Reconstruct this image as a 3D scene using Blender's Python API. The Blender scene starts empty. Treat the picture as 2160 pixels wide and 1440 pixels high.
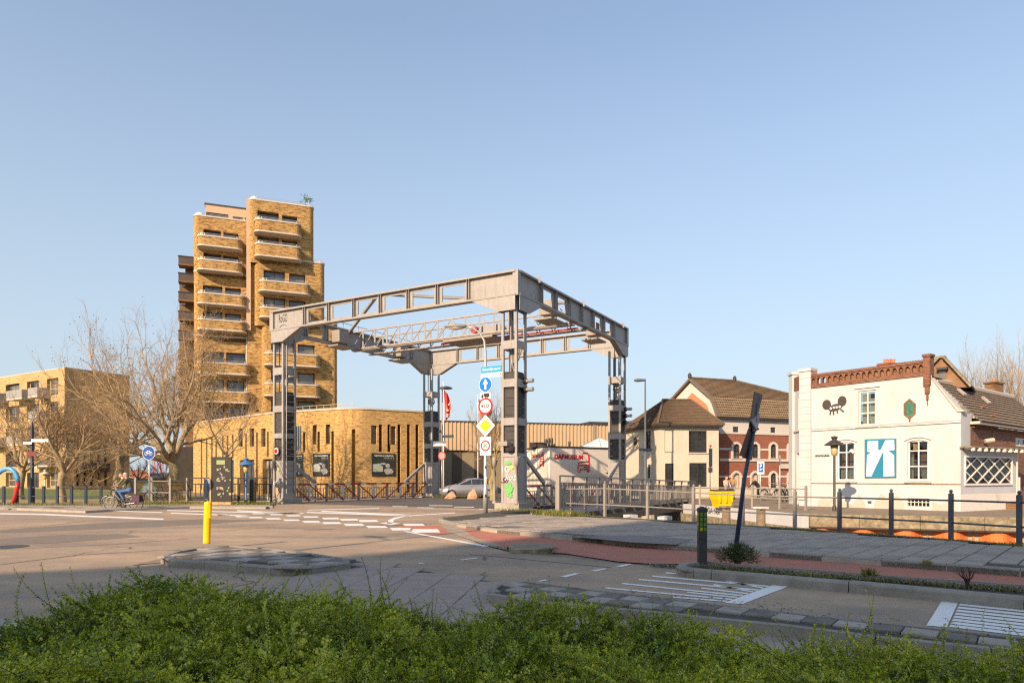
import bpy, math, random
import numpy as np
from mathutils import Vector, Matrix, geometry
RND = random.Random(7)
SC = bpy.context.scene
COL = SC.collection
# ------------------------------------------------------------------ camera, sky, sun, exposure
FPX, CX, YH, EYE = 1430.0, 1080.0, 1006.0, 1.6      # measured from the photograph: focal length, vanishing lines, eye height
cd = bpy.data.cameras.new('camera'); cam = bpy.data.objects.new('camera', cd); COL.objects.link(cam)
cam.location = (0, 0, EYE); cam.rotation_euler = (math.radians(90), 0, 0)
cd.sensor_width = 36; cd.lens = 36 * FPX / 2160; cd.shift_y = (YH - 720) / 2160
cd.clip_start = 0.05; cd.clip_end = 3000
SC.camera = cam
SUN_EL, SDX, SDY = math.radians(27), 0.553, 0.833     # light travels towards (+SDX,+SDY)
w = bpy.data.worlds.new("World"); SC.world = w; w.use_nodes = True
nt = w.node_tree; bg = nt.nodes['Background']
sky = nt.nodes.new('ShaderNodeTexSky'); sky.sky_type = 'NISHITA'; sky.sun_disc = False
sky.sun_elevation = SUN_EL; sky.sun_rotation = math.atan2(-SDX, -SDY)
sky.air_density = 1.0; sky.dust_density = 1.2; sky.ozone_density = 1.6
tcw = nt.nodes.new('ShaderNodeTexCoord'); sep = nt.nodes.new('ShaderNodeSeparateXYZ'); nt.links.new(tcw.outputs['Generated'], sep.inputs[0])
mr = nt.nodes.new('ShaderNodeMapRange'); mr.inputs[1].default_value = 0.0; mr.inputs[2].default_value = 0.55; mr.inputs[3].default_value = 0.92; mr.inputs[4].default_value = 0.24; nt.links.new(sep.outputs[2], mr.inputs[0])
hz = nt.nodes.new('ShaderNodeMix'); hz.data_type = 'RGBA'; nt.links.new(mr.outputs[0], hz.inputs[0]); nt.links.new(sky.outputs[0], hz.inputs[6]); hz.inputs[7].default_value = (2.5, 2.88, 3.18, 1)   # even horizon haze all round
nt.links.new(hz.outputs[2], bg.inputs[0]); bg.inputs[1].default_value = 0.148
sd = bpy.data.lights.new('sun', 'SUN'); so = bpy.data.objects.new('sun', sd); COL.objects.link(so)
sd.energy = 4.9; sd.angle = math.radians(0.5); sd.color = (1.0, 0.73, 0.48)
so.rotation_euler = Vector((SDX * math.cos(SUN_EL), SDY * math.cos(SUN_EL), -math.sin(SUN_EL))).to_track_quat('-Z', 'Y').to_euler()
so.location = (-30, -45, 40)
SC.view_settings.view_transform = 'Standard'; SC.view_settings.look = 'None'
SC.view_settings.gamma = 1; SC.view_settings.exposure = 0.66; SC.view_settings.use_curve_mapping = False
SC.cycles.max_bounces = 6; SC.cycles.use_denoising = False; SC.cycles.pixel_filter_type = 'BLACKMAN_HARRIS'; SC.cycles.filter_width = 1.25

# ------------------------------------------------------------------ measuring: rays of the photograph cut with real planes
def G(px, py, z=0.0):
    Y = FPX * (EYE - z) / (py - YH)
    return Vector(((px - CX) / FPX * Y, Y, z))
def G2(px, py, z=0.0):
    g = G(px, py, z); return (g.x, g.y)
def At(px, py, Y):
    return Vector(((px - CX) / FPX * Y, Y, EYE - (py - YH) * Y / FPX))
class Face:
    """a vertical plane through two plan points; s runs along it, n points outwards (towards the viewer)"""
    def __init__(s, P0, P1):
        s.o = Vector((P0[0], P0[1])); d = Vector((P1[0], P1[1])) - s.o; s.L = d.length; s.d = d.normalized()
        s.n = Vector((s.d.y, -s.d.x))
        if s.n.dot(-s.o) < 0: s.n = -s.n
    def s(self, px, off=0.0):
        r = (px - CX) / FPX; o = self.o + self.n * off
        return (r * o.y - o.x) / (self.d.x - r * self.d.y)
    def sz(self, px, py, off=0.0):
        s = self.s(px, off); y = self.o.y + self.n.y * off + self.d.y * s
        return s, EYE - (py - YH) * y / FPX
    def z(self, px, py, off=0.0): return self.sz(px, py, off)[1]
    def w(self, s, z, off=0.0):
        p = self.o + self.d * s + self.n * off; return Vector((p.x, p.y, z))
    def p2(self, s, off=0.0):
        p = self.o + self.d * s + self.n * off; return (p.x, p.y)

# ------------------------------------------------------------------ mesh builder
class MB:
    def __init__(s): s.v = []; s.f = []; s.m = []; s.mi = 0
    def add(s, vs, fs):
        n = len(s.v); s.v += [tuple(p) for p in vs]; s.f += [tuple(n + i for i in f) for f in fs]; s.m += [s.mi] * len(fs); return s
    def poly(s, *pts): return s.add(pts, [tuple(range(len(pts)))])
    def obox(s, o, a, b, c):
        o, a, b, c = Vector(o), Vector(a), Vector(b), Vector(c)
        if a.cross(b).dot(c) < 0: a, b = b, a
        vs = [o, o + a, o + a + b, o + b, o + c, o + a + c, o + a + b + c, o + b + c]
        return s.add(vs, [(3, 2, 1, 0), (4, 5, 6, 7), (0, 1, 5, 4), (1, 2, 6, 5), (2, 3, 7, 6), (3, 0, 4, 7)])
    def box(s, c, size, ang=0.0):
        c = Vector(c); ca, sa = math.cos(ang), math.sin(ang)
        a = Vector((ca, sa, 0)) * size[0]; b = Vector((-sa, ca, 0)) * size[1]; k = Vector((0, 0, size[2]))
        return s.obox(c - a / 2 - b / 2 - k / 2, a, b, k)
    def fbox(s, F, s0, s1, z0, z1, d0, d1):
        """box on a Face: along s0..s1, z0..z1, offset d0..d1"""
        return s.obox(F.w(s0, z0, d0), F.w(s1, z0, d0) - F.w(s0, z0, d0), F.w(s0, z0, d1) - F.w(s0, z0, d0), (0, 0, z1 - z0))
    def bar(s, p, q, w_, h, up=(0, 0, 1)):
        p, q = Vector(p), Vector(q); d = q - p; u = Vector(up)
        a = d.cross(u)
        if a.length < 1e-6: a = d.cross(Vector((1, 0, 0)))
        a = a.normalized() * w_; b = a.cross(d).normalized() * h
        return s.obox(p - a / 2 - b / 2, a, b, d)
    def tube(s, pts, r, n=8, cap=True):
        pts = [Vector(p) for p in pts]; k = len(pts)
        rs = r if isinstance(r, (list, tuple)) else [r] * k
        base = len(s.v); ref = None
        for i, p in enumerate(pts):
            d = (pts[min(i + 1, k - 1)] - pts[max(i - 1, 0)]).normalized()
            if ref is None:
                ref = d.orthogonal().normalized()
            a = (ref - d * ref.dot(d))
            a = a.normalized() if a.length > 1e-5 else d.orthogonal().normalized()
            ref = a; b = d.cross(a)
            for j in range(n):
                t = 2 * math.pi * j / n
                s.v.append(tuple(p + (a * math.cos(t) + b * math.sin(t)) * rs[i]))
        for i in range(k - 1):
            for j in range(n):
                s.f.append((base + i * n + j, base + i * n + (j + 1) % n, base + (i + 1) * n + (j + 1) % n, base + (i + 1) * n + j)); s.m.append(s.mi)
        if cap:
            s.f.append(tuple(base + j for j in reversed(range(n)))); s.m.append(s.mi)
            s.f.append(tuple(base + (k - 1) * n + j for j in range(n))); s.m.append(s.mi)
        return s
    def prism(s, poly, z0, z1, top=True, bottom=True, side=True):
        area = sum(poly[i][0] * poly[(i + 1) % len(poly)][1] - poly[(i + 1) % len(poly)][0] * poly[i][1] for i in range(len(poly)))
        if area < 0: poly = poly[::-1]
        n = len(poly); vs = [(p[0], p[1], z0) for p in poly] + [(p[0], p[1], z1) for p in poly]; fs = []
        if side: fs += [(i, (i + 1) % n, n + (i + 1) % n, n + i) for i in range(n)]
        if top:
            for t in tess([Vector((p[0], p[1], 0)) for p in poly]): fs.append(tuple(n + i for i in t))
        if bottom:
            for t in tess([Vector((p[0], p[1], 0)) for p in poly]): fs.append(tuple(reversed(t)))
        return s.add(vs, fs)
    def slab(s, F, outline, d0, d1):
        """outline = [(s,z)...] in a Face, extruded from offset d0 to d1"""
        n = len(outline); vs = [F.w(a, z, d0) for a, z in outline] + [F.w(a, z, d1) for a, z in outline]
        T = tess([Vector((a, z, 0)) for a, z in outline])
        fs = [tuple(t) for t in T] + [tuple(n + i for i in reversed(t)) for t in T] + [(i, (i + 1) % n, n + (i + 1) % n, n + i) for i in range(n)]
        return s.add(vs, fs)
    def lathe(s, c, prof, n=16):
        c = Vector(c); base = len(s.v)
        for r, z in prof:
            for j in range(n):
                t = 2 * math.pi * j / n; s.v.append((c.x + r * math.cos(t), c.y + r * math.sin(t), c.z + z))
        for i in range(len(prof) - 1):
            for j in range(n):
                s.f.append((base + i * n + j, base + i * n + (j + 1) % n, base + (i + 1) * n + (j + 1) % n, base + (i + 1) * n + j)); s.m.append(s.mi)
        s.f.append(tuple(base + (len(prof) - 1) * n + j for j in range(n))); s.m.append(s.mi)
        return s
    def disc(s, c, nrm, r, th, n=28, rz=None, a0=0.0):
        """a round (or n-gon) plate: centre, facing direction, radius, thickness"""
        c = Vector(c); nrm = Vector(nrm).normalized(); up = Vector((0, 0, 1)); a = up.cross(nrm).normalized(); b = nrm.cross(a); rz = rz or r
        ring = [a * (r * math.cos(a0 + 2 * math.pi * j / n)) + b * (rz * math.sin(a0 + 2 * math.pi * j / n)) for j in range(n)]
        vs = [c + p for p in ring] + [c + nrm * th + p for p in ring]
        return s.add(vs, [tuple(reversed(range(n))), tuple(n + i for i in range(n))] + [(i, (i + 1) % n, n + (i + 1) % n, n + i) for i in range(n)])
    def rings(s, rings, closed=True, cap=True):
        """loft through rings of equal point count"""
        n = len(rings[0]); base = len(s.v)
        for r in rings: s.v += [tuple(p) for p in r]
        for i in range(len(rings) - 1):
            for j in range(n if closed else n - 1):
                s.f.append((base + i * n + j, base + i * n + (j + 1) % n, base + (i + 1) * n + (j + 1) % n, base + (i + 1) * n + j)); s.m.append(s.mi)
        if cap:
            s.f.append(tuple(base + j for j in reversed(range(n)))); s.m.append(s.mi)
            s.f.append(tuple(base + (len(rings) - 1) * n + j for j in range(n))); s.m.append(s.mi)
        return s
    def mesh(s, name, mats, off=(0, 0, 0)):
        me = bpy.data.meshes.new(name); ox, oy, oz = off
        me.from_pydata([(x - ox, y - oy, z - oz) for x, y, z in s.v], [], s.f)
        for m in (mats if isinstance(mats, (list, tuple)) else [mats]): me.materials.append(m)
        if any(s.m): me.polygons.foreach_set('material_index', s.m)
        me.update(); box_uv(me, off); return me
    def build(s, name, mats, parent=None, smooth=False, label=None):
        off = ORG.get(parent.name, (0, 0, 0)) if parent else (0, 0, 0)
        me = s.mesh(name, mats, off)
        if smooth: me.polygons.foreach_set('use_smooth', [True] * len(me.polygons))
        o = bpy.data.objects.new(name, me); COL.objects.link(o)
        if parent: o.parent = parent
        ORG[o.name] = off
        if label: o['label'] = label
        return o
ORG = {}
def tess(v): return geometry.tessellate_polygon([v])
def box_uv(me, off=(0, 0, 0)):
    n = len(me.polygons)
    if not n: return
    uv = me.uv_layers.new(name='UVMap')
    nl = len(me.loops); li = np.empty(nl, np.int32); me.loops.foreach_get('vertex_index', li)
    co = np.empty(len(me.vertices) * 3); me.vertices.foreach_get('co', co); co = co.reshape(-1, 3) + np.array(off)
    nr = np.empty(n * 3); me.polygons.foreach_get('normal', nr); nr = nr.reshape(-1, 3)
    lt = np.empty(n, np.int32); me.polygons.foreach_get('loop_total', lt)
    fi = np.repeat(np.arange(n), lt); N = nr[fi]; P = co[li]
    h = np.hypot(N[:, 0], N[:, 1]); flat = h < 0.35; hh = np.where(h < 1e-6, 1, h)
    tx, ty = -N[:, 1] / hh, N[:, 0] / hh
    u = np.where(flat, P[:, 0], P[:, 0] * tx + P[:, 1] * ty)
    up = P[:, 2] / np.maximum(hh, .3)
    v = np.where(flat, P[:, 1], up)
    uv.data.foreach_set('uv', np.stack([u, v], 1).astype(np.float32).ravel())
def tag(o, label=None, cat=None, group=None, kind=None):
    if label: o['label'] = label
    if cat: o['category'] = cat
    if group: o['group'] = group
    if kind: o['kind'] = kind
    return o
def thing(name, label, cat, loc=(0, 0, 0), group=None, rz=0.0):
    o = bpy.data.objects.new(name, None); COL.objects.link(o); o.location = loc; o.rotation_euler[2] = rz
    o.empty_display_size = .2
    ORG[o.name] = tuple(loc)
    return tag(o, label, cat, group)
def lthing(name, label, cat, group=None):
    """a thing whose parts are modelled in its own local frame; place it afterwards with put()"""
    return thing(name, label, cat, (0, 0, 0), group)
def put(o, loc, rz=0.0): o.location = loc; o.rotation_euler[2] = rz; return o
def dup(root, loc, rz=0.0, label=None, group=None):
    r = root.copy(); COL.objects.link(r); r.location = loc; r.rotation_euler[2] = rz
    if label: r['label'] = label
    if group: r['group'] = group
    for ch in root.children:
        c = ch.copy(); COL.objects.link(c); c.parent = r
        for g in ch.children:
            d = g.copy(); COL.objects.link(d); d.parent = c
    return r
def inst(name, me, parent, loc, rz=0.0, rx=0.0, ry=0.0, label=None):
    off = ORG.get(parent.name, (0, 0, 0)) if parent else (0, 0, 0)
    o = bpy.data.objects.new(name, me); COL.objects.link(o); o.parent = parent
    o.location = Vector(loc) - Vector(off); o.rotation_euler = (rx, ry, rz)
    ORG[o.name] = tuple(loc)
    return o

# ------------------------------------------------------------------ materials
def nn(nt, t, **k):
    n = nt.nodes.new(t)
    for a, b in k.items(): setattr(n, a, b)
    return n
def mixc(nt, f, a, b, mode='MIX'):
    m = nn(nt, 'ShaderNodeMix', data_type='RGBA', blend_type=mode)
    for i, v in ((0, f), (6, a), (7, b)):
        if hasattr(v, 'is_linked') or isinstance(v, bpy.types.NodeSocket): nt.links.new(v, m.inputs[i])
        else: m.inputs[i].default_value = v if i == 0 else (tuple(v) + (1,))[:4]
    return m.outputs[2]
def ramp(nt, src, p0, p1, c0=(0, 0, 0), c1=(1, 1, 1)):
    r = nn(nt, 'ShaderNodeValToRGB'); e = r.color_ramp.elements
    e[0].position = p0; e[1].position = p1; e[0].color = tuple(c0) + (1,); e[1].color = tuple(c1) + (1,)
    nt.links.new(src, r.inputs[0]); return r.outputs[0]
def noise(nt, vec, scale, detail=4, rough=.6):
    n = nn(nt, 'ShaderNodeTexNoise'); n.inputs['Scale'].default_value = scale; n.inputs['Detail'].default_value = detail; n.inputs['Roughness'].default_value = rough
    nt.links.new(vec, n.inputs['Vector']); return n.outputs[0]
def base_mat(name, rough=.8, metal=0.0, spec=.4):
    m = bpy.data.materials.new(name); m.use_nodes = True; nt = m.node_tree; b = nt.nodes['Principled BSDF']
    b.inputs['Roughness'].default_value = rough; b.inputs['Metallic'].default_value = metal; b.inputs['Specular IOR Level'].default_value = spec
    tc = nn(nt, 'ShaderNodeTexCoord'); return m, nt, b, tc
def mapping(nt, vec, scale=(1, 1, 1), rot=(0, 0, 0)):
    mp = nn(nt, 'ShaderNodeMapping'); mp.inputs['Scale'].default_value = scale; mp.inputs['Rotation'].default_value = rot
    nt.links.new(vec, mp.inputs['Vector']); return mp.outputs[0]
def bump(nt, b, h, strength=.3, dist=.01):
    bm = nn(nt, 'ShaderNodeBump'); bm.inputs['Strength'].default_value = strength; bm.inputs['Distance'].default_value = dist
    nt.links.new(h, bm.inputs['Height']); nt.links.new(bm.outputs[0], b.inputs['Normal'])
def M(name, col, rough=.75, var=.18, scale=3.0, metal=0.0, bmp=.15, bscale=60, spec=.4, dirt=0.0, dcol=(.1, .08, .06), dscale=1.2, streak=0.0):
    m, nt, b, tc = base_mat(name, rough, metal, spec); v = tc.outputs['Object']
    oi = nn(nt, 'ShaderNodeObjectInfo')
    va = nn(nt, 'ShaderNodeVectorMath', operation='ADD'); nt.links.new(v, va.inputs[0]); 
    sc = nn(nt, 'ShaderNodeVectorMath', operation='SCALE'); nt.links.new(oi.outputs['Location'], sc.inputs[0]); sc.inputs[3].default_value = 1.0
    nt.links.new(sc.outputs[0], va.inputs[1]); v = va.outputs[0]
    lo = [c * (1 - var) for c in col]; hi = [min(1, c * (1 + var)) for c in col]
    c = ramp(nt, noise(nt, v, scale, 6, .65), .3, .7, lo, hi)
    if dirt > 0:
        d = ramp(nt, noise(nt, v, dscale, 8, .72), .5 - .1, .5 + .22)
        mm = nn(nt, 'ShaderNodeMath', operation='MULTIPLY'); nt.links.new(d, mm.inputs[0]); mm.inputs[1].default_value = dirt
        c = mixc(nt, mm.outputs[0], c, dcol)
    if streak > 0:
        d = ramp(nt, noise(nt, mapping(nt, v, (7, 7, .55)), 1.0, 6, .7), .52, .74)
        mm = nn(nt, 'ShaderNodeMath', operation='MULTIPLY'); nt.links.new(d, mm.inputs[0]); mm.inputs[1].default_value = streak
        c = mixc(nt, mm.outputs[0], c, dcol)
    nt.links.new(c, b.inputs['Base Color'])
    if bmp > 0: bump(nt, b, noise(nt, v, bscale, 3), bmp, .004)
    return m
def brick(name, cols, mortar, bw=.22, bh=.065, mw=.006, clump=None, rough=.85, bmp=.5, cl_scale=(1.6, 1.6, 7), clt=(.5, .6), paint=None):
    m, nt, b, tc = base_mat(name, rough); uv = tc.outputs['UV']
    bt = nn(nt, 'ShaderNodeTexBrick'); bt.inputs['Scale'].default_value = 1; bt.inputs['Brick Width'].default_value = bw; bt.inputs['Row Height'].default_value = bh
    bt.inputs['Mortar Size'].default_value = mw; bt.inputs['Mortar Smooth'].default_value = .3; bt.inputs['Bias'].default_value = -.1
    nt.links.new(uv, bt.inputs['Vector'])
    bt.inputs['Color1'].default_value = cols[0] + (1,); bt.inputs['Color2'].default_value = cols[1] + (1,); bt.inputs['Mortar'].default_value = mortar + (1,)
    c = bt.outputs['Color']
    if clump:
        f = ramp(nt, noise(nt, mapping(nt, uv, cl_scale), 1.0, 5, .75), clt[0], clt[1])
        mo = nn(nt, 'ShaderNodeMath', operation='MULTIPLY'); nt.links.new(f, mo.inputs[0]); mo.inputs[1].default_value = .85
        c = mixc(nt, mo.outputs[0], c, clump)
        c = mixc(nt, ramp(nt, noise(nt, mapping(nt, uv, (.25, .25, .25)), 1.0, 4), .3, .75), c, mixc(nt, 1.0, c, (.8, .74, .66), 'MULTIPLY'))
    if paint:
        c = mixc(nt, ramp(nt, noise(nt, mapping(nt, uv, (.9, .9, .9)), 1.0, 8, .7), .56, .66), paint, c)
    nt.links.new(c, b.inputs['Base Color'])
    inv = nn(nt, 'ShaderNodeMath', operation='SUBTRACT'); inv.inputs[0].default_value = 1; nt.links.new(bt.outputs['Fac'], inv.inputs[1])
    bump(nt, b, inv.outputs[0], bmp, .01)
    return m
def asphalt(name, col, patch, grain=.35, cracks=True):
    m, nt, b, tc = base_mat(name, .9, 0, .25); v = tc.outputs['Object']
    big = ramp(nt, noise(nt, mapping(nt, v, (.22, .5, 1), (0, 0, .4)), 1.0, 5, .62), .36, .66)
    c = mixc(nt, big, col, patch)
    med = ramp(nt, noise(nt, v, 2.3, 6, .7), .35, .75, (.88, .88, .88), (1.1, 1.1, 1.1))
    c = mixc(nt, 1.0, c, med, 'MULTIPLY')
    fine = ramp(nt, noise(nt, v, 70, 3, .7), .3, .75, (1 - grain,) * 3, (1 + grain,) * 3)
    c = mixc(nt, 1.0, c, fine, 'MULTIPLY')
    if cracks:
        vo = nn(nt, 'ShaderNodeTexVoronoi', feature='DISTANCE_TO_EDGE'); vo.inputs['Scale'].default_value = .16
        nv = nn(nt, 'ShaderNodeTexNoise'); nv.inputs['Scale'].default_value = .9; nt.links.new(v, nv.inputs['Vector'])
        va = nn(nt, 'ShaderNodeVectorMath', operation='ADD'); nt.links.new(v, va.inputs[0]); nt.links.new(nv.outputs['Color'], va.inputs[1]); nt.links.new(va.outputs[0], vo.inputs['Vector'])
        cr = ramp(nt, vo.outputs['Distance'], .0015, .0045, (1, 1, 1), (0, 0, 0))
        mk = ramp(nt, noise(nt, v, .35, 2), .48, .56)
        mm = nn(nt, 'ShaderNodeMath', operation='MULTIPLY'); nt.links.new(cr, mm.inputs[0]); nt.links.new(mk, mm.inputs[1])
        c = mixc(nt, mm.outputs[0], c, (.03, .028, .026))
    nt.links.new(c, b.inputs['Base Color']); bump(nt, b, noise(nt, v, 120, 3, .8), .5, .004)
    return m
def glassy(name, col=(.03, .035, .04), rough=.06):
    m, nt, b, tc = base_mat(name, rough, 0, .9)
    c = ramp(nt, noise(nt, tc.outputs['Object'], .9, 3), .35, .7, [x * .5 for x in col], [x * 1.8 for x in col])
    nt.links.new(c, b.inputs['Base Color']); bump(nt, b, noise(nt, tc.outputs['Object'], 1.5, 1), .04, .05)
    return m
def clear_glass(name):
    m, nt, b, tc = base_mat(name); out = nt.nodes['Material Output']
    tr = nn(nt, 'ShaderNodeBsdfTransparent'); tr.inputs[0].default_value = (.8, .84, .82, 1)
    gl = nn(nt, 'ShaderNodeBsdfGlossy'); gl.inputs['Roughness'].default_value = .03
    fr = nn(nt, 'ShaderNodeFresnel'); fr.inputs[0].default_value = 1.6
    mx = nn(nt, 'ShaderNodeMixShader'); nt.links.new(fr.outputs[0], mx.inputs[0]); nt.links.new(tr.outputs[0], mx.inputs[1]); nt.links.new(gl.outputs[0], mx.inputs[2])
    nt.links.new(mx.outputs[0], out.inputs[0]); return m
def paint_mark(name):
    """worn white road paint"""
    m, nt, b, tc = base_mat(name, .7); v = tc.outputs['Object']
    c = ramp(nt, noise(nt, v, 9, 8, .75), .27, .42, (.36, .33, .3), (.74, .73, .7))
    nt.links.new(c, b.inputs['Base Color']); bump(nt, b, noise(nt, v, 90, 3), .3, .003); return m
def leafmat(name, c0, c1, c2, trans=.25):
    m, nt, b, tc = base_mat(name, .32, 0, .55); out = nt.nodes['Material Output']
    ge = nn(nt, 'ShaderNodeNewGeometry')
    r = nn(nt, 'ShaderNodeValToRGB'); e = r.color_ramp.elements; e[0].color = c0 + (1,); e[0].position = 0; e[1].color = c2 + (1,); e[1].position = 1
    k = e.new(.5); k.color = c1 + (1,)
    big = noise(nt, tc.outputs['Object'], 1.6, 3)
    a1 = nn(nt, 'ShaderNodeMath', operation='MULTIPLY_ADD'); nt.links.new(ge.outputs['Random Per Island'], a1.inputs[0]); a1.inputs[1].default_value = .75
    a2 = nn(nt, 'ShaderNodeMath', operation='MULTIPLY_ADD'); nt.links.new(big, a2.inputs[0]); a2.inputs[1].default_value = 1.9; a2.inputs[2].default_value = -.82
    nt.links.new(a2.outputs[0], a1.inputs[2]); nt.links.new(a1.outputs[0], r.inputs[0])
    nt.links.new(r.outputs[0], b.inputs['Base Color'])
    tl = nn(nt, 'ShaderNodeBsdfTranslucent'); nt.links.new(r.outputs[0], tl.inputs[0])
    mx = nn(nt, 'ShaderNodeMixShader'); mx.inputs[0].default_value = trans
    nt.links.new(b.outputs[0], mx.inputs[1]); nt.links.new(tl.outputs[0], mx.inputs[2]); nt.links.new(mx.outputs[0], out.inputs[0]); return m

YB = brick('yellow_brick', ((.62, .39, .115), (.43, .245, .07)), (.34, .25, .15), .21, .06, .007, (.12, .065, .03), cl_scale=(1.3, 5.5, 1), clt=(.48, .58))
YBP = brick('podium_brick', ((.66, .44, .15), (.48, .3, .1)), (.4, .3, .18), .21, .06, .007, (.16, .08, .04), cl_scale=(1.9, 8, 1), clt=(.5, .62))
YB2 = brick('sand_brick', ((.6, .43, .2), (.5, .34, .15)), (.42, .34, .22), .21, .06, .007, (.3, .2, .1), cl_scale=(1.5, 6, 1))
BB = brick('brown_brick', ((.3, .17, .075), (.2, .11, .05)), (.2, .15, .1), .21, .06, .007, (.1, .055, .03), cl_scale=(1.5, 6, 1))
RB = brick('red_brick', ((.33, .105, .055), (.24, .07, .04)), (.32, .2, .15), .21, .065, .007, (.16, .06, .04), cl_scale=(2, 5, 1), clt=(.55, .75))
RB2 = brick('old_red_brick', ((.25, .09, .05), (.16, .06, .038)), (.3, .22, .17), .21, .065, .009, (.12, .06, .04), cl_scale=(3, 8, 1))
OB = brick('orange_brick', ((.62, .22, .1), (.5, .16, .08)), (.5, .3, .2), .21, .065, .007)
WB = brick('whitewashed_brick', ((.62, .57, .5), (.7, .66, .6)), (.5, .45, .4), .21, .065, .009, paint=(.74, .7, .64), bmp=.8)
PL = M('white_plaster', (.51, .525, .55), .85, .06, 1.2, dirt=.35, dcol=(.42, .38, .34), bmp=.3, dscale=.9, streak=.3)
PL2 = M('cream_plaster', (.55, .5, .41), .85, .06, .8, dirt=.25, dcol=(.4, .34, .26), streak=.25)
PL3 = M('off_white_render', (.56, .53, .49), .85, .05, .6, dirt=.2, dcol=(.42, .37, .31), streak=.2)
CAPW = M('pale_coping', (.52, .46, .4), .6, .08, 2)
SOFF = M('soffit_panel', (.42, .35, .27), .8, .06, 2)
PEACH = M('peach_panel', (.5, .36, .24), .8, .06, 2)
DKF = M('dark_window_frame', (.035, .033, .032), .45, .1, 5)
WHF = M('white_window_frame', (.72, .69, .64), .5, .06, 5)
TANF = M('tan_window_frame', (.5, .4, .26), .55, .06, 5)
GL = glassy('window_glass'); GLB = glassy('window_glass_blind', (.11, .1, .085), .15); CG = clear_glass('clear_pane')
DARK = M('dark_interior', (.02, .018, .016), .9, .3, 2)
CURT = M('curtain_cloth', (.5, .49, .45), .9, .15, 14, bmp=.5, bscale=25)
STL = M('grey_steel_paint', (.32, .315, .305), .5, .07, 1.2, dirt=.3, dcol=(.17, .11, .07), dscale=2.5, streak=.45)
STL2 = M('railing_steel_paint', (.28, .255, .225), .5, .08, 2, dirt=.2, dcol=(.16, .12, .08), dscale=3)
DST = M('dark_steel', (.035, .033, .032), .5, .15, 3, dirt=.3, dcol=(.12, .09, .07))
CW = M('counterweight_iron', (.055, .052, .05), .7, .2, 2, dirt=.4, dcol=(.06, .05, .045))
GALV = M('galvanised_steel', (.42, .42, .41), .4, .1, 6, metal=.5)
NAVY = M('navy_paint', (.02, .035, .065), .45, .15, 4)
BLUEP = M('blue_lamp_paint', (.05, .17, .42), .4, .1, 4)
BLUES = M('sign_blue', (.0, .16, .62), .35, .04, 3, bmp=0)
BLUED = M('bike_sign_blue', (.015, .07, .3), .35, .04, 3, bmp=0)
CYAN = M('street_sign_blue', (.02, .32, .56), .35, .04, 3, bmp=0)
SWH = M('sign_white', (.8, .79, .76), .4, .03, 3, bmp=0)
SRED = M('sign_red', (.55, .015, .02), .35, .05, 3, bmp=0)
SYEL = M('sign_yellow', (.85, .5, .01), .35, .04, 3, bmp=0)
SBLK = M('sign_black', (.02, .02, .02), .45, .05, 3, bmp=0)
RPT = M('red_paint', (.42, .05, .04), .5, .12, 4, dirt=.2)
WPT = M('white_paint', (.7, .66, .6), .5, .1, 4, dirt=.25, dcol=(.35, .3, .25))
YEL = M('yellow_plastic', (.85, .5, .005), .4, .08, 3, bmp=.05)
ORP = M('orange_sheet_pile', (.6, .17, .045), .6, .16, 1.2, dirt=.3, dcol=(.3, .09, .03), dscale=3)
CONC = M('concrete', (.36, .33, .28), .9, .15, 3, dirt=.35, dcol=(.14, .12, .09), bmp=.4)
CONCO = M('weathered_coping', (.3, .25, .17), .9, .3, 5, dirt=.9, dcol=(.07, .055, .03), dscale=4, bmp=.6)
KERB = M('kerb_concrete', (.27, .25, .215), .9, .16, 5, dirt=.4, dcol=(.1, .09, .075), bmp=.5)
SLAB = M('paving_slab', (.33, .28, .23), .85, .16, 4, dirt=.3, dcol=(.12, .115, .11), bmp=.4, bscale=90)
SLAB2 = M('pinkish_slab', (.33, .265, .225), .85, .12, 4, dirt=.25, dcol=(.13, .11, .1), bmp=.4, bscale=90)
BLKL = M('light_paver', (.32, .29, .25), .9, .25, 6, dirt=.3, dcol=(.14, .12, .1), bmp=.5, bscale=80)
BLKD = M('dark_paver', (.16, .14, .122), .9, .3, 6, dirt=.3, dcol=(.06, .055, .05), bmp=.5, bscale=80)
JOINT = M('joint_sand', (.065, .06, .05), .95, .3, 12)
ASP = asphalt('asphalt', (.44, .325, .22), (.25, .205, .165))
ASP2 = asphalt('bridge_asphalt', (.13, .118, .108), (.1, .095, .088), cracks=False)
REDA = asphalt('red_asphalt', (.46, .18, .12), (.38, .16, .115), .22, False)
MARK = paint_mark('road_paint')
SAND = M('brick_paving', (.22, .17, .12), .9, .2, 1.5, dirt=.3, bmp=.4)
SOIL = M('soil', (.075, .058, .04), .95, .4, 14, bmp=.8, bscale=30)
GRAS = M('grass_ground', (.11, .14, .03), .95, .35, 3, bmp=.8, bscale=40)
RTIL = M('brown_roof_tile', (.135, .095, .062), .85, .25, 3.5, dirt=.35, dcol=(.09, .07, .05), bmp=.4, dscale=2)
RTIL2 = M('mossy_roof_tile', (.15, .12, .095), .85, .3, 3, dirt=.5, dcol=(.09, .08, .06), bmp=.4, dscale=2)
RTILO = M('orange_roof_tile', (.42, .16, .07), .85, .2, 3)
CLAD = M('beige_cladding', (.5, .36, .22), .6, .05, .6)
CLAD2 = M('olive_cladding', (.25, .2, .12), .6, .06, .6)
BARK = M('plane_bark', (.32, .25, .15), .9, .3, 5, dirt=.5, dcol=(.13, .1, .06), bmp=.6, bscale=20, dscale=4)
TWIG = M('twig_bark', (.34, .24, .13), .9, .25, 5)
TWIG2 = M('pale_twig', (.28, .22, .15), .9, .25, 5)
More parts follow.
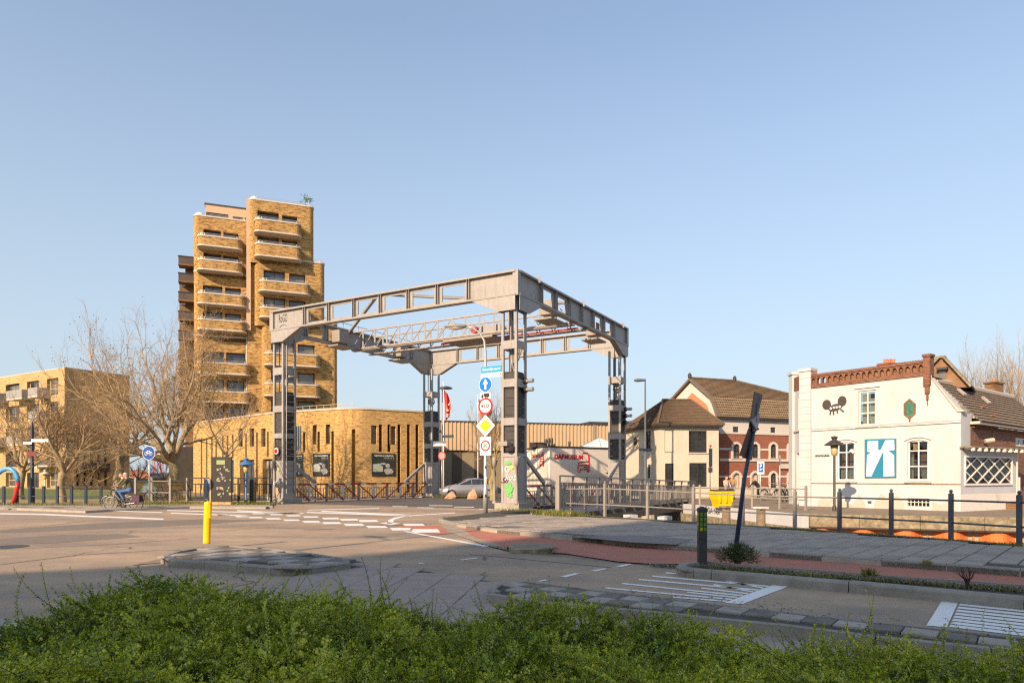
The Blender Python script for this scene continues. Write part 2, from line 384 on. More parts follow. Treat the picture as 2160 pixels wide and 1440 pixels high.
WOOD = M('weathered_wood', (.2, .15, .1), .9, .3, 4, dirt=.4, bmp=.6, bscale=25)
SKIN = M('skin', (.55, .3, .2), .6, .05, 5, bmp=0)
BRONZ = M('rock', (.5, .28, .18), .9, .2, 5, bmp=.8, bscale=12)
RUB = M('tyre_rubber', (.02, .019, .018), .8, .2, 5)
CARP = M('silver_car_paint', (.42, .42, .44), .25, .02, 1, metal=.6, bmp=0)
def bar_win(parent, F, s0, s1, z0, z1, dep, nx=1, ny=1, fw=.06, fm=None, gm=None, name='window', rows=None, muntin=.03):
    """window frame with mullions, set back by dep, glass pane as sub-part"""
    mb = MB(); d0, d1 = -dep, -dep + .07
    mb.fbox(F, s0, s0 + fw, z0, z1, d0, d1); mb.fbox(F, s1 - fw, s1, z0, z1, d0, d1)
    mb.fbox(F, s0 + fw, s1 - fw, z0, z0 + fw, d0, d1); mb.fbox(F, s0 + fw, s1 - fw, z1 - fw, z1, d0, d1)
    for i in range(1, nx):
        c = s0 + (s1 - s0) * i / nx; mb.fbox(F, c - muntin, c + muntin, z0 + fw, z1 - fw, d0 + .01, d1 - .01)
    zs = rows if rows else [z0 + (z1 - z0) * i / ny for i in range(1, ny)]
    for c in zs: mb.fbox(F, s0 + fw, s1 - fw, c - muntin, c + muntin, d0 + .012, d1 - .012)
    o = mb.build(name, fm or DKF, parent)
    MB().fbox(F, s0 + fw * .5, s1 - fw * .5, z0 + fw * .5, z1 - fw * .5, d0 + .02, d0 + .035).build('pane', gm or GL, o)
    return o
def wall(mb, F, s0, s1, z0, z1, holes=(), dep=.2, off=0.0):
    """wall sheet with rectangular openings (a,b,c,d[,depth]) and their reveals and backs"""
    xs = sorted({s0, s1} | {h[0] for h in holes} | {h[1] for h in holes}); zs = sorted({z0, z1} | {h[2] for h in holes} | {h[3] for h in holes})
    xs = [x for x in xs if s0 - 1e-6 <= x <= s1 + 1e-6]; zs = [z for z in zs if z0 - 1e-6 <= z <= z1 + 1e-6]
    flip = F.d.x * F.n.y - F.d.y * F.n.x > 0
    def q(a, b, c, d): mb.poly(*((a, b, c, d) if not flip else (d, c, b, a)))
    for j in range(len(zs) - 1):
        run = None
        for i in range(len(xs)):
            solid = i < len(xs) - 1 and not any(h[0] < (xs[i] + xs[i + 1]) / 2 < h[1] and h[2] < (zs[j] + zs[j + 1]) / 2 < h[3] for h in holes)
            if solid and run is None: run = xs[i]
            if not solid and run is not None:
                q(F.w(run, zs[j], off), F.w(xs[i], zs[j], off), F.w(xs[i], zs[j + 1], off), F.w(run, zs[j + 1], off)); run = None
    for h in holes:
        a, b, c, d = h[:4]; dd = h[4] if len(h) > 4 else dep
        P = lambda s_, z_, o_: F.w(s_, z_, off - o_)
        q(P(a, c, 0), P(b, c, 0), P(b, c, dd), P(a, c, dd)); q(P(a, d, dd), P(b, d, dd), P(b, d, 0), P(a, d, 0))
        q(P(a, c, 0), P(a, c, dd), P(a, d, dd), P(a, d, 0)); q(P(b, c, dd), P(b, c, 0), P(b, d, 0), P(b, d, dd))
        if len(h) < 6: q(P(a, c, dd), P(b, c, dd), P(b, d, dd), P(a, d, dd))
    return mb
def text_obj(txt, parent, F, s, z, h, mat, off=.02, name='lettering', cx=True, width=None, bold=0.0, italic=0.0, depth=.004, label=None):
    cu = bpy.data.curves.new(name, 'FONT'); cu.body = txt; cu.size = 1; cu.extrude = 0; cu.offset = bold; cu.shear = italic
    cu.resolution_u = 3
    t = bpy.data.objects.new('tmp', cu); COL.objects.link(t)
    me = bpy.data.meshes.new_from_object(t); bpy.data.objects.remove(t)
    co = [v.co.copy() for v in me.vertices]
    if not co: return None
    x0 = min(c.x for c in co); x1 = max(c.x for c in co); y0 = min(c.y for c in co); y1 = max(c.y for c in co)
    k = h / (y1 - y0); kx = (width / (x1 - x0)) if width else k
    o_ = ORG.get(parent.name, (0, 0, 0)) if parent else (0, 0, 0)
    # text runs from left to right as seen from outside
    sg = 1 if (F.d.x * F.n.y - F.d.y * F.n.x) < 0 else -1
    for v, c in zip(me.vertices, co):
        a = (c.x - (x0 + x1) / 2) * kx if cx else (c.x - x0) * kx
        p = F.w(s + sg * a, z + (c.y - (y0 + y1) / 2) * k, off); v.co = p - Vector(o_)
    me.materials.clear(); me.materials.append(mat)
    o = bpy.data.objects.new(name, me); COL.objects.link(o); o.parent = parent; ORG[o.name] = o_
    if label: o['label'] = label
    return o
# ================================================================== THE SETTING: ground, canal, roads
NB = [G2(1045, 1079, .12), G2(1190, 1083, .12), G2(1276, 1090, .12), G2(1366, 1095, .12), G2(1463, 1102, .12), G2(1567, 1108, .12), G2(1676, 1114, .12), G2(1771, 1121, .12), G2(1880, 1129, .12), G2(2006, 1138, .12), G2(2150, 1150, .12)]
nd = (Vector(NB[-1]) - Vector(NB[-3])).normalized(); NBX = (NB[-1][0] + nd.x * 40, NB[-1][1] + nd.y * 40)
FB = [(9.2, 45.0), (10.4, 36.0), G2(1690, 1083, .1), G2(2140, 1091, .1)]
fd = (Vector(FB[-1]) - Vector(FB[-2])).normalized(); FBX = (FB[-1][0] + fd.x * 45, FB[-1][1] + fd.y * 45)
A_, B_, C_, D_ = Vector((.235, 33.6)), Vector((-14.8, 42.0)), Vector((7.86, 46.8)), Vector((-6.6, 55.1))
canal = [NB[1]] + NB[2:] + [NBX, FBX] + [FB[3], FB[2], FB[1], FB[0], (7.6, 46.2), (-7.2, 54.6), (-14.2, 42.6), (.6, 34.0)]
def sheet(name, poly, z, mat, kind='structure', parent=None, holes=()):
    rings = [[Vector((p[0], p[1], z)) for p in poly]] + [[Vector((p[0], p[1], z)) for p in h] for h in holes]
    T = geometry.tessellate_polygon(rings); vs = [p for r in rings for p in r]; mb = MB()
    for t in T:
        a, b, c = (vs[i] for i in t)
        if (b - a).cross(c - a).z < 0: t = t[::-1]
        mb.f.append(tuple(t)); mb.m.append(0)
    mb.v = [tuple(v) for v in vs]
    o = mb.build(name, mat, parent)
    if kind and not parent: o['kind'] = kind
    return o
sheet('ground', [(-900, -300), (900, -300), (900, 1200), (-900, 1200)], -.02, SAND, holes=[canal])
sheet('canal_water', [(p[0], p[1]) for p in canal], -1.45, M('water', (.03, .035, .025), .08, .2, 2, bmp=.15, bscale=4, spec=.6))
qw = MB()
for i in range(len(canal)):
    a, b = canal[i], canal[(i + 1) % len(canal)]
    qw.poly((a[0], a[1], -2.2), (b[0], b[1], -2.2), (b[0], b[1], -.02), (a[0], a[1], -.02))
tag(qw.build('canal_wall', CONC), kind='structure')
# far quay: coping, sheet piling, paving
fq = tag(MB().prism([FB[1], FB[2], FB[3], FBX, (FBX[0] + 3, FBX[1] + 60), (12, 60)], -.02, .1, bottom=False).build('far_quay', SAND), kind='structure')
def offset_line(P, Q, d):
    P, Q = Vector(P[:2]), Vector(Q[:2]); t = (Q - P).normalized(); n = Vector((t.y, -t.x)); return P + n * d, Q + n * d
cop = thing('quay_coping', 'weathered concrete coping along the top of the far canal wall, above the orange sheet piling', 'coping', (FB[2][0], FB[2][1], -.4))
L = (Vector(FBX) - Vector(FB[2])); nseg = 22; sl = min(L.length, 46) / nseg; t = L.normalized(); nrm = Vector((t.y, -t.x))
if nrm.y > 0: nrm = -nrm
for i in range(nseg):
    a = Vector(FB[2]) + t * (i * sl + .01)
    MB().obox((a.x, a.y, -.38), (t * (sl - .02)).to_3d(), (nrm * .42).to_3d(), (0, 0, .5)).build('coping_stone', CONCO, cop)
    MB().obox((a.x + nrm.x * .424, a.y + nrm.y * .424, -.44), (t * (sl - .02)).to_3d(), (nrm * -.3).to_3d(), (0, 0, .058)).build('lower_lip', DST, cop)
sp = thing('sheet_piling', 'bright orange corrugated steel sheet piling along the far canal wall', 'sheet piling', (FB[2][0], FB[2][1], -2))
per = 1.5; N = int(min(L.length, 46) / per); gap = .12
for i in range(N):
    mb = MB(); prof = []
    for k in range(13):
        u = k / 12; s_ = (i + u) * per
        if u < .12: d = 0
        elif u < .38: d = (u - .12) / .26
        elif u < .62: d = 1
        elif u < .88: d = 1 - (u - .62) / .26
        else: d = 0
        prof.append((s_, -.02 + d * .36))
    pts = [Vector(FB[2]) + t * s_ + nrm * d for s_, d in prof]
    for k in range(12):
        a, b = pts[k], pts[k + 1]; mb.poly((a.x, a.y, -2.2), (b.x, b.y, -2.2), (b.x, b.y, -.385), (a.x, a.y, -.385))
    o = mb.build('pile', ORP, sp)
    a = Vector(FB[2]) + t * (i * per) + nrm * .015
    MB().tube([(a.x, a.y, -2.2), (a.x, a.y, -.4)], .035, 6).build('interlock', ORP, o)
# the stretch of old quay left of it: white painted concrete, timber fender
Q0, Q1 = Vector((9.9, 38.5)), Vector(FB[2]); tq = (Q1 - Q0).normalized(); FQ = Face(Q0 + Vector((-.25, -.3)), Q1 + Vector((-.3, -.5)))
ow = thing('old_quay_wall', 'white painted canal wall with graffiti and a mossy timber fender, left of the orange sheet piling', 'quay wall', (9.9, 38.5, -1))
z0 = FQ.z(1560, 1075)
MB().fbox(FQ, 0, FQ.L + .2, -.42, .1, -.3, 0).build('painted_coping', PL, ow)
MB().fbox(FQ, 0, FQ.L + .3, -.85, -.425, -.3, .12).build('timber_fender', CONCO, ow)
MB().fbox(FQ, 0, FQ.L + .35, -2.1, -.86, -.3, -.02).build('lower_wall', WPT, ow)
text_obj('GA Noi', ow, FQ, FQ.s(1505), -.12, .3, SBLK, .01, 'graffiti', bold=.01)
for px, top, bot in ((1532, 1070, 1108), (1605, 1072, 1112)):
    p = G(px, 1125, -.9); Y = 26.5 if px < 1560 else 25.2; c = At(px, top, Y); th = thing('mooring_post', ('weathered timber mooring post in the canal ' + ('behind the crooked sign pole' if px < 1560 else 'with a pale cap, right of the crooked pole')), 'mooring post', (c.x, c.y, -1.4), 'mooring posts in the canal')
    mb = MB(); mb.lathe((c.x, c.y, -1.6), [(.16, 0), (.17, .9), (.16, c.z + 1.6)], 12); mb.build('post', WOOD, th, True)
    MB().box((c.x, c.y, c.z + .03), (.4, .4, .07), .4).build('cap', CONCO if px < 1560 else WPT, th)
for px, py in ((1330, 1082), (1402, 1085), (1462, 1088)):
    c = At(px, py, 26.0 if px < 1450 else 25.5); th = thing('low_bridge_bearing', ('pale concrete bearing block under the footbridge, ' + {1330: 'leftmost', 1402: 'middle', 1462: 'rightmost and mossy'}[px]), 'bearing block', (c.x, c.y, c.z), 'bearing blocks')
    MB().box((c.x, c.y, c.z - .12), (.38, .4, .14), .5).build('cap', PL if px < 1450 else CONCO, th); MB().box((c.x, c.y, c.z - .9), (.3, .3, 1.4), .5).build('pier', CONC, th)

# ---- road (one sheet over the crossing) and its markings
road = sheet('road', [(-120, 52), (-60, 45), G2(0, 1069), G2(240, 1072), G2(395, 1066), (-15.2, 41.6), (-14.0, 41.2), (-.4, 33.6), G2(1040, 1084), G2(930, 1096), G2(945, 1122), G2(1030, 1152), G2(1075, 1164), G2(1305, 1187), G2(1500, 1206), G2(1688, 1222), G2(2160, 1275),
      (16, 6.5), (30, -6), (20, -10), (3.2, 4.7), (-12, -2), (-120, -10)], 0.0, ASP)
far_road = sheet('road_beyond_bridge', [(-6.2, 54.9), (7.4, 47.2), (9.2, 49.5), (14, 57), (22, 90), (4, 120), (-22, 90), (-12, 66)], 0.0, ASP2)
deckp = [(-14.0, 42.0), (-.5, 34.4), (7.3, 47.4), (-6.3, 55.1)]
deck = tag(MB().prism(deckp, -.55, .0).build('bridge_deck', [ASP2]), kind='structure')
def mark(px, name='road_line', z=.006, parent=None, mat=None, label=None):
    mb = MB(); g = [G(a, b, z) for a, b in px]
    if sum(g[i].x * g[(i + 1) % len(g)].y - g[(i + 1) % len(g)].x * g[i].y for i in range(len(g))) < 0: g = g[::-1]
    mb.poly(*g); return mb.build(name, mat or MARK, parent or road)
def mline(x0, y0, x1, y1, wpx, name='edge_line', z=.006):
    return mark([(x0, y0 - wpx / 2), (x1, y1 - wpx / 2), (x1, y1 + wpx / 2), (x0, y0 + wpx / 2)], name, z)
mline(-40, 1082, 95, 1084.5, 2.6); mline(95, 1084.5, 345, 1094.5, 3.0)
mline(232, 1077, 342, 1080, 1.6); mline(352, 1076, 640, 1082.5, 1.8); mline(360, 1081.5, 520, 1087.5, 2.0)
mline(500, 1076.3, 633, 1083, 2.2); mline(647, 1080, 869, 1087.2, 2.2); mline(678, 1077.5, 869, 1086, 2.2)
mline(650, 1075, 800, 1071.5, 1.3, 'dash'); mline(869, 1086.5, 960, 1081, 1.5)
mark([(848, 1088.5), (858, 1088.5), (846, 1091), (832, 1095), (828, 1103), (816, 1103), (820, 1096), (832, 1091)], 'curved_line')
mark([(800, 1103), (818, 1100.5), (846, 1103.5), (826, 1106)], 'dash')
for k, (x, y) in enumerate([(470, 1085), (511, 1089), (539, 1091), (577, 1093.5), (615, 1096.5), (657, 1099.8), (700, 1102.5), (747, 1106.3), (795, 1110.6), (847, 1115.4), (897, 1119)]):
    w_ = 15 + k * 1.1 + (6 if k == 10 else 0); h = 1.1 + k * .17 + (1 if k == 10 else 0); mark([(x - w_, y - h), (x + w_ - 6, y - h), (x + w_, y + h * .8), (x - w_ + 6, y + h)], 'crossing_block')
for k, (x, y) in enumerate([(545, 1082.8), (583, 1084.8), (619, 1087), (656, 1089.8), (698, 1093), (737, 1095.5), (777, 1098.3), (873, 1106.2)]):
    w_ = 14 + k * 1.4; h = 1.0 + k * .2; mark([(x - w_, y - h), (x + w_ - 5, y - h), (x + w_, y + h * .8), (x - w_ + 5, y + h)], 'crossing_block')
mark([(832, 1107), (929, 1108), (957, 1125), (905, 1127), (870, 1117)], 'red_crossing_surface', .003, mat=REDA)
mark([(849, 1120), (860, 1120), (1032, 1151), (1020, 1152)], 'stop_line')
mark([(868, 1096), (890, 1088.5), (950, 1086), (958, 1088), (905, 1090), (880, 1097)], 'curved_line', .005, mat=MARK) if False else None
for q in ([(968, 1180), (1004, 1175.3), (1010, 1176.3), (974, 1180.6)], [(882, 1187), (893, 1186), (894, 1187.5), (884, 1188)], [(1133, 1225), (1150, 1221.5), (1158, 1222), (1141, 1225.5)], [(1181, 1215.3), (1212, 1208), (1225, 1208.3), (1193, 1216.6)], [(1244, 1203), (1272, 1198), (1284, 1198.4), (1257, 1204)], [(1299, 1193.6), (1322, 1188.7), (1334, 1189), (1312, 1194.5)]):
    mark(q, 'dash')
for x, y, x2 in ((905, 1065.5, 955), (958, 1068.5, 1000), (828, 1067.5, 860), (1010, 1073.3, 1040), (880, 1070, 915)):
    mline(x, y, x2, y + .6, 1.2, 'dash', .007)
# speed hump paint: two solid bars with stripes running along the road
mark([(1652, 1225), (1688, 1226.5), (1566, 1273), (1527, 1270.5)], 'solid_bar')
for i, (x, y, lng) in enumerate(sorted([(1404, 1207, 1), (1376, 1214, 1), (1347, 1221, 1), (1312, 1229.5, 1), (1278, 1239, 1), (1554, 1217.3, 0), (1532, 1224, 0), (1505, 1231.5, 0), (1479, 1239, 0), (1449, 1248, 0), (1419, 1258, 0)], key=lambda q: q[1] - .062 * q[0])):
    f = (i + .5) / 11; xe, ye = 1650 - f * 122, 1226 + f * 43
    mark([(x, y - 1.1), (xe, ye - 1.4), (xe, ye + 1.4), (x, y + 1.5)], 'hump_stripe')
mark([(1990, 1261), (2024, 1263.5), (1997, 1322), (1954, 1318)], 'solid_bar')
for i in range(9):
    f = i / 8; xs, ys = 2026 - f * 22, 1267.5 + f * 51
    g0 = G(xs, ys, .006); d = (G(2160, 1281, .006) - G(2026, 1267.5, .006)).normalized(); n_ = Vector((-d.y, d.x, 0)) * .075; e = g0 + d * 5
    MB().poly(g0 - n_, e - n_, e + n_, g0 + n_).build('hump_stripe', MARK, road)
# darker repair patches and a worn oil streak on the asphalt
for q in ([(0, 1117), (200, 1103), (430, 1094), (560, 1096), (420, 1106), (150, 1118), (0, 1124)], [(0, 1136), (120, 1128), (250, 1125), (300, 1131), (120, 1145), (0, 1148)]):
    mark(q, 'repair_patch', .0025, mat=ASPP if False else asphalt('asphalt_patch', (.22, .185, .15), (.2, .17, .14), cracks=False))
TAR = M('tar_seam', (.05, .045, .04), .6, .2, 8)
for q in ([(0, 1158), (45, 1156), (260, 1146), (400, 1135)], [(640, 1118), (760, 1112), (900, 1104)], [(40, 1112), (95, 1109), (180, 1098)], [(0, 1190), (160, 1170), (330, 1160)], [(990, 1168), (1100, 1178), (1290, 1196)], [(430, 1122), (560, 1112), (700, 1116)]):
    g_ = [G(a, b, .006) for a, b in q]; m = MB()
    for i in range(len(g_) - 1):
        d = (g_[i + 1] - g_[i]).normalized(); n_ = Vector((-d.y, d.x, 0)) * .018; m.poly(g_[i] - n_, g_[i + 1] - n_, g_[i + 1] + n_, g_[i] + n_)
    m.build('tar_seam', TAR, road)
mh = MB().disc(G(0, 1155, .004), (0, 0, 1), .42, .01, 20) if False else MB().lathe(G(12, 1155, -.02), [(.45, 0), (.45, .028), (.36, .03), (.36, .026)], 20)
mh.build('manhole_cover', DST, road)

# ---- right hand pavement, kerbs, red cycle path, planter strip
KF = [(925, 1094.5), (967, 1104), (1046, 1115), (1100, 1120), (1194, 1129), (1320, 1139.5), (1417, 1147), (1607, 1161), (1800, 1175), (2160, 1201)]
kerbline = [G2(a, b, .12) for a, b in KF]
kd = (Vector(kerbline[-1]) - Vector(kerbline[-2])).normalized(); kerbline.append((kerbline[-1][0] + kd.x * 22, kerbline[-1][1] + kd.y * 22))
pave = sheet('pavement', [G2(930, 1091, .12)] + kerbline[1:] + [NBX] + [(x + .22 * nrm.x * 0 + .12, y + .1) for x, y in NB[::-1][:-1]] + [(.9, 33.2), G2(1042, 1078, .12)], .1, JOINT)
MB().prism([G2(930, 1091, .12)] + kerbline[1:] + [NBX] + [(x + .12, y + .1) for x, y in NB[::-1][:-1]] + [(.9, 33.2), G2(1042, 1078, .12)], -.02, .098, top=False).build('edge', CONC, pave)
def plen(P): return [math.dist(P[i], P[i + 1]) for i in range(len(P) - 1)]
def along(P, s):
    for i, l in enumerate(plen(P)):
        if s <= l or i == len(P) - 2:
            d = (Vector(P[i + 1]) - Vector(P[i])).normalized(); p = Vector(P[i]) + d * s; return p, d
        s -= l
def kerb(P, side, parent, w_=.16, z1=.125, unit=1.0, mat=None, z0=-.02):
    """single kerb stones along a line; side = +1 keeps them to the left of the line"""
    T = sum(plen(P)); n = max(1, round(T / unit)); u = T / n
    for i in range(n):
        p, d = along(P, i * u + .006); q, _ = along(P, (i + 1) * u - .006); d = (q - p).normalized(); nn_ = Vector((-d.y, d.x)) * side * w_
        h = z1 + RND.uniform(-.006, .004)
        pts = [(p.x, p.y), (q.x, q.y), (q.x + nn_.x, q.y + nn_.y), (p.x + nn_.x, p.y + nn_.y)]
        mb = MB(); c = [(a[0], a[1]) for a in pts]; b = .03
        lo = [(x, y, z0) for x, y in c]; md = [(x, y, h - .03) for x, y in c]
        top = [(c[0][0] + nn_.x * .2, c[0][1] + nn_.y * .2, h), (c[1][0] + nn_.x * .2, c[1][1] + nn_.y * .2, h), (c[2][0], c[2][1], h), (c[3][0], c[3][1], h)]
        if side < 0: lo, md, top = lo[::-1], md[::-1], top[::-1]
        mb.rings([lo, md, top]); mb.build('kerb_stone', mat or KERB, parent)
kerb(kerbline[:-1] + [along(kerbline, sum(plen(kerbline)) - 16)[0][:]], 1, pave)
def inside(p, poly):
    x, y = p; r = False; n = len(poly)
    for i in range(n):
        x1, y1 = poly[i]; x2, y2 = poly[(i + 1) % n]
        if (y1 > y) != (y2 > y) and x < (x2 - x1) * (y - y1) / (y2 - y1) + x1: r = not r
    return r
def tiles(poly, z, ang, a, b, gap, th, mats, parent, name, pick=lambda i, j: 0, maxn=300, stagger=0.0, maxd=60, tilt=.006, margin=.0, jz=.004, edges_out=0):
    ca, sa = math.cos(ang), math.sin(ang); rot = lambda x, y: (x * ca - y * sa, x * sa + y * ca); inv = lambda x, y: (x * ca + y * sa, -x * sa + y * ca)
    loc = [inv(*p) for p in poly]; x0 = min(p[0] for p in loc); x1 = max(p[0] for p in loc); y0 = min(p[1] for p in loc); y1 = max(p[1] for p in loc)
    out = []
    for i in range(int((x1 - x0) / a) + 2):
        for j in range(-1, int((y1 - y0) / b) + 2):
            cx, cy = x0 + (i + .5) * a, y0 + (j + .5 + (stagger if i % 2 else 0)) * b
            cs = [rot(cx + u * (a / 2 - gap), cy + v * (b / 2 - gap)) for u in (-1, 1) for v in (-1, 1)]
            if sum(inside(c, poly) for c in cs) < 4 - edges_out: continue
            p = rot(cx, cy)
            if math.hypot(*p) > maxd or p[1] < 2: continue
            r = abs(p[0] / p[1])
            out.append((math.hypot(*p) * (1 if r < .8 else 4), p, pick(i, j)))
    out.sort(key=lambda q: q[0])
    bx = lambda: MB().box((0, 0, -th / 2), (a - gap, b - gap, th))
    protos = []
    for m in mats:
        mb = MB(); aa, bb = (a - gap) / 2, (b - gap) / 2; be = .008
        mb.rings([[(-aa, -bb, -th), (aa, -bb, -th), (aa, bb, -th), (-aa, bb, -th)], [(-aa, -bb, -be), (aa, -bb, -be), (aa, bb, -be), (-aa, bb, -be)], [(-aa + be, -bb + be, 0), (aa - be, -bb + be, 0), (aa - be, bb - be, 0), (-aa + be, bb - be, 0)]])
        protos.append(mb.mesh(name, m))
    for d, p, k in out[:maxn]:
        inst(name, protos[k], parent, (p[0], p[1], z + RND.uniform(-jz, jz)), ang, RND.uniform(-tilt, tilt), RND.uniform(-tilt, tilt))
    rest = out[maxn:]
    if rest:
        mb = MB()
        for d, p, k in rest:
            mb.mi = k; mb.box((p[0], p[1], z - th / 2 + RND.uniform(-jz, jz) * .6), (a - gap, b - gap, th), ang)
        mb.build(name + '_field', mats, parent)['kind'] = 'stuff'
KD = math.atan2(kerbline[8][1] - kerbline[6][1], kerbline[8][0] - kerbline[6][0])
pin = [tuple(Vector(along(kerbline, s)[0]) + Vector((-along(kerbline, s)[1].y, along(kerbline, s)[1].x)) * .19) for s in [1.2 + k * 1.0 for k in range(int(sum(plen(kerbline)) - 14))]]
bk = [(x - .12, y - .18) for x, y in NB[1:]] + [(NBX[0] * .3 + NB[-1][0] * .7, NBX[1] * .3 + NB[-1][1] * .7)]
pp = pin + bk[::-1] + [(1.0, 28.2)]
tiles(pp, .125, KD, .42, .62, .024, .06, [SLAB, M('paving_slab_dark', (.26, .22, .18), .85, .16, 4, dirt=.3, dcol=(.12, .115, .11), bmp=.4)], pave, 'paving_slab', lambda i, j: 1 if (i * 7 + j * 13) % 5 == 0 else 0, stagger=.0, tilt=.008, edges_out=1)
# weeds and moss strip under the railing
ms = MB()
for k in range(len(NB) - 1):
    a, b = NB[k], NB[k + 1]
    if k: ms.poly((a[0] - .18, a[1] - .22, .128), (b[0] - .18, b[1] - .22, .128), (b[0] + .1, b[1] + .08, .128), (a[0] + .1, a[1] + .08, .128))
tag(ms.build('moss_strip', M('moss', (.1, .095, .035), .95, .5, 8, bmp=1, bscale=20, dirt=.4)), kind='structure')
# red cycle path
RN = [(967, 1109), (1000, 1133), (1058, 1150), (1075, 1160), (1194, 1167), (1305, 1184), (1378, 1189), (1425, 1189), (1560, 1196), (2160, 1239)]
red_near = [G2(a, b) for a, b in RN]; rd = (Vector(red_near[-1]) - Vector(red_near[-2])).normalized(); red_near.append((red_near[-1][0] + rd.x * 16, red_near[-1][1] + rd.y * 16))
sheet('cycle_path', red_near + kerbline[:0:-1], .004, REDA)
gut = [G2(925, 1097), G2(944, 1122), G2(1030, 1151), G2(1075, 1162), G2(1058, 1150), G2(1000, 1133), G2(967, 1109), G2(940, 1098)]
sheet('gutter', gut, .007, M('gutter_concrete', (.33, .27, .2), .9, .2, 3, dirt=.3))
# notch ramp in the pavement kerb
mark([(1210, 1131), (1350, 1128), (1465, 1137), (1425, 1148), (1330, 1143)], 'ramp_surface', .13, parent=pave, mat=M('ramp_concrete', (.19, .18, .165), .95, .3, 20, bmp=.8, bscale=60))
# drain island
isl = [G2(1073, 1152, .09), G2(1085, 1146, .09), G2(1120, 1143, .09), G2(1160, 1146, .09), G2(1172, 1151, .09), G2(1165, 1157, .09), G2(1120, 1158, .09), G2(1080, 1158, .09)]
di = thing('drain_island', 'small low concrete island with black street drain, beside the red cycle path', 'traffic island', (isl[0][0], isl[0][1], 0))
MB().prism(isl, -.02, .09).build('kerb_ring', CONCO, di)
gr = MB()
for k in range(4): g = G(1079 + 7 * k, 1157, .05); gr.box((g.x, g.y - .02, .045), (.045, .06, .075), .2)
gr.build('drain_grate', DST, di); g = G(1090, 1157, .03); MB().box((g.x, g.y - .01, .04), (.42, .02, .07), .0).build('drain_mouth', SBLK, di)
# planter strip between road and cycle path
PN = [(1462, 1184.5), (1436, 1187), (1424, 1192), (1440, 1198), (1500, 1203.5), (1688, 1218), (1880, 1236), (2160, 1262)]
pn = [G2(a, b, .14) for a, b in PN]; pd = (Vector(pn[-1]) - Vector(pn[-2])).normalized(); pn.append((pn[-1][0] + pd.x * 14, pn[-1][1] + pd.y * 14))
PF = [(1490, 1186), (1560, 1192), (2160, 1236)]; pf = [G2(a, b, .1) for a, b in PF]; pf.append((pf[-1][0] + rd.x * 14, pf[-1][1] + rd.y * 14))
strip = sheet('planter_strip', pn + pf[::-1], .09, SOIL)
kerb(pn[:5], 1, strip, .15, .15, .3); kerb(pn[4:-1], 1, strip, .17, .15, 1.6); kerb(pf[:-1], -1, strip, .07, .125, 1.0)
# near divider strip with chequered pavers
ND = [(1028, 1241), (1045, 1232), (1085, 1225.5), (1112, 1225), (1278, 1244), (1527, 1274.5), (1730, 1295), (1954, 1321), (2160, 1340)]
nf = [G2(a, b, .12) for a, b in ND]; d_ = (Vector(nf[-1]) - Vector(nf[-2])).normalized(); nf.append((nf[-1][0] + d_.x * 6, nf[-1][1] + d_.y * 6))
NN = [(1040, 1250), (1100, 1263), (1300, 1281), (1600, 1309), (1838, 1339), (2160, 1370)]
nr_ = [G2(a, b, .12) for a, b in NN]; d_ = (Vector(nr_[-1]) - Vector(nr_[-2])).normalized(); nr_.append((nr_[-1][0] + d_.x * 5, nr_[-1][1] + d_.y * 5))
div = sheet('divider_strip', nf + nr_[::-1], .105, JOINT)
kerb(nr_, -1 if True else 1, div, .13, .13, .9) ; kerb(nf[3:], 1 if False else -1, div, .09, .12, .9)
kerb([nr_[0], nf[0], nf[1], nf[2], nf[3]], -1, div, .1, .13, .35)
dv = math.atan2(nf[6][1] - nf[4][1], nf[6][0] - nf[4][0])
cen = lambda P, o: [tuple(Vector(P[k]) + o for k in range(len(P)))]
def shrink(poly, d):
    c = Vector((sum(p[0] for p in poly) / len(poly), sum(p[1] for p in poly) / len(poly))); n = len(poly); area = sum(poly[i][0] * poly[(i + 1) % n][1] - poly[(i + 1) % n][0] * poly[i][1] for i in range(n)); out = []
    for i in range(n):
        p0, p1, p2 = Vector(poly[i - 1]), Vector(poly[i]), Vector(poly[(i + 1) % n]); a = (p1 - p0).normalized(); b = (p2 - p1).normalized(); nn_ = Vector((-a.y - b.y, a.x + b.x))
        if nn_.length < 1e-4: nn_ = Vector((-a.y, a.x))
        nn_ = nn_.normalized() * (1 if area > 0 else -1); out.append(tuple(p1 + nn_ * d))
    return out
tiles(shrink(nf + nr_[::-1], .09), .13, dv, .3, .3, .012, .05, [BLKL, BLKD], div, 'paver', lambda i, j: (i + j) % 2, tilt=.012, edges_out=1)
# cycle path of pale pink slabs right behind the hedge
near = [G2(600, 1225), G2(690, 1203), G2(775, 1190), G2(800, 1189.5), G2(1062, 1230), G2(1028, 1250), G2(1100, 1275), G2(1300, 1300), G2(1600, 1330), G2(1838, 1360), G2(2160, 1392), (8.5, 4.6), (5, 3.0), (-3, 4.5)]
npth = sheet('near_path', near, .004, JOINT)
tiles(near, .022, -.12, .6, .4, .012, .03, [SLAB2], npth, 'paving_slab', stagger=.5, tilt=.003, maxn=280, edges_out=2)
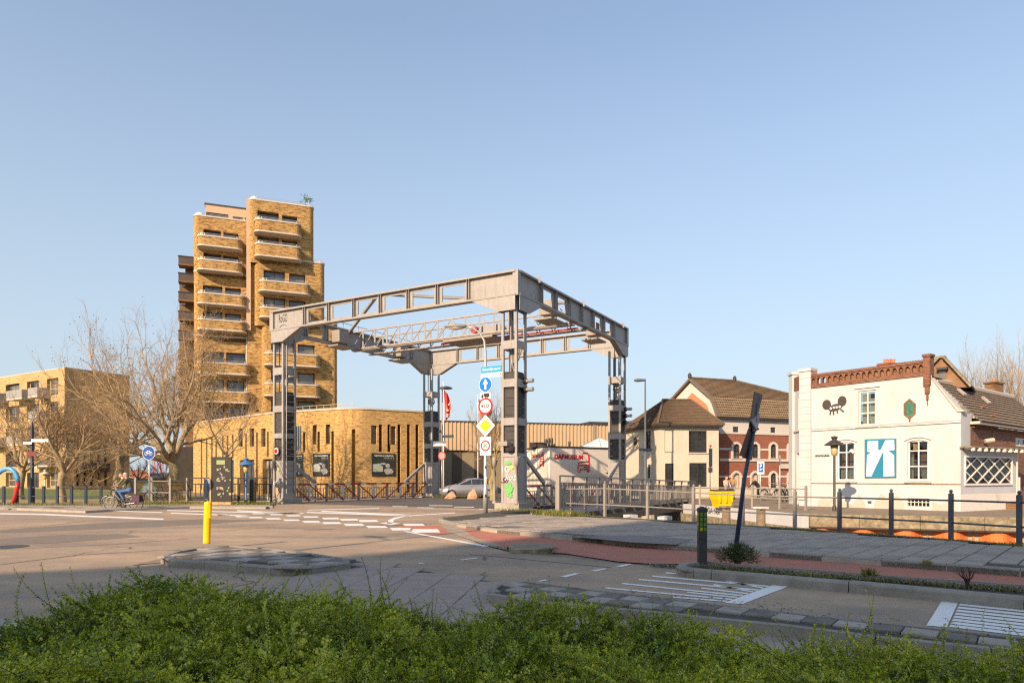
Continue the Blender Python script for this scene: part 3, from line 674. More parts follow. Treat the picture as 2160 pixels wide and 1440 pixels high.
# left chequered traffic island
LI = [(338, 1173), (370, 1163), (430, 1153), (480, 1149.5), (560, 1155), (650, 1166), (768, 1183), (700, 1192), (630, 1200), (560, 1196), (470, 1188), (400, 1183), (346, 1181)]
li = [G2(a, b, .12) for a, b in LI]; lisl = sheet('traffic_island', li, .105, JOINT)
kerb(li + [li[0]], -1 if sum(li[i][0] * li[(i + 1) % len(li)][1] - li[(i + 1) % len(li)][0] * li[i][1] for i in range(len(li))) < 0 else 1, lisl, .13, .14, .8)
tiles(shrink(li, .12), .135, -.35, .42, .42, .012, .05, [BLKL, BLKD], lisl, 'paver', lambda i, j: (i + j) % 2, tilt=.015, edges_out=1)
mark([(275, 1192), (345, 1176), (352, 1185), (300, 1189)], 'concrete_apron', .01, mat=M('apron_concrete', (.24, .19, .14), .9, .2, 3, dirt=.3))
# left far corner: pavement and chequered verge
lp = [(-90, 48), G2(0, 1070, .1), G2(110, 1074, .1), G2(180, 1077, .1), G2(230, 1074, .1), G2(400, 1068, .1), G2(560, 1069, .1), (-14.4, 41.6), (-15.6, 43.5), (-20.5, 46.5), (-30, 47), (-60, 52), (-90, 60)]
lpv = sheet('far_pavement', lp, .1, M('far_paving', (.36, .3, .23), .9, .15, 4, dirt=.2)); MB().prism(lp, -.02, .099, top=False).build('edge', CONC, lpv)
lpc = [G2(-60, 1069, .1), G2(0, 1071, .1), G2(120, 1073, .1), G2(200, 1072, .1), G2(150, 1068, .1), G2(0, 1067, .1), G2(-60, 1066, .1)]
tiles(lpc, .115, .1, .6, .6, .02, .04, [BLKL, BLKD], lpv, 'paver', lambda i, j: (i + j) % 2, tilt=.01)
kerb([G2(-30, 1074, .0), G2(50, 1076, .0), G2(150, 1079, .0), G2(230, 1077, .0), G2(400, 1071, .0), G2(575, 1071, .0)], 1, lpv, .2, .12, 1.5)
# lawn and dirt behind the left fence, verge right of leg
sheet('lawn', [(-95, 60), (-32, 41), (-19.5, 41.3), (-18, 46), (-24, 52), (-60, 90), (-110, 100)], .105, GRAS)
sheet('dirt_verge', [G2(-60, 1061, .11), G2(225, 1064, .11), G2(560, 1064, .11), (-14.9, 43), (-19, 46), (-24, 47), (-40, 44)], .11, M('dirt', (.3, .24, .12), .95, .4, 2.5, dirt=.4, dcol=(.1, .1, .03), dscale=1.5))
sheet('island_verge', [(-5.6, 54.0), (.5, 51.5), (2.6, 52.5), (3.2, 58), (-1, 62), (-8, 61)], .05, M('verge_dirt', (.3, .23, .13), .95, .3, 2.5, dirt=.4, dcol=(.1, .1, .03)))
kg = G(0, 1310, .12)
nk = thing('corner_kerb', 'rough grey kerb corner at the left edge of the photo, beside the hedge', 'kerb', (kg.x, kg.y, 0))
MB().prism([G2(-120, 1302, .12), G2(0, 1304, .12), G2(48, 1312, .12), G2(40, 1335, .12), G2(-60, 1350, .12), (-6, 4.5), (-9, 6)], -.02, .12).build('kerb_stone', CONC, nk)
# ================================================================== THE LIFTING BRIDGE PORTAL
u_ = (B_ - A_).normalized(); v_ = (C_ - A_).normalized(); ZT, ZB = 11.85, 10.6
portal = thing('bridge_portal', 'tall grey steel portal of the lifting bridge, four lattice legs joined by box beams', 'lift bridge', (A_.x, A_.y, 0))
def V3(p, z): return Vector((p.x, p.y, z))
def beam(P, Q, solids, label, gus=(True, True), leg=.95):
    d = (Q - P).normalized(); L = (Q - P).length; n = Vector((-d.y, d.x))
    FB_ = Face(P, Q); F_ = FB_
    b = MB(); w = .4
    for z0, z1 in ((ZT - .05, ZT), (ZB, ZB + .05)):
        b.obox(V3(P - n * w / 2, z0), (d * L).to_3d(), (n * w).to_3d(), (0, 0, z1 - z0))
    for z0, z1 in ((ZT - .26, ZT - .052), (ZB + .052, ZB + .24)):
        b.obox(V3(P - n * .02, z0), (d * L).to_3d(), (n * .04).to_3d(), (0, 0, z1 - z0))
    for sgn in (-1, 1):   # flange lips make the dark line under each chord
        b.obox(V3(P + n * (sgn * .19 - .015), ZT - .1), (d * L).to_3d(), (n * .03).to_3d(), (0, 0, .048))
        b.obox(V3(P + n * (sgn * .19 - .015), ZB + .052), (d * L).to_3d(), (n * .03).to_3d(), (0, 0, .04))
    bo = b.build('box_beam', STL, portal)
    for a, c in solids:
        m = MB(); m.obox(V3(P + d * (a * L + .01) - n * .024, ZB + .05), (d * ((c - a) * L - .02)).to_3d(), (n * .048).to_3d(), (0, 0, ZT - ZB - .1)); m.build('web_panel', STL, bo)
        rv = MB()
        for k in (a, c):
            for i in range(6):
                for off in (.12, .2):
                    s_ = (k * L + off) if k == a else (k * L - off)
                    for sg in (-1, 1):
                        c0 = P + d * s_ + n * .026 * sg; rv.box((c0.x, c0.y, ZB + .2 + i * .17), (.035, .035, .035), math.atan2(d.y, d.x))
        rv.build('rivets', STL, bo)['kind'] = 'stuff'
    for k in range(7):
        tt = .162 + .1127 * k; hw = .26
        m = MB(); m.obox(V3(P + d * (tt * L - hw) - n * .03, ZB + .24), (d * 2 * hw).to_3d(), (n * .06).to_3d(), (0, 0, ZT - ZB - .5))
        for s_ in (-.07, .07): m.obox(V3(P + d * (tt * L + s_ - .012) - n * .17, ZB + .09), (d * .024).to_3d(), (n * .34).to_3d(), (0, 0, ZT - ZB - .19))
        m.build('stiffener_post', STL, bo)
    for e, (O, dd) in enumerate(((P, d), (Q, -d))):
        m = MB(); nn_ = n
        o0 = [(0, ZB - .002), (0, ZB - .72), (leg, ZB - .72), (2.5, ZB - .002)]
        for off in (-.16, .16):
            vs = [V3(O + dd * s_ + n * (off - .012), z) for s_, z in o0] + [V3(O + dd * s_ + n * (off + .012), z) for s_, z in o0]
            m.add(vs, [(0, 1, 2, 3), (7, 6, 5, 4), (0, 4, 5, 1), (1, 5, 6, 2), (2, 6, 7, 3), (3, 7, 4, 0)])
        m.obox(V3(O + dd * leg - n * .19, ZB - .745), (dd * 1.55).to_3d() + Vector((0, 0, .72)), (n * .38).to_3d(), (0, 0, .03))
        m.build('gusset', STL, bo)
    return bo
s6 = lambda a: a
beam(A_, B_, [(0, .16), (.845, 1)], 'front')
beam(A_, C_, [(0, .15), (.39, .5), (.5, .61), (.845, 1)], 'right')
beam(B_, D_, [(0, .15), (.39, .5), (.5, .61), (.845, 1)], 'left')
beam(D_, C_, [(0, .16), (.845, 1)], 'back')
# corner end plates
for P in (A_, B_, C_, D_): MB().box((P.x, P.y, (ZT + ZB) / 2), (.3, .3, ZT - ZB + .01), math.atan2(u_.y, u_.x)).build('corner_block', STL, portal)
# ROGO tag on the left end panel
FF = Face(A_, B_)
sx = FF.s(597, .03); 
text_obj('RoGO', portal, FF, FF.s(597, .03), FF.z(597, 671, .03), .5, SBLK, .03, 'graffiti_tag', width=.72, bold=.005)
MB().tube([FF.w(FF.s(x, .03), FF.z(x, y, .03), .035) for x, y in ((590, 690), (595, 686), (600, 684), (605, 687))], .014, 5).build('graffiti_tag', SBLK, portal)
# legs
WU, WV = .88, 1.02
def leg_at(P, su, sv, lights, bands, solid=2.6):
    e1, e2 = u_ * su, v_ * sv; ang = math.atan2(u_.y, u_.x)
    lg = MB(); cols = []
    for a in (0, 1):
        for b in (0, 1):
            c = P + e1 * (.06 + a * (WU - .12)) + e2 * (.06 + b * (WV - .12)); cols.append(c)
            lg.box((c.x, c.y, (.3 + ZB - .7) / 2 + .15), (.13, .13, ZB - .7 - .3 + .3), ang)
    o = lg.build('leg', STL, portal)
    cen = P + e1 * WU / 2 + e2 * WV / 2
    def hb(z0, z1, inset, mat, name, off=0.0):
        a0 = P + e1 * inset + e2 * inset
        return MB().obox(V3(a0, z0), (e1 * (WU - 2 * inset)).to_3d(), (e2 * (WV - 2 * inset)).to_3d(), (0, 0, z1 - z0)).build(name, mat, o)
    def collar(z0, z1):
        m = MB(); t_ = .014; a0 = P - e1 * t_ - e2 * t_
        m.obox(V3(a0, z0), (e1 * (WU + 2 * t_)).to_3d(), (e2 * t_).to_3d(), (0, 0, z1 - z0))
        m.obox(V3(P - e1 * t_ + e2 * WV, z0), (e1 * (WU + 2 * t_)).to_3d(), (e2 * t_).to_3d(), (0, 0, z1 - z0))
        m.obox(V3(P - e1 * t_, z0), (e2 * WV).to_3d(), (e1 * t_).to_3d(), (0, 0, z1 - z0))
        m.obox(V3(P + e1 * WU, z0), (e2 * WV).to_3d(), (e1 * t_).to_3d(), (0, 0, z1 - z0))
        m.build('batten_plate', STL, o)
    for z0, z1 in bands: collar(z0, z1)
    top = bands[0][0] - .3
    cwz = 6.9; z = solid + .03
    while z < cwz - .05:
        h = min(.42, cwz - z)
        hb(z, z + h - .02, .1, CW, 'counterweight_block'); z += h
    hb(.3, solid, .02, STL, 'base_casing')
    MB().obox(V3(P - e1 * .25 - e2 * .25, -.6), (e1 * (WU + .5)).to_3d(), (e2 * (WV + .5)).to_3d(), (0, 0, .92)).build('plinth', CONC, o)
    # pulley and hanger under the upper batten
    m = MB(); c = V3(cen, bands[-1][0] - .35); m.disc(c - v_.to_3d() * .06, v_.to_3d(), .3, .12, 16); m.build('pulley', STL2, o)
    MB().bar(c + (u_ * .12).to_3d() + Vector((0, 0, -.1)), c + (u_ * -.15).to_3d() + Vector((0, 0, -1.35)), .12, .1).build('hanger', STL, o)
    cb = MB()
    for q in (.1, -.1): cb.tube([V3(cen + u_ * q, 6.9), V3(cen + u_ * q, ZB - .6)], .02, 5)
    cb.tube([V3(cen - v_ * .35 + u_ * .05, 2.6), V3(cen - v_ * .35 + u_ * .05, ZB)], .03, 5); cb.build('cable', DST, o)
    return o, cen
bn = [(2.62, 2.8), (4.19, 4.56), (6.1, 6.5), (8.0, 8.42)]
la, ca = leg_at(A_, 1, 1, 2, bn)
lb, cb_ = leg_at(B_, -1, 1, 0, [(2.3, 2.62), (4.0, 4.3), (5.6, 6.0), (7.9, 8.35)])
lc, cc = leg_at(C_, 1, -1, 3, [(2.62, 2.8), (4.19, 4.56), (6.1, 6.5), (8.0, 8.42)])
ld, cd_ = leg_at(D_, -1, -1, 0, [(2.62, 2.8), (3.9, 4.25), (5.6, 6.0), (8.0, 8.42)])
# standing pipe guards beside the legs, diagonal braces with mesh at the leg feet
def brace(P, dv_, h0, run, name='foot_brace'):
    m = MB(); q0 = V3(P, 2.6); q1 = V3(P + dv_ * run, 1.25)
    m.bar(q0, q1, .12, .2); m.bar(V3(P + dv_ * .02, .3), V3(P + dv_ * run, .3), .08, .08); m.bar(q1, V3(P + dv_ * run, .0), .1, .1)
    o = m.build(name, STL, portal); g = MB()
    k = 14
    for i in range(1, k):
        t_ = i / k; g.bar(V3(P + dv_ * run * t_, .3), V3(P + dv_ * run * t_, 2.6 - 1.35 * t_), .015, .015)
    for i in range(1, 12):
        z = .3 + i * .19; e = run if z < 1.25 else run * (2.6 - z) / 1.35
        g.bar(V3(P + dv_ * .02, z), V3(P + dv_ * e, z), .015, .015, )
    g.build('mesh_guard', STL2, o); return o
brace(A_ + v_ * (WV + .05) + u_ * .1, v_, 2.6, 2.1); brace(B_ + v_ * (WV + .05) - u_ * .1, v_, 2.6, 2.3)
brace(C_ - v_ * (WV + .05) + u_ * .1, -v_, 2.6, 2.1); brace(D_ - v_ * (WV + .05) - u_ * .1, -v_, 2.6, 2.3)
for P, off in ((A_ + u_ * (WU + .35), -v_ * .1), (B_ + u_ * .35, -v_ * .05), (A_ - u_ * .0 - v_ * .22, -u_ * .12), (B_ - u_ * (WU * .2) - v_ * .22, u_ * .0)):
    c = P + off; m = MB(); m.lathe((c.x, c.y, 0.28), [(.11, 0), (.11, .12), (.055, .14), (.055, 1.85), (.11, 1.87), (.11, 2.3), (.07, 2.34)], 12)
    o = m.build('guard_pipe', STL2, portal, True)
    MB().tube([(c.x, c.y, 2.2), (c.x + v_.x * .1, c.y + v_.y * .1 , 2.55), (c.x + v_.x * .25 - u_.x * .05, c.y + v_.y * .25, 2.6)], .035, 6).build('bracket', STL2, o)
# ladder on the left leg
ld_ = MB(); Pl = B_ - u_ * (WU + .06) + v_ * .2; Pr = B_ - u_ * (WU + .06) + v_ * .85
for q in (Pl, Pr): ld_.bar(V3(q, .6), V3(q, 10.0), .05, .05)
z = .8
while z < 9.9: ld_.bar(V3(Pl, z), V3(Pr, z), .03, .03); z += .42
ld_.build('ladder', STL, portal)
# boat signal lamps on legs A and C, red lamp on leg B, floodlight on leg A
def sig(P, z, n, parent=None, step=.42, dirn=None):
    dirn = dirn or -u_
    for k in range(n):
        c = V3(P, z - k * step); o = MB().tube([c, c + dirn.to_3d() * .12], .16, 12).build('signal_lamp', SBLK, portal)
        m = MB(); m.tube([c + dirn.to_3d() * .1, c + dirn.to_3d() * .42 + Vector((0, 0, -.03))], .1, 12); m.build('hood', GALV, o)
def face_sig(px, py, P, n, step, r=.1):
    for k in range(n):
        c = V3(P, 0); Y = P.y; z = EYE + (YH - (py + k * step)) * Y / FPX
        c = V3(P, z); dr = (-u_ * .9 - v_ * .1).normalized().to_3d()
        o = MB().tube([c, c + dr * .16], .15, 12).build('signal_lamp', SBLK, portal)
        MB().tube([c + dr * .1, c + dr * .55 + Vector((0, 0, .0))], [.09, .11], 12).build('hood', GALV, o)
face_sig(1108, 804, A_ + v_ * .75, 2, 18)
face_sig(1315, 863, C_ - v_ * .3, 3, 14)
c = V3(A_ + u_ * .45 - v_ * .12, EYE + 71 * 33.4 / FPX); o = MB().box((c.x - .15, c.y - .12, c.z), (.5, .4, .22), -.5).build('floodlight', STL2, portal); MB().box((c.x + .1, c.y - .1, c.z - .22), (.3, .3, .3), .4).build('gear_box', DST, o)
c = FF.w(FF.L - .35, 0, .03); z = EYE + (YH - 951) * 41.9 / FPX
o = MB().disc((c.x, c.y, z), FF.n.to_3d(), .2, .06, 20).build('warning_lamp', SWH, portal); MB().disc(Vector((c.x, c.y, z)) + FF.n.to_3d() * .06, FF.n.to_3d(), .13, .03, 16).build('red_lens', SRED, o)
# graffiti on leg casings
FA = Face(A_, A_ + u_); 
GRN = M('green_spray', (.12, .42, .1), .6, .3, 9); LIM = M('lime_spray', (.55, .6, .08), .6, .2, 9); ORS = M('orange_spray', (.6, .3, .2), .6, .3, 9)
def splat(F, s, z, rx, rz, mat, seed, off=.018, parent=portal):
    r = random.Random(seed); n = 26; out = [(s + rx * math.cos(2 * math.pi * k / n) * r.uniform(.55, 1.1), z + rz * math.sin(2 * math.pi * k / n) * r.uniform(.55, 1.1)) for k in range(n)]
    MB().slab(F, out, off, off + .004).build('graffiti', mat, parent)
splat(FA, .42, 1.05, .3, .28, GRN, 2); splat(FA, .4, .7, .2, .12, GRN, 5); splat(FA, .5, 2.3, .2, .12, GRN, 3); splat(FA, .3, 2.08, .16, .1, LIM, 4)
text_obj('1G', portal, FA, .62, 2.0, .3, SWH, .02, 'graffiti_tag'); text_obj('ko5', portal, FA, .3, 1.6, .3, SWH, .02, 'graffiti_tag', italic=.4); text_obj('Sn', portal, FA, .68, 1.45, .28, SBLK, .02, 'graffiti_tag', italic=.6)
FBL = Face(B_, B_ - u_); splat(FBL, .35, .75, .22, .3, ORS, 8); splat(FBL, .5, 2.1, .14, .12, LIM, 9); text_obj('ow', portal, FBL, .35, 1.25, .24, SWH, .02, 'graffiti_tag', bold=.02)
# the two walkway trusses between the side beams, platform and red cable pipes
def truss(t0, name, n=16, zb=10.55, zt=11.75):
    P, Q = A_ + v_ * t0 * 15.23, B_ + (D_ - B_) * t0; L = (Q - P).length; d = (Q - P).normalized(); m = MB()
    for z in (zb, zt): m.bar(V3(P, z), V3(Q, z), .12, .1)
    o = m.build(name, STL, portal)
    for i in range(1, n):
        a = V3(P + d * L * i / n, zb); MB().bar(a, a + Vector((0, 0, zt - zb)), .09, .09).build('upright', STL, o)
    for i in range(n):
        a, b = V3(P + d * L * i / n, zb), V3(P + d * L * (i + 1) / n, zt)
        if i >= n // 2: a, b = V3(P + d * L * i / n, zt), V3(P + d * L * (i + 1) / n, zb)
        MB().bar(a, b, .045, .045).build('diagonal', STL, o)
    return P, Q, d, L
P1, Q1, d1, L1 = truss(.43, 'walkway_truss'); P2, Q2, d2, L2 = truss(.56, 'walkway_truss')
m = MB(); m.obox(V3(P1, 10.42), (Q1 - P1).to_3d(), (v_ * .35).to_3d(), (0, 0, .06)); m.obox(V3(P2 - v_ * .35, 10.42), (Q2 - P2).to_3d(), (v_ * .35).to_3d(), (0, 0, .06)); m.build('walkway_floor', STL2, portal)
m = MB(); a = P1 + d1 * L1 * .32; m.obox(V3(a, 10.3), (d1 * L1 * .22).to_3d(), (v_ * 2.0).to_3d(), (0, 0, .14)); m.build('machinery_platform', STL2, portal)
m = MB(); a = P1 + d1 * L1 * .42 + v_ * .7; m.disc(V3(a, 11.0) - v_.to_3d() * .2, v_.to_3d(), .24, .4, 18); m.build('red_motor', RPT, portal)
a = P1 + d1 * L1 * .34 + v_ * .7; MB().box((a.x, a.y, 10.85), (1.5, .8, .5), math.atan2(u_.y, u_.x)).build('gear_housing', STL, portal)
for kz, k, f0, f1 in ((10.7, .47, .02, .42), (10.72, .5, .5, .98), (10.55, .53, .02, .6)):
    a, b = A_ + (B_ - A_) * f0 + v_ * 15.23 * k, A_ + (B_ - A_) * f1 + v_ * 15.23 * k
    MB().tube([V3(a, kz), V3(b, kz)], .06, 8).build('red_pipe', RPT, portal)
# wind bracing in the roof plane
m = MB()
for f0, f1, s0, s1 in ((.52, 1, 0, .43), (.48, 0, 0, .43)):
    m.bar(V3(A_ + (B_ - A_) * f0 + v_ * 15.23 * s0, ZT - .12), V3(A_ + (B_ - A_) * f1 + v_ * 15.23 * s1, ZT - .2), .16, .14)
m.build('roof_brace', STL, portal)
# machine boxes inside the right and left beams, handrail and brackets on top
for P, dd in ((A_, v_), (B_, v_)):
    for k in (.33, .75):
        c = P + dd * 15.2 * k - (u_ * (-.75) if P is A_ else u_ * .75); MB().box((c.x, c.y, 11.1), (.9, .7, .8), math.atan2(v_.y, v_.x)).build('machine_box', STL2, portal)
        cc_ = c; MB().box((cc_.x, cc_.y, 10.4), (1.6, 1.1, .1), math.atan2(v_.y, v_.x)).build('box_platform', STL2, portal)
    for k in (.13, .5, .93):
        c = P + dd * 15.2 * k - u_ * .22; MB().box((c.x, c.y, ZT + .0), (.12, .1, .35)).build('lifting_lug', STL, portal)
m = MB()
for k in range(9): c = B_ + v_ * 15.2 * (.1 + k * .1) ; m.bar(V3(c, ZT), V3(c, ZT + .5), .03, .03)
m.bar(V3(B_ + v_ * 1.5, ZT + .5), V3(B_ + v_ * 13.8, ZT + .5), .03, .03); m.build('top_handrail', STL2, portal)

# ================================================================== RAILINGS
def post_mb(h=1.16, w=.085, ball=True, cap=True):
    m = MB(); m.rings([[(-w / 2, -w / 2, 0), (w / 2, -w / 2, 0), (w / 2, w / 2, 0), (-w / 2, w / 2, 0)], [(-w / 2, -w / 2, h), (w / 2, -w / 2, h), (w / 2, w / 2, h), (-w / 2, w / 2, h)], [(-w / 4, -w / 4, h + .02), (w / 4, -w / 4, h + .02), (w / 4, w / 4, h + .02), (-w / 4, w / 4, h + .02)]])
    if ball: m.lathe((0, 0, h + .015), [(.012, 0), (.016, .008), (.036, .025), (.042, .045), (.034, .07), (.012, .085), (.001, .088)], 12)
    return m
STLSH = M('shaded_railing_paint', (.05, .06, .08), .5, .2, 3, dirt=.4, dcol=(.22, .18, .13), dscale=2)  # dark bluish copy of the railing paint, shade put into the colour
def railing(label, P, hs, mat, pmat=None, z=.12, name='railing', rails=(.99, .42), pw=.085, rr=.022, ball=True, cat='railing', group=None, posts=None, zs=None):
    t_ = thing(name, label, cat, (P[0][0], P[0][1], z), group)
    for i, p in enumerate(P):
        h = hs[i] if isinstance(hs, list) else hs; a = P[min(i + 1, len(P) - 1)]; b = P[max(i - 1, 0)]
        me = post_mb(h, pw, ball).mesh('post', pmat(i) if callable(pmat) else (pmat or mat))
        zz = zs[i] if zs else z
        inst('post', me, t_, (p[0], p[1], zz), math.atan2(a[1] - b[1], a[0] - b[0]))
    for i in range(len(P) - 1):
        for r in rails:
            h0 = hs[i] if isinstance(hs, list) else hs; h1 = hs[i + 1] if isinstance(hs, list) else hs
            z0, z1 = (zs[i], zs[i + 1]) if zs else (z, z)
            MB().tube([(P[i][0], P[i][1], z0 + r * h0 / 1.16), (P[i + 1][0], P[i + 1][1], z1 + r * h1 / 1.16)], rr, 8).build('rail', mat(i) if callable(mat) else mat, t_)
    return t_
PX = [(1190, 1083), (1276, 1089.3), (1366, 1094), (1463, 1100.8), (1567, 1106.2), (1676.6, 1113.1), (1771, 1119.9), (1880, 1127.6), (2006, 1136.7), (2150, 1148.8)]
PT = [1022, 1020, 1024, 1028, 1033, 1036, 1037, 1039, 1041, 1044]
P = [G2(a, b, .12) for a, b in PX]; hs = [(b - t) * math.hypot(*(0, P[i][1])) / FPX for i, ((a, b), t) in enumerate(zip(PX, PT))]
pd2 = (Vector(P[-1]) - Vector(P[-2])); P.append(tuple(Vector(P[-1]) + pd2)); hs.append(hs[-1])
railing('canal railing of ball topped posts and two rails, beige, with shade painted dark blue into the right end', P, hs, lambda i: STL2 if i < 6 else STLSH, lambda i: STL2 if i < 6 else STLSH, name='canal_railing')
# bridge side rails: red and white, along B-D, and short piece along A-C
def barrier(P, Q, n, label, y0=.1, h=1.2, extra=True):
    d = (Q - P).normalized(); L = (Q - P).length; t_ = thing('bridge_railing', label, 'railing', (P.x, P.y, 0))
    k = int(L / .5)
    for i in range(k):
        MB().obox(V3(P + d * L * i / k, h - .12), (d * (L / k - .003)).to_3d(), Vector((-d.y, d.x, 0)) * .1, (0, 0, .12)).build('top_rail', RPT if i % 3 else WPT, t_)
        MB().obox(V3(P + d * L * i / k, y0), (d * (L / k - .003)).to_3d(), Vector((-d.y, d.x, 0)) * .08, (0, 0, .08)).build('bottom_rail', RPT if i % 2 == 0 else WPT, t_)
    for i in range(n + 1):
        a = P + d * L * i / n; MB().obox(V3(a + d * -.06, y0 - .1), (d * .12).to_3d(), Vector((-d.y, d.x, 0)) * .12, (0, 0, h - y0 + .1)).build('post', WPT if i % 2 else STL, t_)
        if i < n:
            b = P + d * L * (i + 1) / n; z0, z1 = (h - .12, y0) if i < n / 2 else (y0, h - .12)
            MB().bar(V3(a, z0), V3(b, z1), .05, .07).build('diagonal', RPT, t_)
    nb = int(L / .24)
    for i in range(nb):
        a = P + d * L * (i + .5) / nb + Vector((-d.y, d.x)) * .16; MB().bar(V3(a, y0 + .05), V3(a, .86), .04, .04).build('bar', STL2, t_)
    a0, a1 = P + Vector((-d.y, d.x)) * .16, Q + Vector((-d.y, d.x)) * .16; MB().bar(V3(a0, .86), V3(a1, .86), .04, .03).build('bar_rail', STL2, t_)
    return t_
barrier(B_ + v_ * 1.15 - u_ * .35, D_ - v_ * 1.1 - u_ * .35, 9, 'red and white striped bridge railing with diagonal bars, between the two left portal legs')
barrier(A_ + v_ * 1.2 + u_ * .2, C_ - v_ * 1.2 + u_ * .2, 8, 'red and white bridge railing running away behind the near right portal leg')
# long grey balustrade of the footbridge
Pb = Vector(G2(1176, 1086, .0)) * .0 + Vector((1.85, 27.0)); Qb = Vector((11.6, 43.0)); db = (Qb - Pb).normalized(); Lb = (Qb - Pb).length
fb = thing('footbridge_balustrade', 'long grey balustrade with many thin bars and slanted struts, along the footbridge', 'balustrade', (Pb.x, Pb.y, 0))
zt = lambda s: 1.66 - .36 * s / Lb; zb_ = lambda s: .42 - .12 * s / Lb
nl = Vector((db.y, -db.x))
def bl(s, z, o=0.0): p = Pb + db * s + nl * o; return Vector((p.x, p.y, z))
for k in range(4):
    s0, s1 = Lb * k / 4, Lb * (k + 1) / 4 - .01
    MB().bar(bl(s0, zt(s0)), bl(s1, zt(s1)), .12, .06).build('handrail', STL2, fb); MB().bar(bl(s0, zt(s0) - .28, -.05), bl(s1, zt(s1) - .28, -.05), .05, .05).build('upper_rail', STL2, fb); MB().bar(bl(s0, zb_(s0) - .05), bl(s1, zb_(s1) - .05), .05, .06).build('lower_rail', STL2, fb)
nbar = 84
for i in range(nbar):
    s = Lb * (i + .5) / nbar; MB().bar(bl(s, zb_(s) - .04, -.03), bl(s, zt(s) - .29, -.05), .045, .04).build('bar', STL2, fb)
for i in range(15):
    s = Lb * i / 14; m = MB(); m.bar(bl(s, zt(s) - .02), bl(s, zt(s) - .42, -.1), .05, .09); m.bar(bl(s, zt(s) - .42, -.1), bl(s, .25, -.1), .05, .09); m.bar(bl(s, .3, -.1), bl(s, -.25, .25), .05, .09); m.build('strut', STL2, fb)
fdk = MB(); fdk.obox(bl(-.2, -.15, -.1), (db * (Lb + .4)).to_3d(), (nl * -2.6).to_3d(), (0, 0, .25)); tag(fdk.build('footbridge_deck', DST), kind='structure')
m = MB(); m.obox(bl(-.1, -.35, .3), (db * (Lb + .2)).to_3d(), (nl * .1).to_3d(), (0, 0, .3)); tag(m.build('footbridge_edge_beam', DST), kind='structure')
c = bl(0, 0); m = post_mb(1.66, .14, False).mesh('end_post', STL2); inst('end_post', m, fb, (Pb.x, Pb.y, .0), math.atan2(db.y, db.x))
# far bank railing
fr = [G2(x, y, .1) for x, y in ((1476, 1068), (1531, 1069), (1587, 1071), (1645, 1073), (1700, 1076))]
railing('thin grey railing on the far canal bank, in front of the yellow container', fr, 1.1, STL2, name='far_bank_railing', z=.1, rails=(1.02, .5), pw=.09, rr=.025, ball=False)
# left railings
lf = [G2(x, 1064 - .005 * x, .1) for x in (-60, -27, 8, 36, 63, 92, 121, 151, 181, 213)]
railing('low dark navy fence with square posts and two thin rails, along the lawn', lf, 1.0, NAVY, name='low_fence', z=.1, rails=(1.08, .52), pw=.12, rr=.022, ball=False, cat='fence')
lm = [G2(x, y, .1) for x, y in ((286, 1063), (320, 1061), (359, 1062.5), (395, 1061))]
railing('pale grey railing with two horizontal rails, in front of the graffiti wall', lm, 1.45, STL2, name='grey_railing', z=.1, rails=(1.02, .5), pw=.1, rr=.028, ball=False)
def balustrade(P, Q, label, n, z=.1, h=1.45, mat=DST):
    P, Q = Vector(P), Vector(Q); d = (Q - P).normalized(); L = (Q - P).length; t_ = thing('dark_balustrade', label, 'balustrade', (P.x, P.y, z))
    for i in range(n + 1):
        a = P + d * L * i / n; MB().bar(V3(a, z), V3(a, z + h), .09, .09).build('post', mat, t_)
    for r in (h, h * .76, .18): MB().bar(V3(P, z + r), V3(Q, z + r), .06, .06).build('rail', mat, t_)
    nb = int(L / .26)
    for i in range(nb): a = P + d * L * (i + .5) / nb; MB().bar(V3(a, z + .18), V3(a, z + h * .76), .05, .04).build('bar', mat, t_)
balustrade(G2(397, 1061, .1), G2(572, 1060, .1), 'dark balustrade with wide vertical bars, left of the left portal leg', 5)
# ================================================================== BUILDINGS
def arch_pts(s0, s1, z1, rise, n=8):
    return [(s0 + (s1 - s0) * k / n, z1 - rise + rise * math.sin(math.pi * k / n) ** .8) for k in range(n + 1)]
def surround(F, s0, s1, z0, z1, w, rise, d0, d1, mb, bottom=False):
    """plaster frame round an arched opening"""
    inn = [(s0, z0)] + arch_pts(s0, s1, z1, rise) + [(s1, z0)]
    out = [(s0 - w, z0)] + arch_pts(s0 - w, s1 + w, z1 + w, rise + w * .6) + [(s1 + w, z0)]
    n = len(inn)
    for i in range(n - 1):
        a, b, c, d = inn[i], inn[i + 1], out[i + 1], out[i]
        A = [F.w(*p, d1) for p in (a, b, c, d)]; B = [F.w(*p, d0) for p in (a, b, c, d)]
        mb.add(A + B, [(0, 1, 2, 3), (7, 6, 5, 4), (0, 4, 5, 1), (2, 6, 7, 3)])
    if bottom: mb.fbox(F, s0 - w, s1 + w, z0 - w * .6, z0, d0, d1 + .02)
def backing(poly, z1, mat, parent, name='core', z0=-.01):
    return MB().prism(poly, z0, z1).build(name, mat, parent)

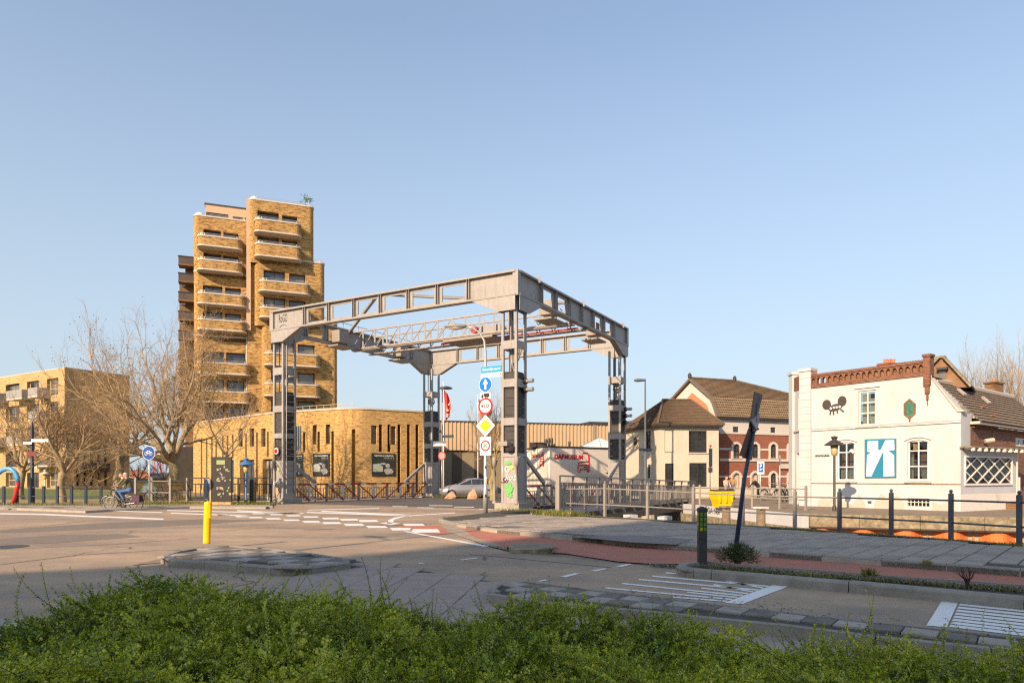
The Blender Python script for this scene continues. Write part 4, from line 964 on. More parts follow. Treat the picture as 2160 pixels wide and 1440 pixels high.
# ---------------------------------------------------------------- brick tower
TL = Face((-37.6, 80), (-37.6 + .935 * 20, 80 + .355 * 20)); n_ = TL.n
TR = Face(TL.p2(0, 1.2), TL.p2(20, 1.2))
tower = thing('apartment_tower', 'tall stepped tower of yellow brown brick with rounded brick balconies', 'apartment tower', (-31, 84, 0))
def rrect(F, s0, s1, d0, d1, r, n=5, back=True):
    """plan outline: rounded at the two front corners"""
    pts = [F.p2(s0, d0)]
    for k in range(n + 1): a = math.pi - k / n * math.pi / 2; pts.append(F.p2(s0 + r + r * math.cos(a), d1 - r + r * math.sin(a)))
    for k in range(n + 1): a = math.pi / 2 - k / n * math.pi / 2; pts.append(F.p2(s1 - r + r * math.cos(a), d1 - r + r * math.sin(a)))
    pts.append(F.p2(s1, d0)); return pts
def balcony(F, s0, s1, zt, zb, dep, parent, r=.7, rail=True):
    o = MB().prism(rrect(F, s0, s1, -.02, dep, r), zb + .16, zt, top=True).build('balcony', YB, parent)
    m = MB(); m.prism(rrect(F, s0 - .06, s1 + .06, .0, dep + .06, r), zt + .004, zt + .16); m.build('coping', CAPW, o)
    m = MB(); m.prism(rrect(F, s0 - .08, s1 + .08, .0, dep + .08, r), zb, zb + .155); m.build('slab_edge', CAPW, o)
    m = MB(); m.prism(rrect(F, s0 + .12, s1 - .12, .0, dep - .12, r), zb - .012, zb - .004); m.build('soffit', SOFF, o)
    if rail:
        pts = rrect(F, s0 + .08, s1 - .08, .05, dep - .1, r); m = MB()
        for h in (.28, .42): m.tube([(x, y, zt + h) for x, y in pts], .02, 4)
        for k in range(0, len(pts), 2): m.tube([(pts[k][0], pts[k][1], zt + .1), (pts[k][0], pts[k][1], zt + .42)], .018, 4)
        m.build('balcony_rail', GALV, o)
    return o
def stage(F, px0, px1, zt, zb0, wins, bal, depth=12, refpx=None, cut=None, bandrow=2.0):
    """one stepped storey group: wall with window openings, rounded parapet, coping, balconies. wins=(px0,px1,py0,py1)"""
    s0, s1 = F.s(px0), F.s(px1); r = .6; holes = []
    for a, b, c, d in wins:
        q = [F.s(a), F.s(b), F.z(refpx, d), F.z(refpx, c)]
        holes.append((q[0], q[1], max(q[2] - 1.2, zb0 + .05), q[3], .7))
    zz = zt
    body = MB()
    # rounded plan: front wall from s0+r to s1-r at offset 0, quarter rounds, sides
    wall(body, F, s0 + r, s1 - r, zb0, zz, holes, .7)
    for k in range(6):
        a0, a1 = math.pi - k / 6 * math.pi / 2, math.pi - (k + 1) / 6 * math.pi / 2
        p, q = F.p2(s0 + r + r * math.cos(a0), -r + r * math.sin(a0)), F.p2(s0 + r + r * math.cos(a1), -r + r * math.sin(a1)); body.poly((p[0], p[1], zb0), (q[0], q[1], zb0), (q[0], q[1], zz), (p[0], p[1], zz))
        a0, a1 = math.pi / 2 - k / 6 * math.pi / 2, math.pi / 2 - (k + 1) / 6 * math.pi / 2
        p, q = F.p2(s1 - r + r * math.cos(a0), -r + r * math.sin(a0)), F.p2(s1 - r + r * math.cos(a1), -r + r * math.sin(a1)); body.poly((p[0], p[1], zb0), (q[0], q[1], zb0), (q[0], q[1], zz), (p[0], p[1], zz))
    p = [F.p2(s0, -r), F.p2(s0, -depth), F.p2(s1, -depth), F.p2(s1, -r)]
    for i in range(3): a, b = p[i], p[i + 1]; body.poly((a[0], a[1], zb0), (b[0], b[1], zb0), (b[0], b[1], zz), (a[0], a[1], zz))
    roofp = rrect(F, s0, s1, -depth, 0, r); body.poly(*[(x, y, zz) for x, y in roofp])
    o = body.build('wall', YB, tower)
    MB().prism(rrect(F, s0 - .05, s1 + .05, -depth - .05, .06, r), zz + .003, zz + .17).build('coping', CAPW, o)
    m = MB(); pts = rrect(F, s0 + .2, s1 - .2, -2.5, -.2, r)
    for h in (.35, .5): m.tube([(x, y, zz + h) for x, y in pts], .02, 4)
    for k in range(0, len(pts)): m.tube([(pts[k][0], pts[k][1], zz + .15), (pts[k][0], pts[k][1], zz + .5)], .02, 4)
    m.build('roof_rail', GALV, o)
    for (a, b, c, d), h in zip(wins, holes):
        bar_win(tower, F, h[0] + .03, h[1] - .03, h[2] + .02, h[3] - .02, .6, 2 if (b - a) > 40 else 1, 1, .09, DKF, RND.choice((GL, GL, GLB)), muntin=.05)
    # lintel soffit: a rowlock band slightly proud, above the window row
    for a, b, ct, cb in bal:
        zt_, zb_2 = F.z(refpx, ct, 1.4), F.z(refpx, cb, 1.4); balcony(F, F.s(a, .7), F.s(b, 1.0), zt_, zb_2, 1.45, tower)
    return o
zR = lambda y: TR.z(600, y); zL = lambda y: TL.z(465, y)
stage(TR, 525, 662, zR(430), zR(560), [(543, 588, 451, 470), (595, 627, 454, 470), (543, 588, 503, 521), (595, 627, 505, 521)], [(537, 635, 470, 494), (538, 635, 520, 545)], refpx=600)
stage(TR, 537, 685, zR(548), zR(690), [(556, 601, 573, 595), (610, 644, 575, 596), (556, 601, 629, 651), (610, 644, 631, 652)], [(547, 654, 597, 617), (548, 654, 653, 672)], refpx=600)
stage(TR, 552, 712, zR(676), -.01, [(572, 620, 723, 741), (628, 664, 724, 743), (572, 620, 783, 805), (628, 664, 784, 807), (572, 620, 845, 868), (628, 664, 845, 868)], [(558, 675, 747, 771), (558, 675, 811, 836)], refpx=600)
stage(TL, 408, 528, zL(461), zL(585), [(429, 466, 487, 502), (471, 503, 489, 503), (429, 466, 536, 551), (471, 503, 537, 552)], [(417, 511, 502, 522), (417, 511, 552, 572)], refpx=465)
stage(TL, 408.3, 534, zL(577), zL(720), [(428, 469, 604, 621), (475, 508, 605, 621), (428, 469, 658, 676), (475, 508, 659, 676)], [(417, 519, 622, 643), (417, 519, 677, 697)], refpx=465)
stage(TL, 408.6, 542, zL(711), -.01, [(427, 472, 742, 763), (477, 517, 742, 763), (427, 472, 800, 823), (478, 515, 801, 823), (427, 472, 857, 885), (478, 517, 857, 885)], [(415, 527, 767, 789), (415, 527, 827, 849)], refpx=465)
# penthouse with peach panels
TP = Face(TL.p2(0, -2.5), TL.p2(20, -2.5)); a, b = TP.s(433), TP.s(521)
wall(mb := MB(), TP, a, b, zL(461), TP.z(477, 436), [(a + .1, a + 2.6, TP.z(477, 470), TP.z(477, 452), .3), (a + 3.1, b - .1, TP.z(477, 472), TP.z(477, 454), .3)], .3)
o = mb.build('penthouse_wall', PEACH, tower); bar_win(tower, TP, a + .12, a + 2.58, TP.z(477, 470), TP.z(477, 452), .25, 2, 1, .07); bar_win(tower, TP, a + 3.12, b - .12, TP.z(477, 472), TP.z(477, 454), .25, 3, 1, .07)
MB().prism([TP.p2(a - .1, .1), TP.p2(b + .1, .1), TP.p2(b + .1, -8), TP.p2(a - .1, -8)], TP.z(477, 436), TP.z(477, 436) + .12).build('penthouse_roof', DST, tower)
MB().prism([TP.p2(a, -.35), TP.p2(b, -.35), TP.p2(b, -8), TP.p2(a, -8)], zL(461), TP.z(477, 436) - .01).build('penthouse_core', PEACH, tower)
# seam pipe
pz = TR.w(TR.s(529), 0, .1); m = MB(); q = TL.w(TL.s(521), 0, .12); m.tube([(q.x, q.y, zL(461)), (q.x, q.y, 1)], .07, 6); m.build('downpipe', GALV, tower)
MB().obox(TR.w(TR.s(522), .0, -1.6), (TR.d * (TR.s(562) - TR.s(522))).to_3d(), (TR.n * .9).to_3d(), (0, 0, zR(560))).build('seam_wall', YB, tower)
m = MB(); q = TR.w(TR.s(521), 0, -.3); MB().obox(TR.w(TR.s(519.5), zR(700), -1.3), (TR.d * .5).to_3d(), (TR.n * 1.0).to_3d(), (0, 0, zR(427) - zR(700))).build('chimney_shaft', PEACH, tower)
# side balconies in dark glass on the left flank
FS = Face(TL.p2(-2.3, -5), TL.p2(.05, -5))
wl = MB(); wl.fbox(FS, 1.0, 2.4, -.01, FS.z(395, 552), -6, 0); wl.build('rear_wall', BB, tower)
for i, y in enumerate((548, 583, 622, 662, 702, 742, 782, 822, 862)):
    z = FS.z(395, y); o = MB().fbox(FS, .35, 2.3, z - 1.15, z - .98, 0, 1.6).build('side_balcony', BB, tower)
    m = MB(); m.fbox(FS, .38, 2.28, z - .98, z - .12, 1.5, 1.55); m.fbox(FS, .38, .43, z - .98, z - .12, .05, 1.5); m.build('glass_balustrade', M('brown_glass', (.09, .07, .055), .25, .2, 1), o)
    MB().fbox(FS, .35, 2.3, z - 2.1, z - 1.2, -.3, 1.3 if i == 0 else .02).build('panel', BB, o) if i else None
    MB().fbox(FS, .33, 2.3, z - .1, z, -.2, 1.62).build('rim', DKF, o)
m = MB(); m.fbox(FS, .2, 2.6, 0, 5.2, .05, 4.5); m.build('ground_floor_block', DST, tower)
# rooftop plant
rp = TR.w(TR.s(648), zR(430) + .15, -1.0); th = thing('roof_shrub', 'small shrub in a pot on top of the apartment tower', 'shrub', tuple(rp))
m = MB(); m.lathe(tuple(rp), [(.22, 0), (.3, .4)], 8); m.build('pot', DST, th); lf_ = MB()
for k in range(70):
    c = rp + Vector((RND.gauss(0, .35), RND.gauss(0, .3), .7 + abs(RND.gauss(0, .4)))); lf_.poly(c, c + Vector((RND.uniform(-.2, .2), .05, .12)), c + Vector((RND.uniform(-.1, .2), -.05, .2)))
lf_.build('foliage', M('shrub_leaf', (.06, .1, .04), .8, .3, 5), th)

# ---------------------------------------------------------------- podium building with posters
PP = [(-7.1, 58.4), (-13.1, 55.0), (-20.9, 59.2), (-33.0, 70.2)]
pod = thing('brick_podium_building', 'low yellow brick building with curved corner, vertical slots and museum posters', 'building', (-16, 60, 0))
ZP = 7.15
F1 = Face(PP[1], PP[0]); F2 = Face(PP[2], PP[1]); F3 = Face(PP[3], PP[2])
def slots(F, pxs, z0=.3, z1=5.5, w=.2):
    return [(F.s(p) - w / 2, F.s(p) + w / 2, z0, z1, .45) for p in pxs]
R1 = 1.6
# face 1 (right of the curve)
zt1, zw0, zw1 = F1.z(800, 897), F1.z(810, 935), F1.z(800, 896)
W1 = [(F1.s(783), F1.s(795), F1.z(790, 936), F1.z(790, 897), .35), (F1.s(823), F1.s(835), F1.z(790, 936), F1.z(790, 897), .35)]
PO1 = (F1.s(784), F1.s(834), F1.z(810, 1004), F1.z(810, 956))
def sl2(F, pxs, skip):
    out = []
    for p in pxs:
        s = F.s(p); z0 = .3
        for a, b, c, d in skip:
            if a - .12 < s < b + .12: z0 = d + .15
        out.append((s - .15, s + .15, z0, F.z(p, 895) if F is F1 else 5.45, .9))
    return out
h1 = sl2(F1, [762, 780.5, 803, 821, 842, 862, 880], [PO1]) + W1
m = MB(); wall(m, F1, R1, F1.L, -.01, ZP, [h for h in h1 if h[0] > R1], .3); w1 = m.build('wall', YBP, pod)
for h in W1: bar_win(pod, F1, h[0], h[1], h[2], h[3], .33, 1, 1, .05, DKF, GLB)
# face 2 (left of the curve)
PO2 = (F2.s(661), F2.s(696), F2.z(680, 1004), F2.z(680, 956)); PO3 = (F2.s(618), F2.s(640), F2.z(628, 1004), F2.z(628, 957))
W2 = [(F2.s(659.5), F2.s(668), F2.z(664, 937), F2.z(664, 896), .35), (F2.s(687), F2.s(696.5), F2.z(691, 936), F2.z(691, 895), .35)]
h2 = []
for p in (591, 600, 641.5, 658, 672, 686, 701.5, 717.5):
    s = F2.s(p); z0 = .3
    for q in (PO2, PO3):
        if q[0] - .12 < s < q[1] + .12: z0 = q[3] + .15
    h2.append((s - .13, s + .13, z0, 5.4, .9))
h2 += W2 + [(F2.s(624), F2.s(636), F2.z(630, 951), F2.z(630, 897), .3)]
m = MB(); wall(m, F2, 0, F2.L - R1, -.01, ZP, [h for h in h2 if h[1] < F2.L - R1 and not any(h is not k and h[0] < k[1] and k[0] < h[1] and k in W2 for k in h2)], .3); m.build('wall', YBP, pod)
for h in W2: bar_win(pod, F2, h[0], h[1], h[2], h[3], .33, 1, 1, .05, DKF, GLB)
bar_win(pod, F2, F2.s(624), F2.s(636), F2.z(630, 951), F2.z(630, 897), .05, 3, 1, .05, GALV, GL)
# curved corner between them with two slots
c0 = Vector(F2.p2(F2.L - R1)); c1 = Vector(PP[1]); c2 = Vector(F1.p2(R1)); cur = [(c0 * (1 - t) + c1 * t) * (1 - t) + (c1 * (1 - t) + c2 * t) * t for t in [k / 10 for k in range(11)]]
m = MB()
for k in range(10):
    p, q = cur[k], cur[k + 1]
    if k == 5:
        nn_ = Vector((-.1, -1)) * -.45
        m.poly(V3(p, 5.5), V3(q, 5.5), V3(q, ZP), V3(p, ZP)); m.poly(V3(p, 0), V3(p + nn_, 0), V3(p + nn_, 5.5), V3(p, 5.5)); m.poly(V3(q + nn_, 0), V3(q, 0), V3(q, 5.5), V3(q + nn_, 5.5)); m.poly(V3(p + nn_, 0), V3(q + nn_, 0), V3(q + nn_, 5.5), V3(p + nn_, 5.5)); m.poly(V3(p, 5.5), V3(q, 5.5), V3(q + nn_, 5.5), V3(p + nn_, 5.5))
    else: m.poly(V3(p, -.01), V3(q, -.01), V3(q, ZP), V3(p, ZP))
m.build('curved_wall', YBP, pod)
# face 3 far left with tall shopfront openings
DO = [(F3.s(462), F3.s(493), .1, 3.2, .5), (F3.s(506), F3.s(536), .1, 3.2, .5), (F3.s(554), F3.s(575), .1, 3.2, .5)]
h3 = DO + [(F3.s(a) , F3.s(a + 9), F3.z(a, 942), F3.z(a, 904), .3) for a in (503, 527, 551)]
for p in (425, 436, 447, 456, 470, 480, 491, 519, 542, 565): 
    s = F3.s(p); z0 = .3 if not any(a - .1 < s < b + .1 for a, b, *_ in DO) else 3.4
    h3.append((s - .16, s + .16, z0, 5.6, .9))
m = MB(); wall(m, F3, 0, F3.L, -.01, ZP, h3, .3); m.build('wall', YBP, pod)
for h in DO: bar_win(pod, F3, h[0], h[1], h[2], h[3], .45, 2, 2, .08, DKF, GL)
for h in h3[3:6]: bar_win(pod, F3, h[0], h[1], h[2], h[3], .28, 1, 1, .06, DKF, GL)
roofp = [PP[0]] + [tuple(c) for c in cur[::-1]] + [PP[2], PP[3], (-36, 80), (-10, 74)]
MB().prism([(x, y) for x, y in roofp], 0, ZP - .02, side=False, bottom=False).build('roof', CONC, pod)
m = MB()
for P, Q in list(zip([PP[0]] + [tuple(c) for c in cur[::-1]] + [PP[2]], [tuple(c) for c in cur[::-1]] + [PP[2], PP[3]])):
    P, Q = Vector(P), Vector(Q); d = (Q - P).normalized(); n2 = Vector((-d.y, d.x)); 
    if n2.dot(-P) < 0: n2 = -n2
    m.obox(V3(P + n2 * .07, ZP), (Q - P + d * .02).to_3d(), (n2 * -.35).to_3d(), (0, 0, .13))
m.build('coping', CAPW, pod)
for P, Q in ((PP[0], (-10, 74)), (PP[3], (-36, 80))): MB().poly((P[0], P[1], 0), (Q[0], Q[1], 0), (Q[0], Q[1], ZP), (P[0], P[1], ZP)).build('side_wall', YBP, pod)
m = MB(); prev = None
for k in range(12):
    t_ = k / 11; p = Vector(PP[2]) * (1 - t_) + Vector(PP[1]) * t_ + Vector((.0, .9)); q = V3(p, ZP); m.bar(q, q + Vector((0, 0, .55)), .03, .03)
    if prev: m.bar(prev + Vector((0, 0, .55)), q + Vector((0, 0, .55)), .03, .03); m.bar(prev + Vector((0, 0, .3)), q + Vector((0, 0, .3)), .02, .02)
    prev = q
m.build('roof_rail', TANF, pod)
# posters
PBK = M('poster_black', (.03, .035, .03), .35, .3, 3); PGY = M('poster_grey', (.3, .31, .3), .5, .3, 8); PYL = M('poster_green', (.45, .55, .08), .5, .1, 8)
def poster(F, q, n_=1):
    a, b, c, d = q; sg = 1 if (F.d.x * F.n.y - F.d.y * F.n.x) < 0 else -1; L_ = b - a; H_ = d - c; left = a if sg > 0 else b
    X = lambda f: left + sg * L_ * f
    o = MB().fbox(F, a, b, c, d, .01, .06).build('poster', PBK, pod)
    text_obj('HERITAGE & HORIZONS', o, F, X(.5), d - H_ * .1, H_ * .055, SWH, .064, 'lettering', width=L_ * .8, bold=.02)
    text_obj('MUSEUM - est. 28', o, F, X(.72), d - H_ * .19, H_ * .035, SWH, .064, 'lettering', width=L_ * .42)
    text_obj('Museum Eindhoven', o, F, X(.74), d - H_ * .265, H_ * .03, PGY, .064, 'lettering', width=L_ * .4)
    def blob(cx, cz, rx, rz, mat, seed, rough=.25):
        r = random.Random(seed); out = [(X(cx + rx * math.cos(2 * math.pi * k / 18) * r.uniform(1 - rough, 1)), c + H_ * (cz + rz * math.sin(2 * math.pi * k / 18) * r.uniform(1 - rough, 1))) for k in range(18)]
        MB().slab(F, out, .061, .064 + seed * .0006).build('portrait_shape', mat, o)
    blob(.66, .46, .1, .11, PGY, 1, .1); blob(.7, .22, .22, .16, PGY, 2); blob(.47, .55, .14, .05, PGY, 3); MB().slab(F, [(X(.04), c + H_ * .2), (X(.46), c + H_ * .2), (X(.46), c + H_ * .42), (X(.3), c + H_ * .56), (X(.04), c + H_ * .52)], .061, .0655).build('truck_shape', M('poster_silver', (.33, .38, .37), .5, .25, 6), o)
    MB().slab(F, [(X(.1), c + H_ * .29), (X(.32), c + H_ * .31), (X(.32), c + H_ * .35), (X(.1), c + H_ * .34)], .066, .068).build('truck_stripe', PYL, o)
poster(F1, PO1); poster(F2, PO2); poster(F2, PO3)

# ---------------------------------------------------------------- left apartment block
LB0 = Vector((-56.1, 85)); LBF = Face(LB0 - Vector((14.8, -8.7)) * 1.6, LB0); LBR = Face(LB0, LB0 + Vector((4.2, 7)))
blk = thing('apartment_block', 'five storey sand brick apartment block with balconies, behind the lawn at far left', 'apartment block', (-56, 85, 0))
ZL_ = 15.3; hl = []
for a, b in ((12, 41), (57, 82), (99, 123), (-30, -4)):
    for i in range(5): hl.append((LBF.s(a), LBF.s(b), ZL_ - 1.1 - 3.0 * i - 2.2, ZL_ - 1.1 - 3.0 * i, .5))
hl = [(max(h[0], .05), h[1], max(h[2], .3), h[3], .5) for h in hl]
m = MB(); wall(m, LBF, 0, LBF.L, -.01, ZL_, hl, .5); m.build('wall', YB2, blk)
for i, h in enumerate(hl): bar_win(blk, LBF, h[0] + .02, h[1] - .02, h[2] + .02, h[3] - .02, .45, 2, 2, .12, TANF if i % 3 else DKF, GL if i % 2 else GLB, rows=[h[2] + .9])
hr = [(LBR.s(a), LBR.s(b), .5, 5.8, .4) for a, b in ((161, 168), (176, 183), (190, 197), (205, 212), (220, 226))] + [(LBR.s(160), LBR.s(225), 2.9, 3.6, .2)][:0]
m = MB(); wall(m, LBR, 0, LBR.L, -.01, ZL_, hr, .4); m.build('wall', BB if False else YB2, blk)
for h in hr: bar_win(blk, LBR, h[0], h[1], h[2], h[3], .38, 1, 3, .08)
MB().fbox(LBR, LBR.s(163), LBR.s(222), 2.3, 3.4, .02, 1.2).build('entrance_canopy', DST, blk)
back = LB0 + Vector((4.2, 7)); P0_ = Vector(LBF.p2(0))
MB().prism([tuple(P0_), tuple(LB0), tuple(back), tuple(P0_ + Vector((4.2, 7)))], ZL_ - .02, ZL_ + .1, bottom=False).build('roof', CAPW, blk)
MB().prism([tuple(P0_ + Vector((1, 1.2))), tuple(LB0 + Vector((-.8, 1.6))), tuple(back + Vector((-1, -.3))), tuple(P0_ + Vector((4, 7)))], -.01, ZL_ - .03).build('core', YB2, blk)
for (a, b) in ((36, 57 + 20), (82, 104), (-8, 16)):
    for i in (0, 1, 2, 3):
        if (i + (a > 50)) % 2 and i: continue
        s0, s1 = LBF.s(a + 4), LBF.s(b - 4) if b - a > 30 else LBF.s(b + 2); z = ZL_ - 3.4 - 3 * i
        o = MB().fbox(LBF, min(s0, s1), max(s0, s1), z - .2, z, .01, 1.5).build('balcony', CAPW, blk)
        MB().fbox(LBF, min(s0, s1), max(s0, s1), z, z + 1.05, 1.44, 1.5).build('balustrade_panel', M('balcony_panel', (.3, .28, .26), .3, .1, 3), o)
        for e in (s0, s1): MB().fbox(LBF, e - .03, e + .03, z, z + 1.05, .02, 1.43).build('side_panel', GALV, o)
MB().fbox(LBF, LBF.s(99) - 2, LBF.s(123) + .3, 2.9, 3.1, .01, 1.4).build('porch_slab', CAPW, blk)

# ---------------------------------------------------------------- far hall with ribbed cladding
HL = Face(At(845, 887, 75)[:2], At(1400, 904, 84)[:2]); zh = 7.85
hall = thing('clad_hall', 'long low hall with beige ribbed metal cladding over an olive grey lower wall', 'hall', (HL.o.x, HL.o.y, 0))
zc = HL.z(960, 949); m = MB(); wall(m, HL, 0, HL.L, -.01, zc, [], .2, -.35); m.build('lower_wall', CLAD2, hall)
m = MB(); m.fbox(HL, 0, HL.L, zc, zh, -.4, -.06); m.build('cladding', CLAD, hall)
nr = int(HL.L / .45)
rib = MB().fbox(Face((0, -1), (1, -1)), -.08, .08, 0, zh - zc, 0, .07)
rm = MB()
for i in range(nr):
    s = (i + .5) * HL.L / nr; m_ = rm if i > 290 else MB(); m_.fbox(HL, s - .09, s + .09, zc, zh, -.058, .03)
    if i <= 290: m_.build('cladding_rib', CLAD, hall)
m = MB(); m.fbox(HL, -.1, HL.L + .1, zh, zh + .14, -.5, .06); m.build('roof_edge', DST, hall)
MB().prism([HL.p2(0, -.4), HL.p2(HL.L, -.4), HL.p2(HL.L, -25), HL.p2(0, -25)], -.01, zh).build('core', CLAD2, hall)
m = MB()
for a, b in ((905, 927), (955, 975), (1002, 1020)): m.fbox(HL, HL.s(a), HL.s(b), -.01, zc - .01, -.34, -.3)
m.build('dark_panel', M('brown_panel', (.1, .07, .045), .6, .1, 1), hall)
m = MB(); 
for k in range(5): m.fbox(HL, HL.s(909.5 + k * 4.2), HL.s(912.5 + k * 4.2), HL.z(920, 912), HL.z(920, 906), .035, .045)
m.build('logo_letters', SBLK, hall); MB().fbox(HL, HL.s(1250), HL.s(1250) + .35, zc, zh, .035, .1).build('downpipe', STL2, hall)
MB().fbox(HL, HL.s(1250), HL.s(1284) + 4, zh + .15, zh + .5, -4, -1).build('roof_light', DST, hall)

# ---------------------------------------------------------------- museum box
D0 = At(1160, 943, 56); DR = Face(D0[:2], At(1300, 947, 60)[:2]); DL = Face(At(1090, 951, 63)[:2], D0[:2]); zd = D0.z
mus = thing('museum_building', 'low cream museum building with red museum lettering and truck outline', 'museum', (D0.x, D0.y, 0))
m = MB(); wall(m, DR, 0, DR.L, -.01, zd, [], .2); wall(m, DL, 0, DL.L, -.01, zd, [(DL.s(1137), DL.s(1145), DL.z(1140, 1002), DL.z(1140, 986), .15), (DL.s(1149), DL.s(1156), DL.z(1152, 1001), DL.z(1152, 985), .15)], .2); m.build('wall', M('museum_cream', (.72, .67, .6), .8, .03, .6, dirt=.1, dcol=(.5, .45, .38)), mus)
for a, b in ((1137, 1145), (1149, 1156)): bar_win(mus, DL, DL.s(a), DL.s(b), DL.z(a, 1002), DL.z(a, 986), .12, 2, 2, .04, DKF, GL)
MB().prism([DL.p2(0, .06), DR.p2(0, .06), DR.p2(DR.L, .06), DR.p2(DR.L, -9), DL.p2(0, -9)], zd, zd + .12).build('roof_edge', DST, mus)
MB().prism([DL.p2(0, -.3), DR.p2(0, -.3), DR.p2(DR.L, -.3), DR.p2(DR.L, -9), DL.p2(0, -9)], -.01, zd - .01).build('core', PL3, mus)
FC_ = (DR.s(1168) + DR.s(1229)) / 2
text_obj('DAF', mus, DR, (DR.s(1169) + DR.s(1189.5)) / 2, DR.z(1180, 962.5), .42, SRED, .03, 'lettering', width=(DR.s(1189.5) - DR.s(1169)), bold=.06)
text_obj('MUSEUM', mus, DR, (DR.s(1190.5) + DR.s(1229)) / 2, DR.z(1210, 963.5), .4, SRED, .03, 'lettering', width=(DR.s(1229) - DR.s(1190.5)), bold=.03)
text_obj('DAF', mus, DL, (DL.s(1123) + DL.s(1130)) / 2, DL.z(1127, 961), .32, SRED, .02, 'lettering', width=(DL.s(1130) - DL.s(1123)), bold=.05)
text_obj('MUSEUM', mus, DL, (DL.s(1131) + DL.s(1145)) / 2, DL.z(1138, 961), .3, SRED, .02, 'lettering', width=(DL.s(1145) - DL.s(1131)), bold=.01)
def truck(F, X, Yp, off=.03):
    T = lambda x, y: F.w(F.s(X(x)), F.z(X(x), Yp(y)), off)
    for pts in ([(0, 0), (.45, 0), (.58, .1), (.6, .42)], [(-.35, .52), (-.1, .45), (.62, .45), (.64, .95), (.5, 1), (.45, .8)], [(-.35, .52), (-.42, .7), (-.42, .98), (-.25, 1), (-.15, .85)], [(-.15, .85), (.45, .86)], [(-.3, .66), (.1, .62)], [(.15, .64), (.6, .62)], [(.15, .74), (.55, .74)]):
        MB().tube([T(*p) for p in pts], .045, 5).build('truck_outline', SRED, mus)
truck(DR, lambda x: 1228 + x * 22, lambda y: 955 + y * 40); truck(DL, lambda x: 1143 + x * 8, lambda y: 954 + y * 29)
# flat glazed link and glass pyramid
lk0 = At(1262, 951, 62); LK = Face(lk0[:2], At(1318, 953, 61)[:2]); m = MB(); wall(m, LK, 0, LK.L, -.01, lk0.z, [(.3, LK.L - .3, 2.2, lk0.z - .4, .15), (.3, LK.L - .3, .2, 1.9, .15)], .2); m.build('link_wall', PL2, mus)
bar_win(mus, LK, .3, LK.L - .3, 2.2, lk0.z - .4, .12, 3, 1, .06); bar_win(mus, LK, .3, LK.L - .3, .2, 1.9, .12, 4, 1, .06)
MB().fbox(LK, -1.6, LK.L + 1.5, 2.0, 2.12, .05, 2.4).build('canopy', STL2, mus); MB().prism([LK.p2(-.2, .1), LK.p2(LK.L + .2, .1), LK.p2(LK.L + .2, -6), LK.p2(-.2, -6)], lk0.z, lk0.z + .15).build('link_roof', DST, mus)
c = At(1263, 945, 66); a = At(1263, 923, 66); base = [(c.x - 2.1, c.y - 2, c.z), (c.x + 2.1, c.y - 1.5, c.z), (c.x + 1.8, c.y + 2, c.z), (c.x - 2.1, c.y + 2, c.z)]
m = MB(); [m.poly(base[i], base[(i + 1) % 4], tuple(a)) for i in range(4)]; o = m.build('glass_pyramid', M('milky_glass', (.62, .63, .62), .25, .05, 1), mus); m = MB(); [m.bar(b, tuple(a), .08, .08) for b in base]; m.bar(((base[0][0] + base[1][0]) / 2, (base[0][1] + base[1][1]) / 2, c.z), tuple(a), .05, .05); m.build('pyramid_ribs', GALV, o)
m = MB()
for x, w_, h_ in ((1152, 3.2, 18), (1158, 3.2, 20), (1164, 3.2, 20), (1168, 3, 8), (1201, 7, 13)):
    p = At(x, 943, 58.5); m.lathe((p.x, p.y, p.z), [(.1, 0), (.1, h_ * .036 * .6), (.14, h_ * .036 * .62), (.1, h_ * .04)], 8)
m.build('roof_vent', DST, mus); p = At(1135, 943, 59); MB().box((p.x, p.y, p.z + .2), (1.5, 1.2, .4)).build('roof_plant', DST, mus)

# ---------------------------------------------------------------- cream house with hipped roof
K0 = At(1392.6, 899, 48); KR = Face(K0[:2], At(1516, 900.5, 48.6)[:2]); KL = Face(At(1318, 908, 53)[:2], K0[:2]); zk = K0.z
crm = thing('cream_house', 'small cream plastered house with a brown hipped tile roof, beside the museum', 'house', (K0.x, K0.y, 0))
def rect(F, a, b, c, d, e=.15): return (min(F.s(a), F.s(b)), max(F.s(a), F.s(b)), F.z((a + b) / 2, d), F.z((a + b) / 2, c), e)
hk = [rect(KR, 1402, 1422, 905, 954), rect(KR, 1453, 1491, 908, 954), rect(KR, 1403, 1421, 977, 1030), rect(KR, 1454, 1491, 976, 1026)]
hl_ = [rect(KL, 1362, 1372.5, 909, 952), rect(KL, 1366, 1371, 979, 1008)]
m = MB(); wall(m, KR, 0, KR.L, -.01, zk, hk, .15); wall(m, KL, 0, KL.L, -.01, zk, hl_, .15)
for F in (KR,):
    q = F.p2(F.L), F.p2(F.L, -9); m.poly((*q[0], 0), (*q[1], 0), (*q[1], zk), (*q[0], zk))
q = KL.p2(0), KL.p2(0, -9); m.poly((*q[0], 0), (*q[1], 0), (*q[1], zk), (*q[0], zk)); m.build('wall', PL2, crm)
MB().prism([KL.p2(.2, -.35), KL.p2(KL.L - .3, -.35), KR.p2(KR.L - .2, -.35), KR.p2(KR.L - .2, -8.5), KL.p2(.2, -8)], -.01, zk - .02).build('core', PL2, crm)
for i, h in enumerate(hk):
    if i == 0: MB().fbox(KR, h[0] + .05, h[1], h[2] + .05, h[3], -.14, -.06).build('blind_panel', PL2, crm)
    else: bar_win(crm, KR, *h[:4], .13, 2 if i == 2 else 4, 2 if i == 2 else 3, .07, DKF, GL)
for h in hl_: bar_win(crm, KL, *h[:4], .13, 2, 3, .06, DKF, GL)
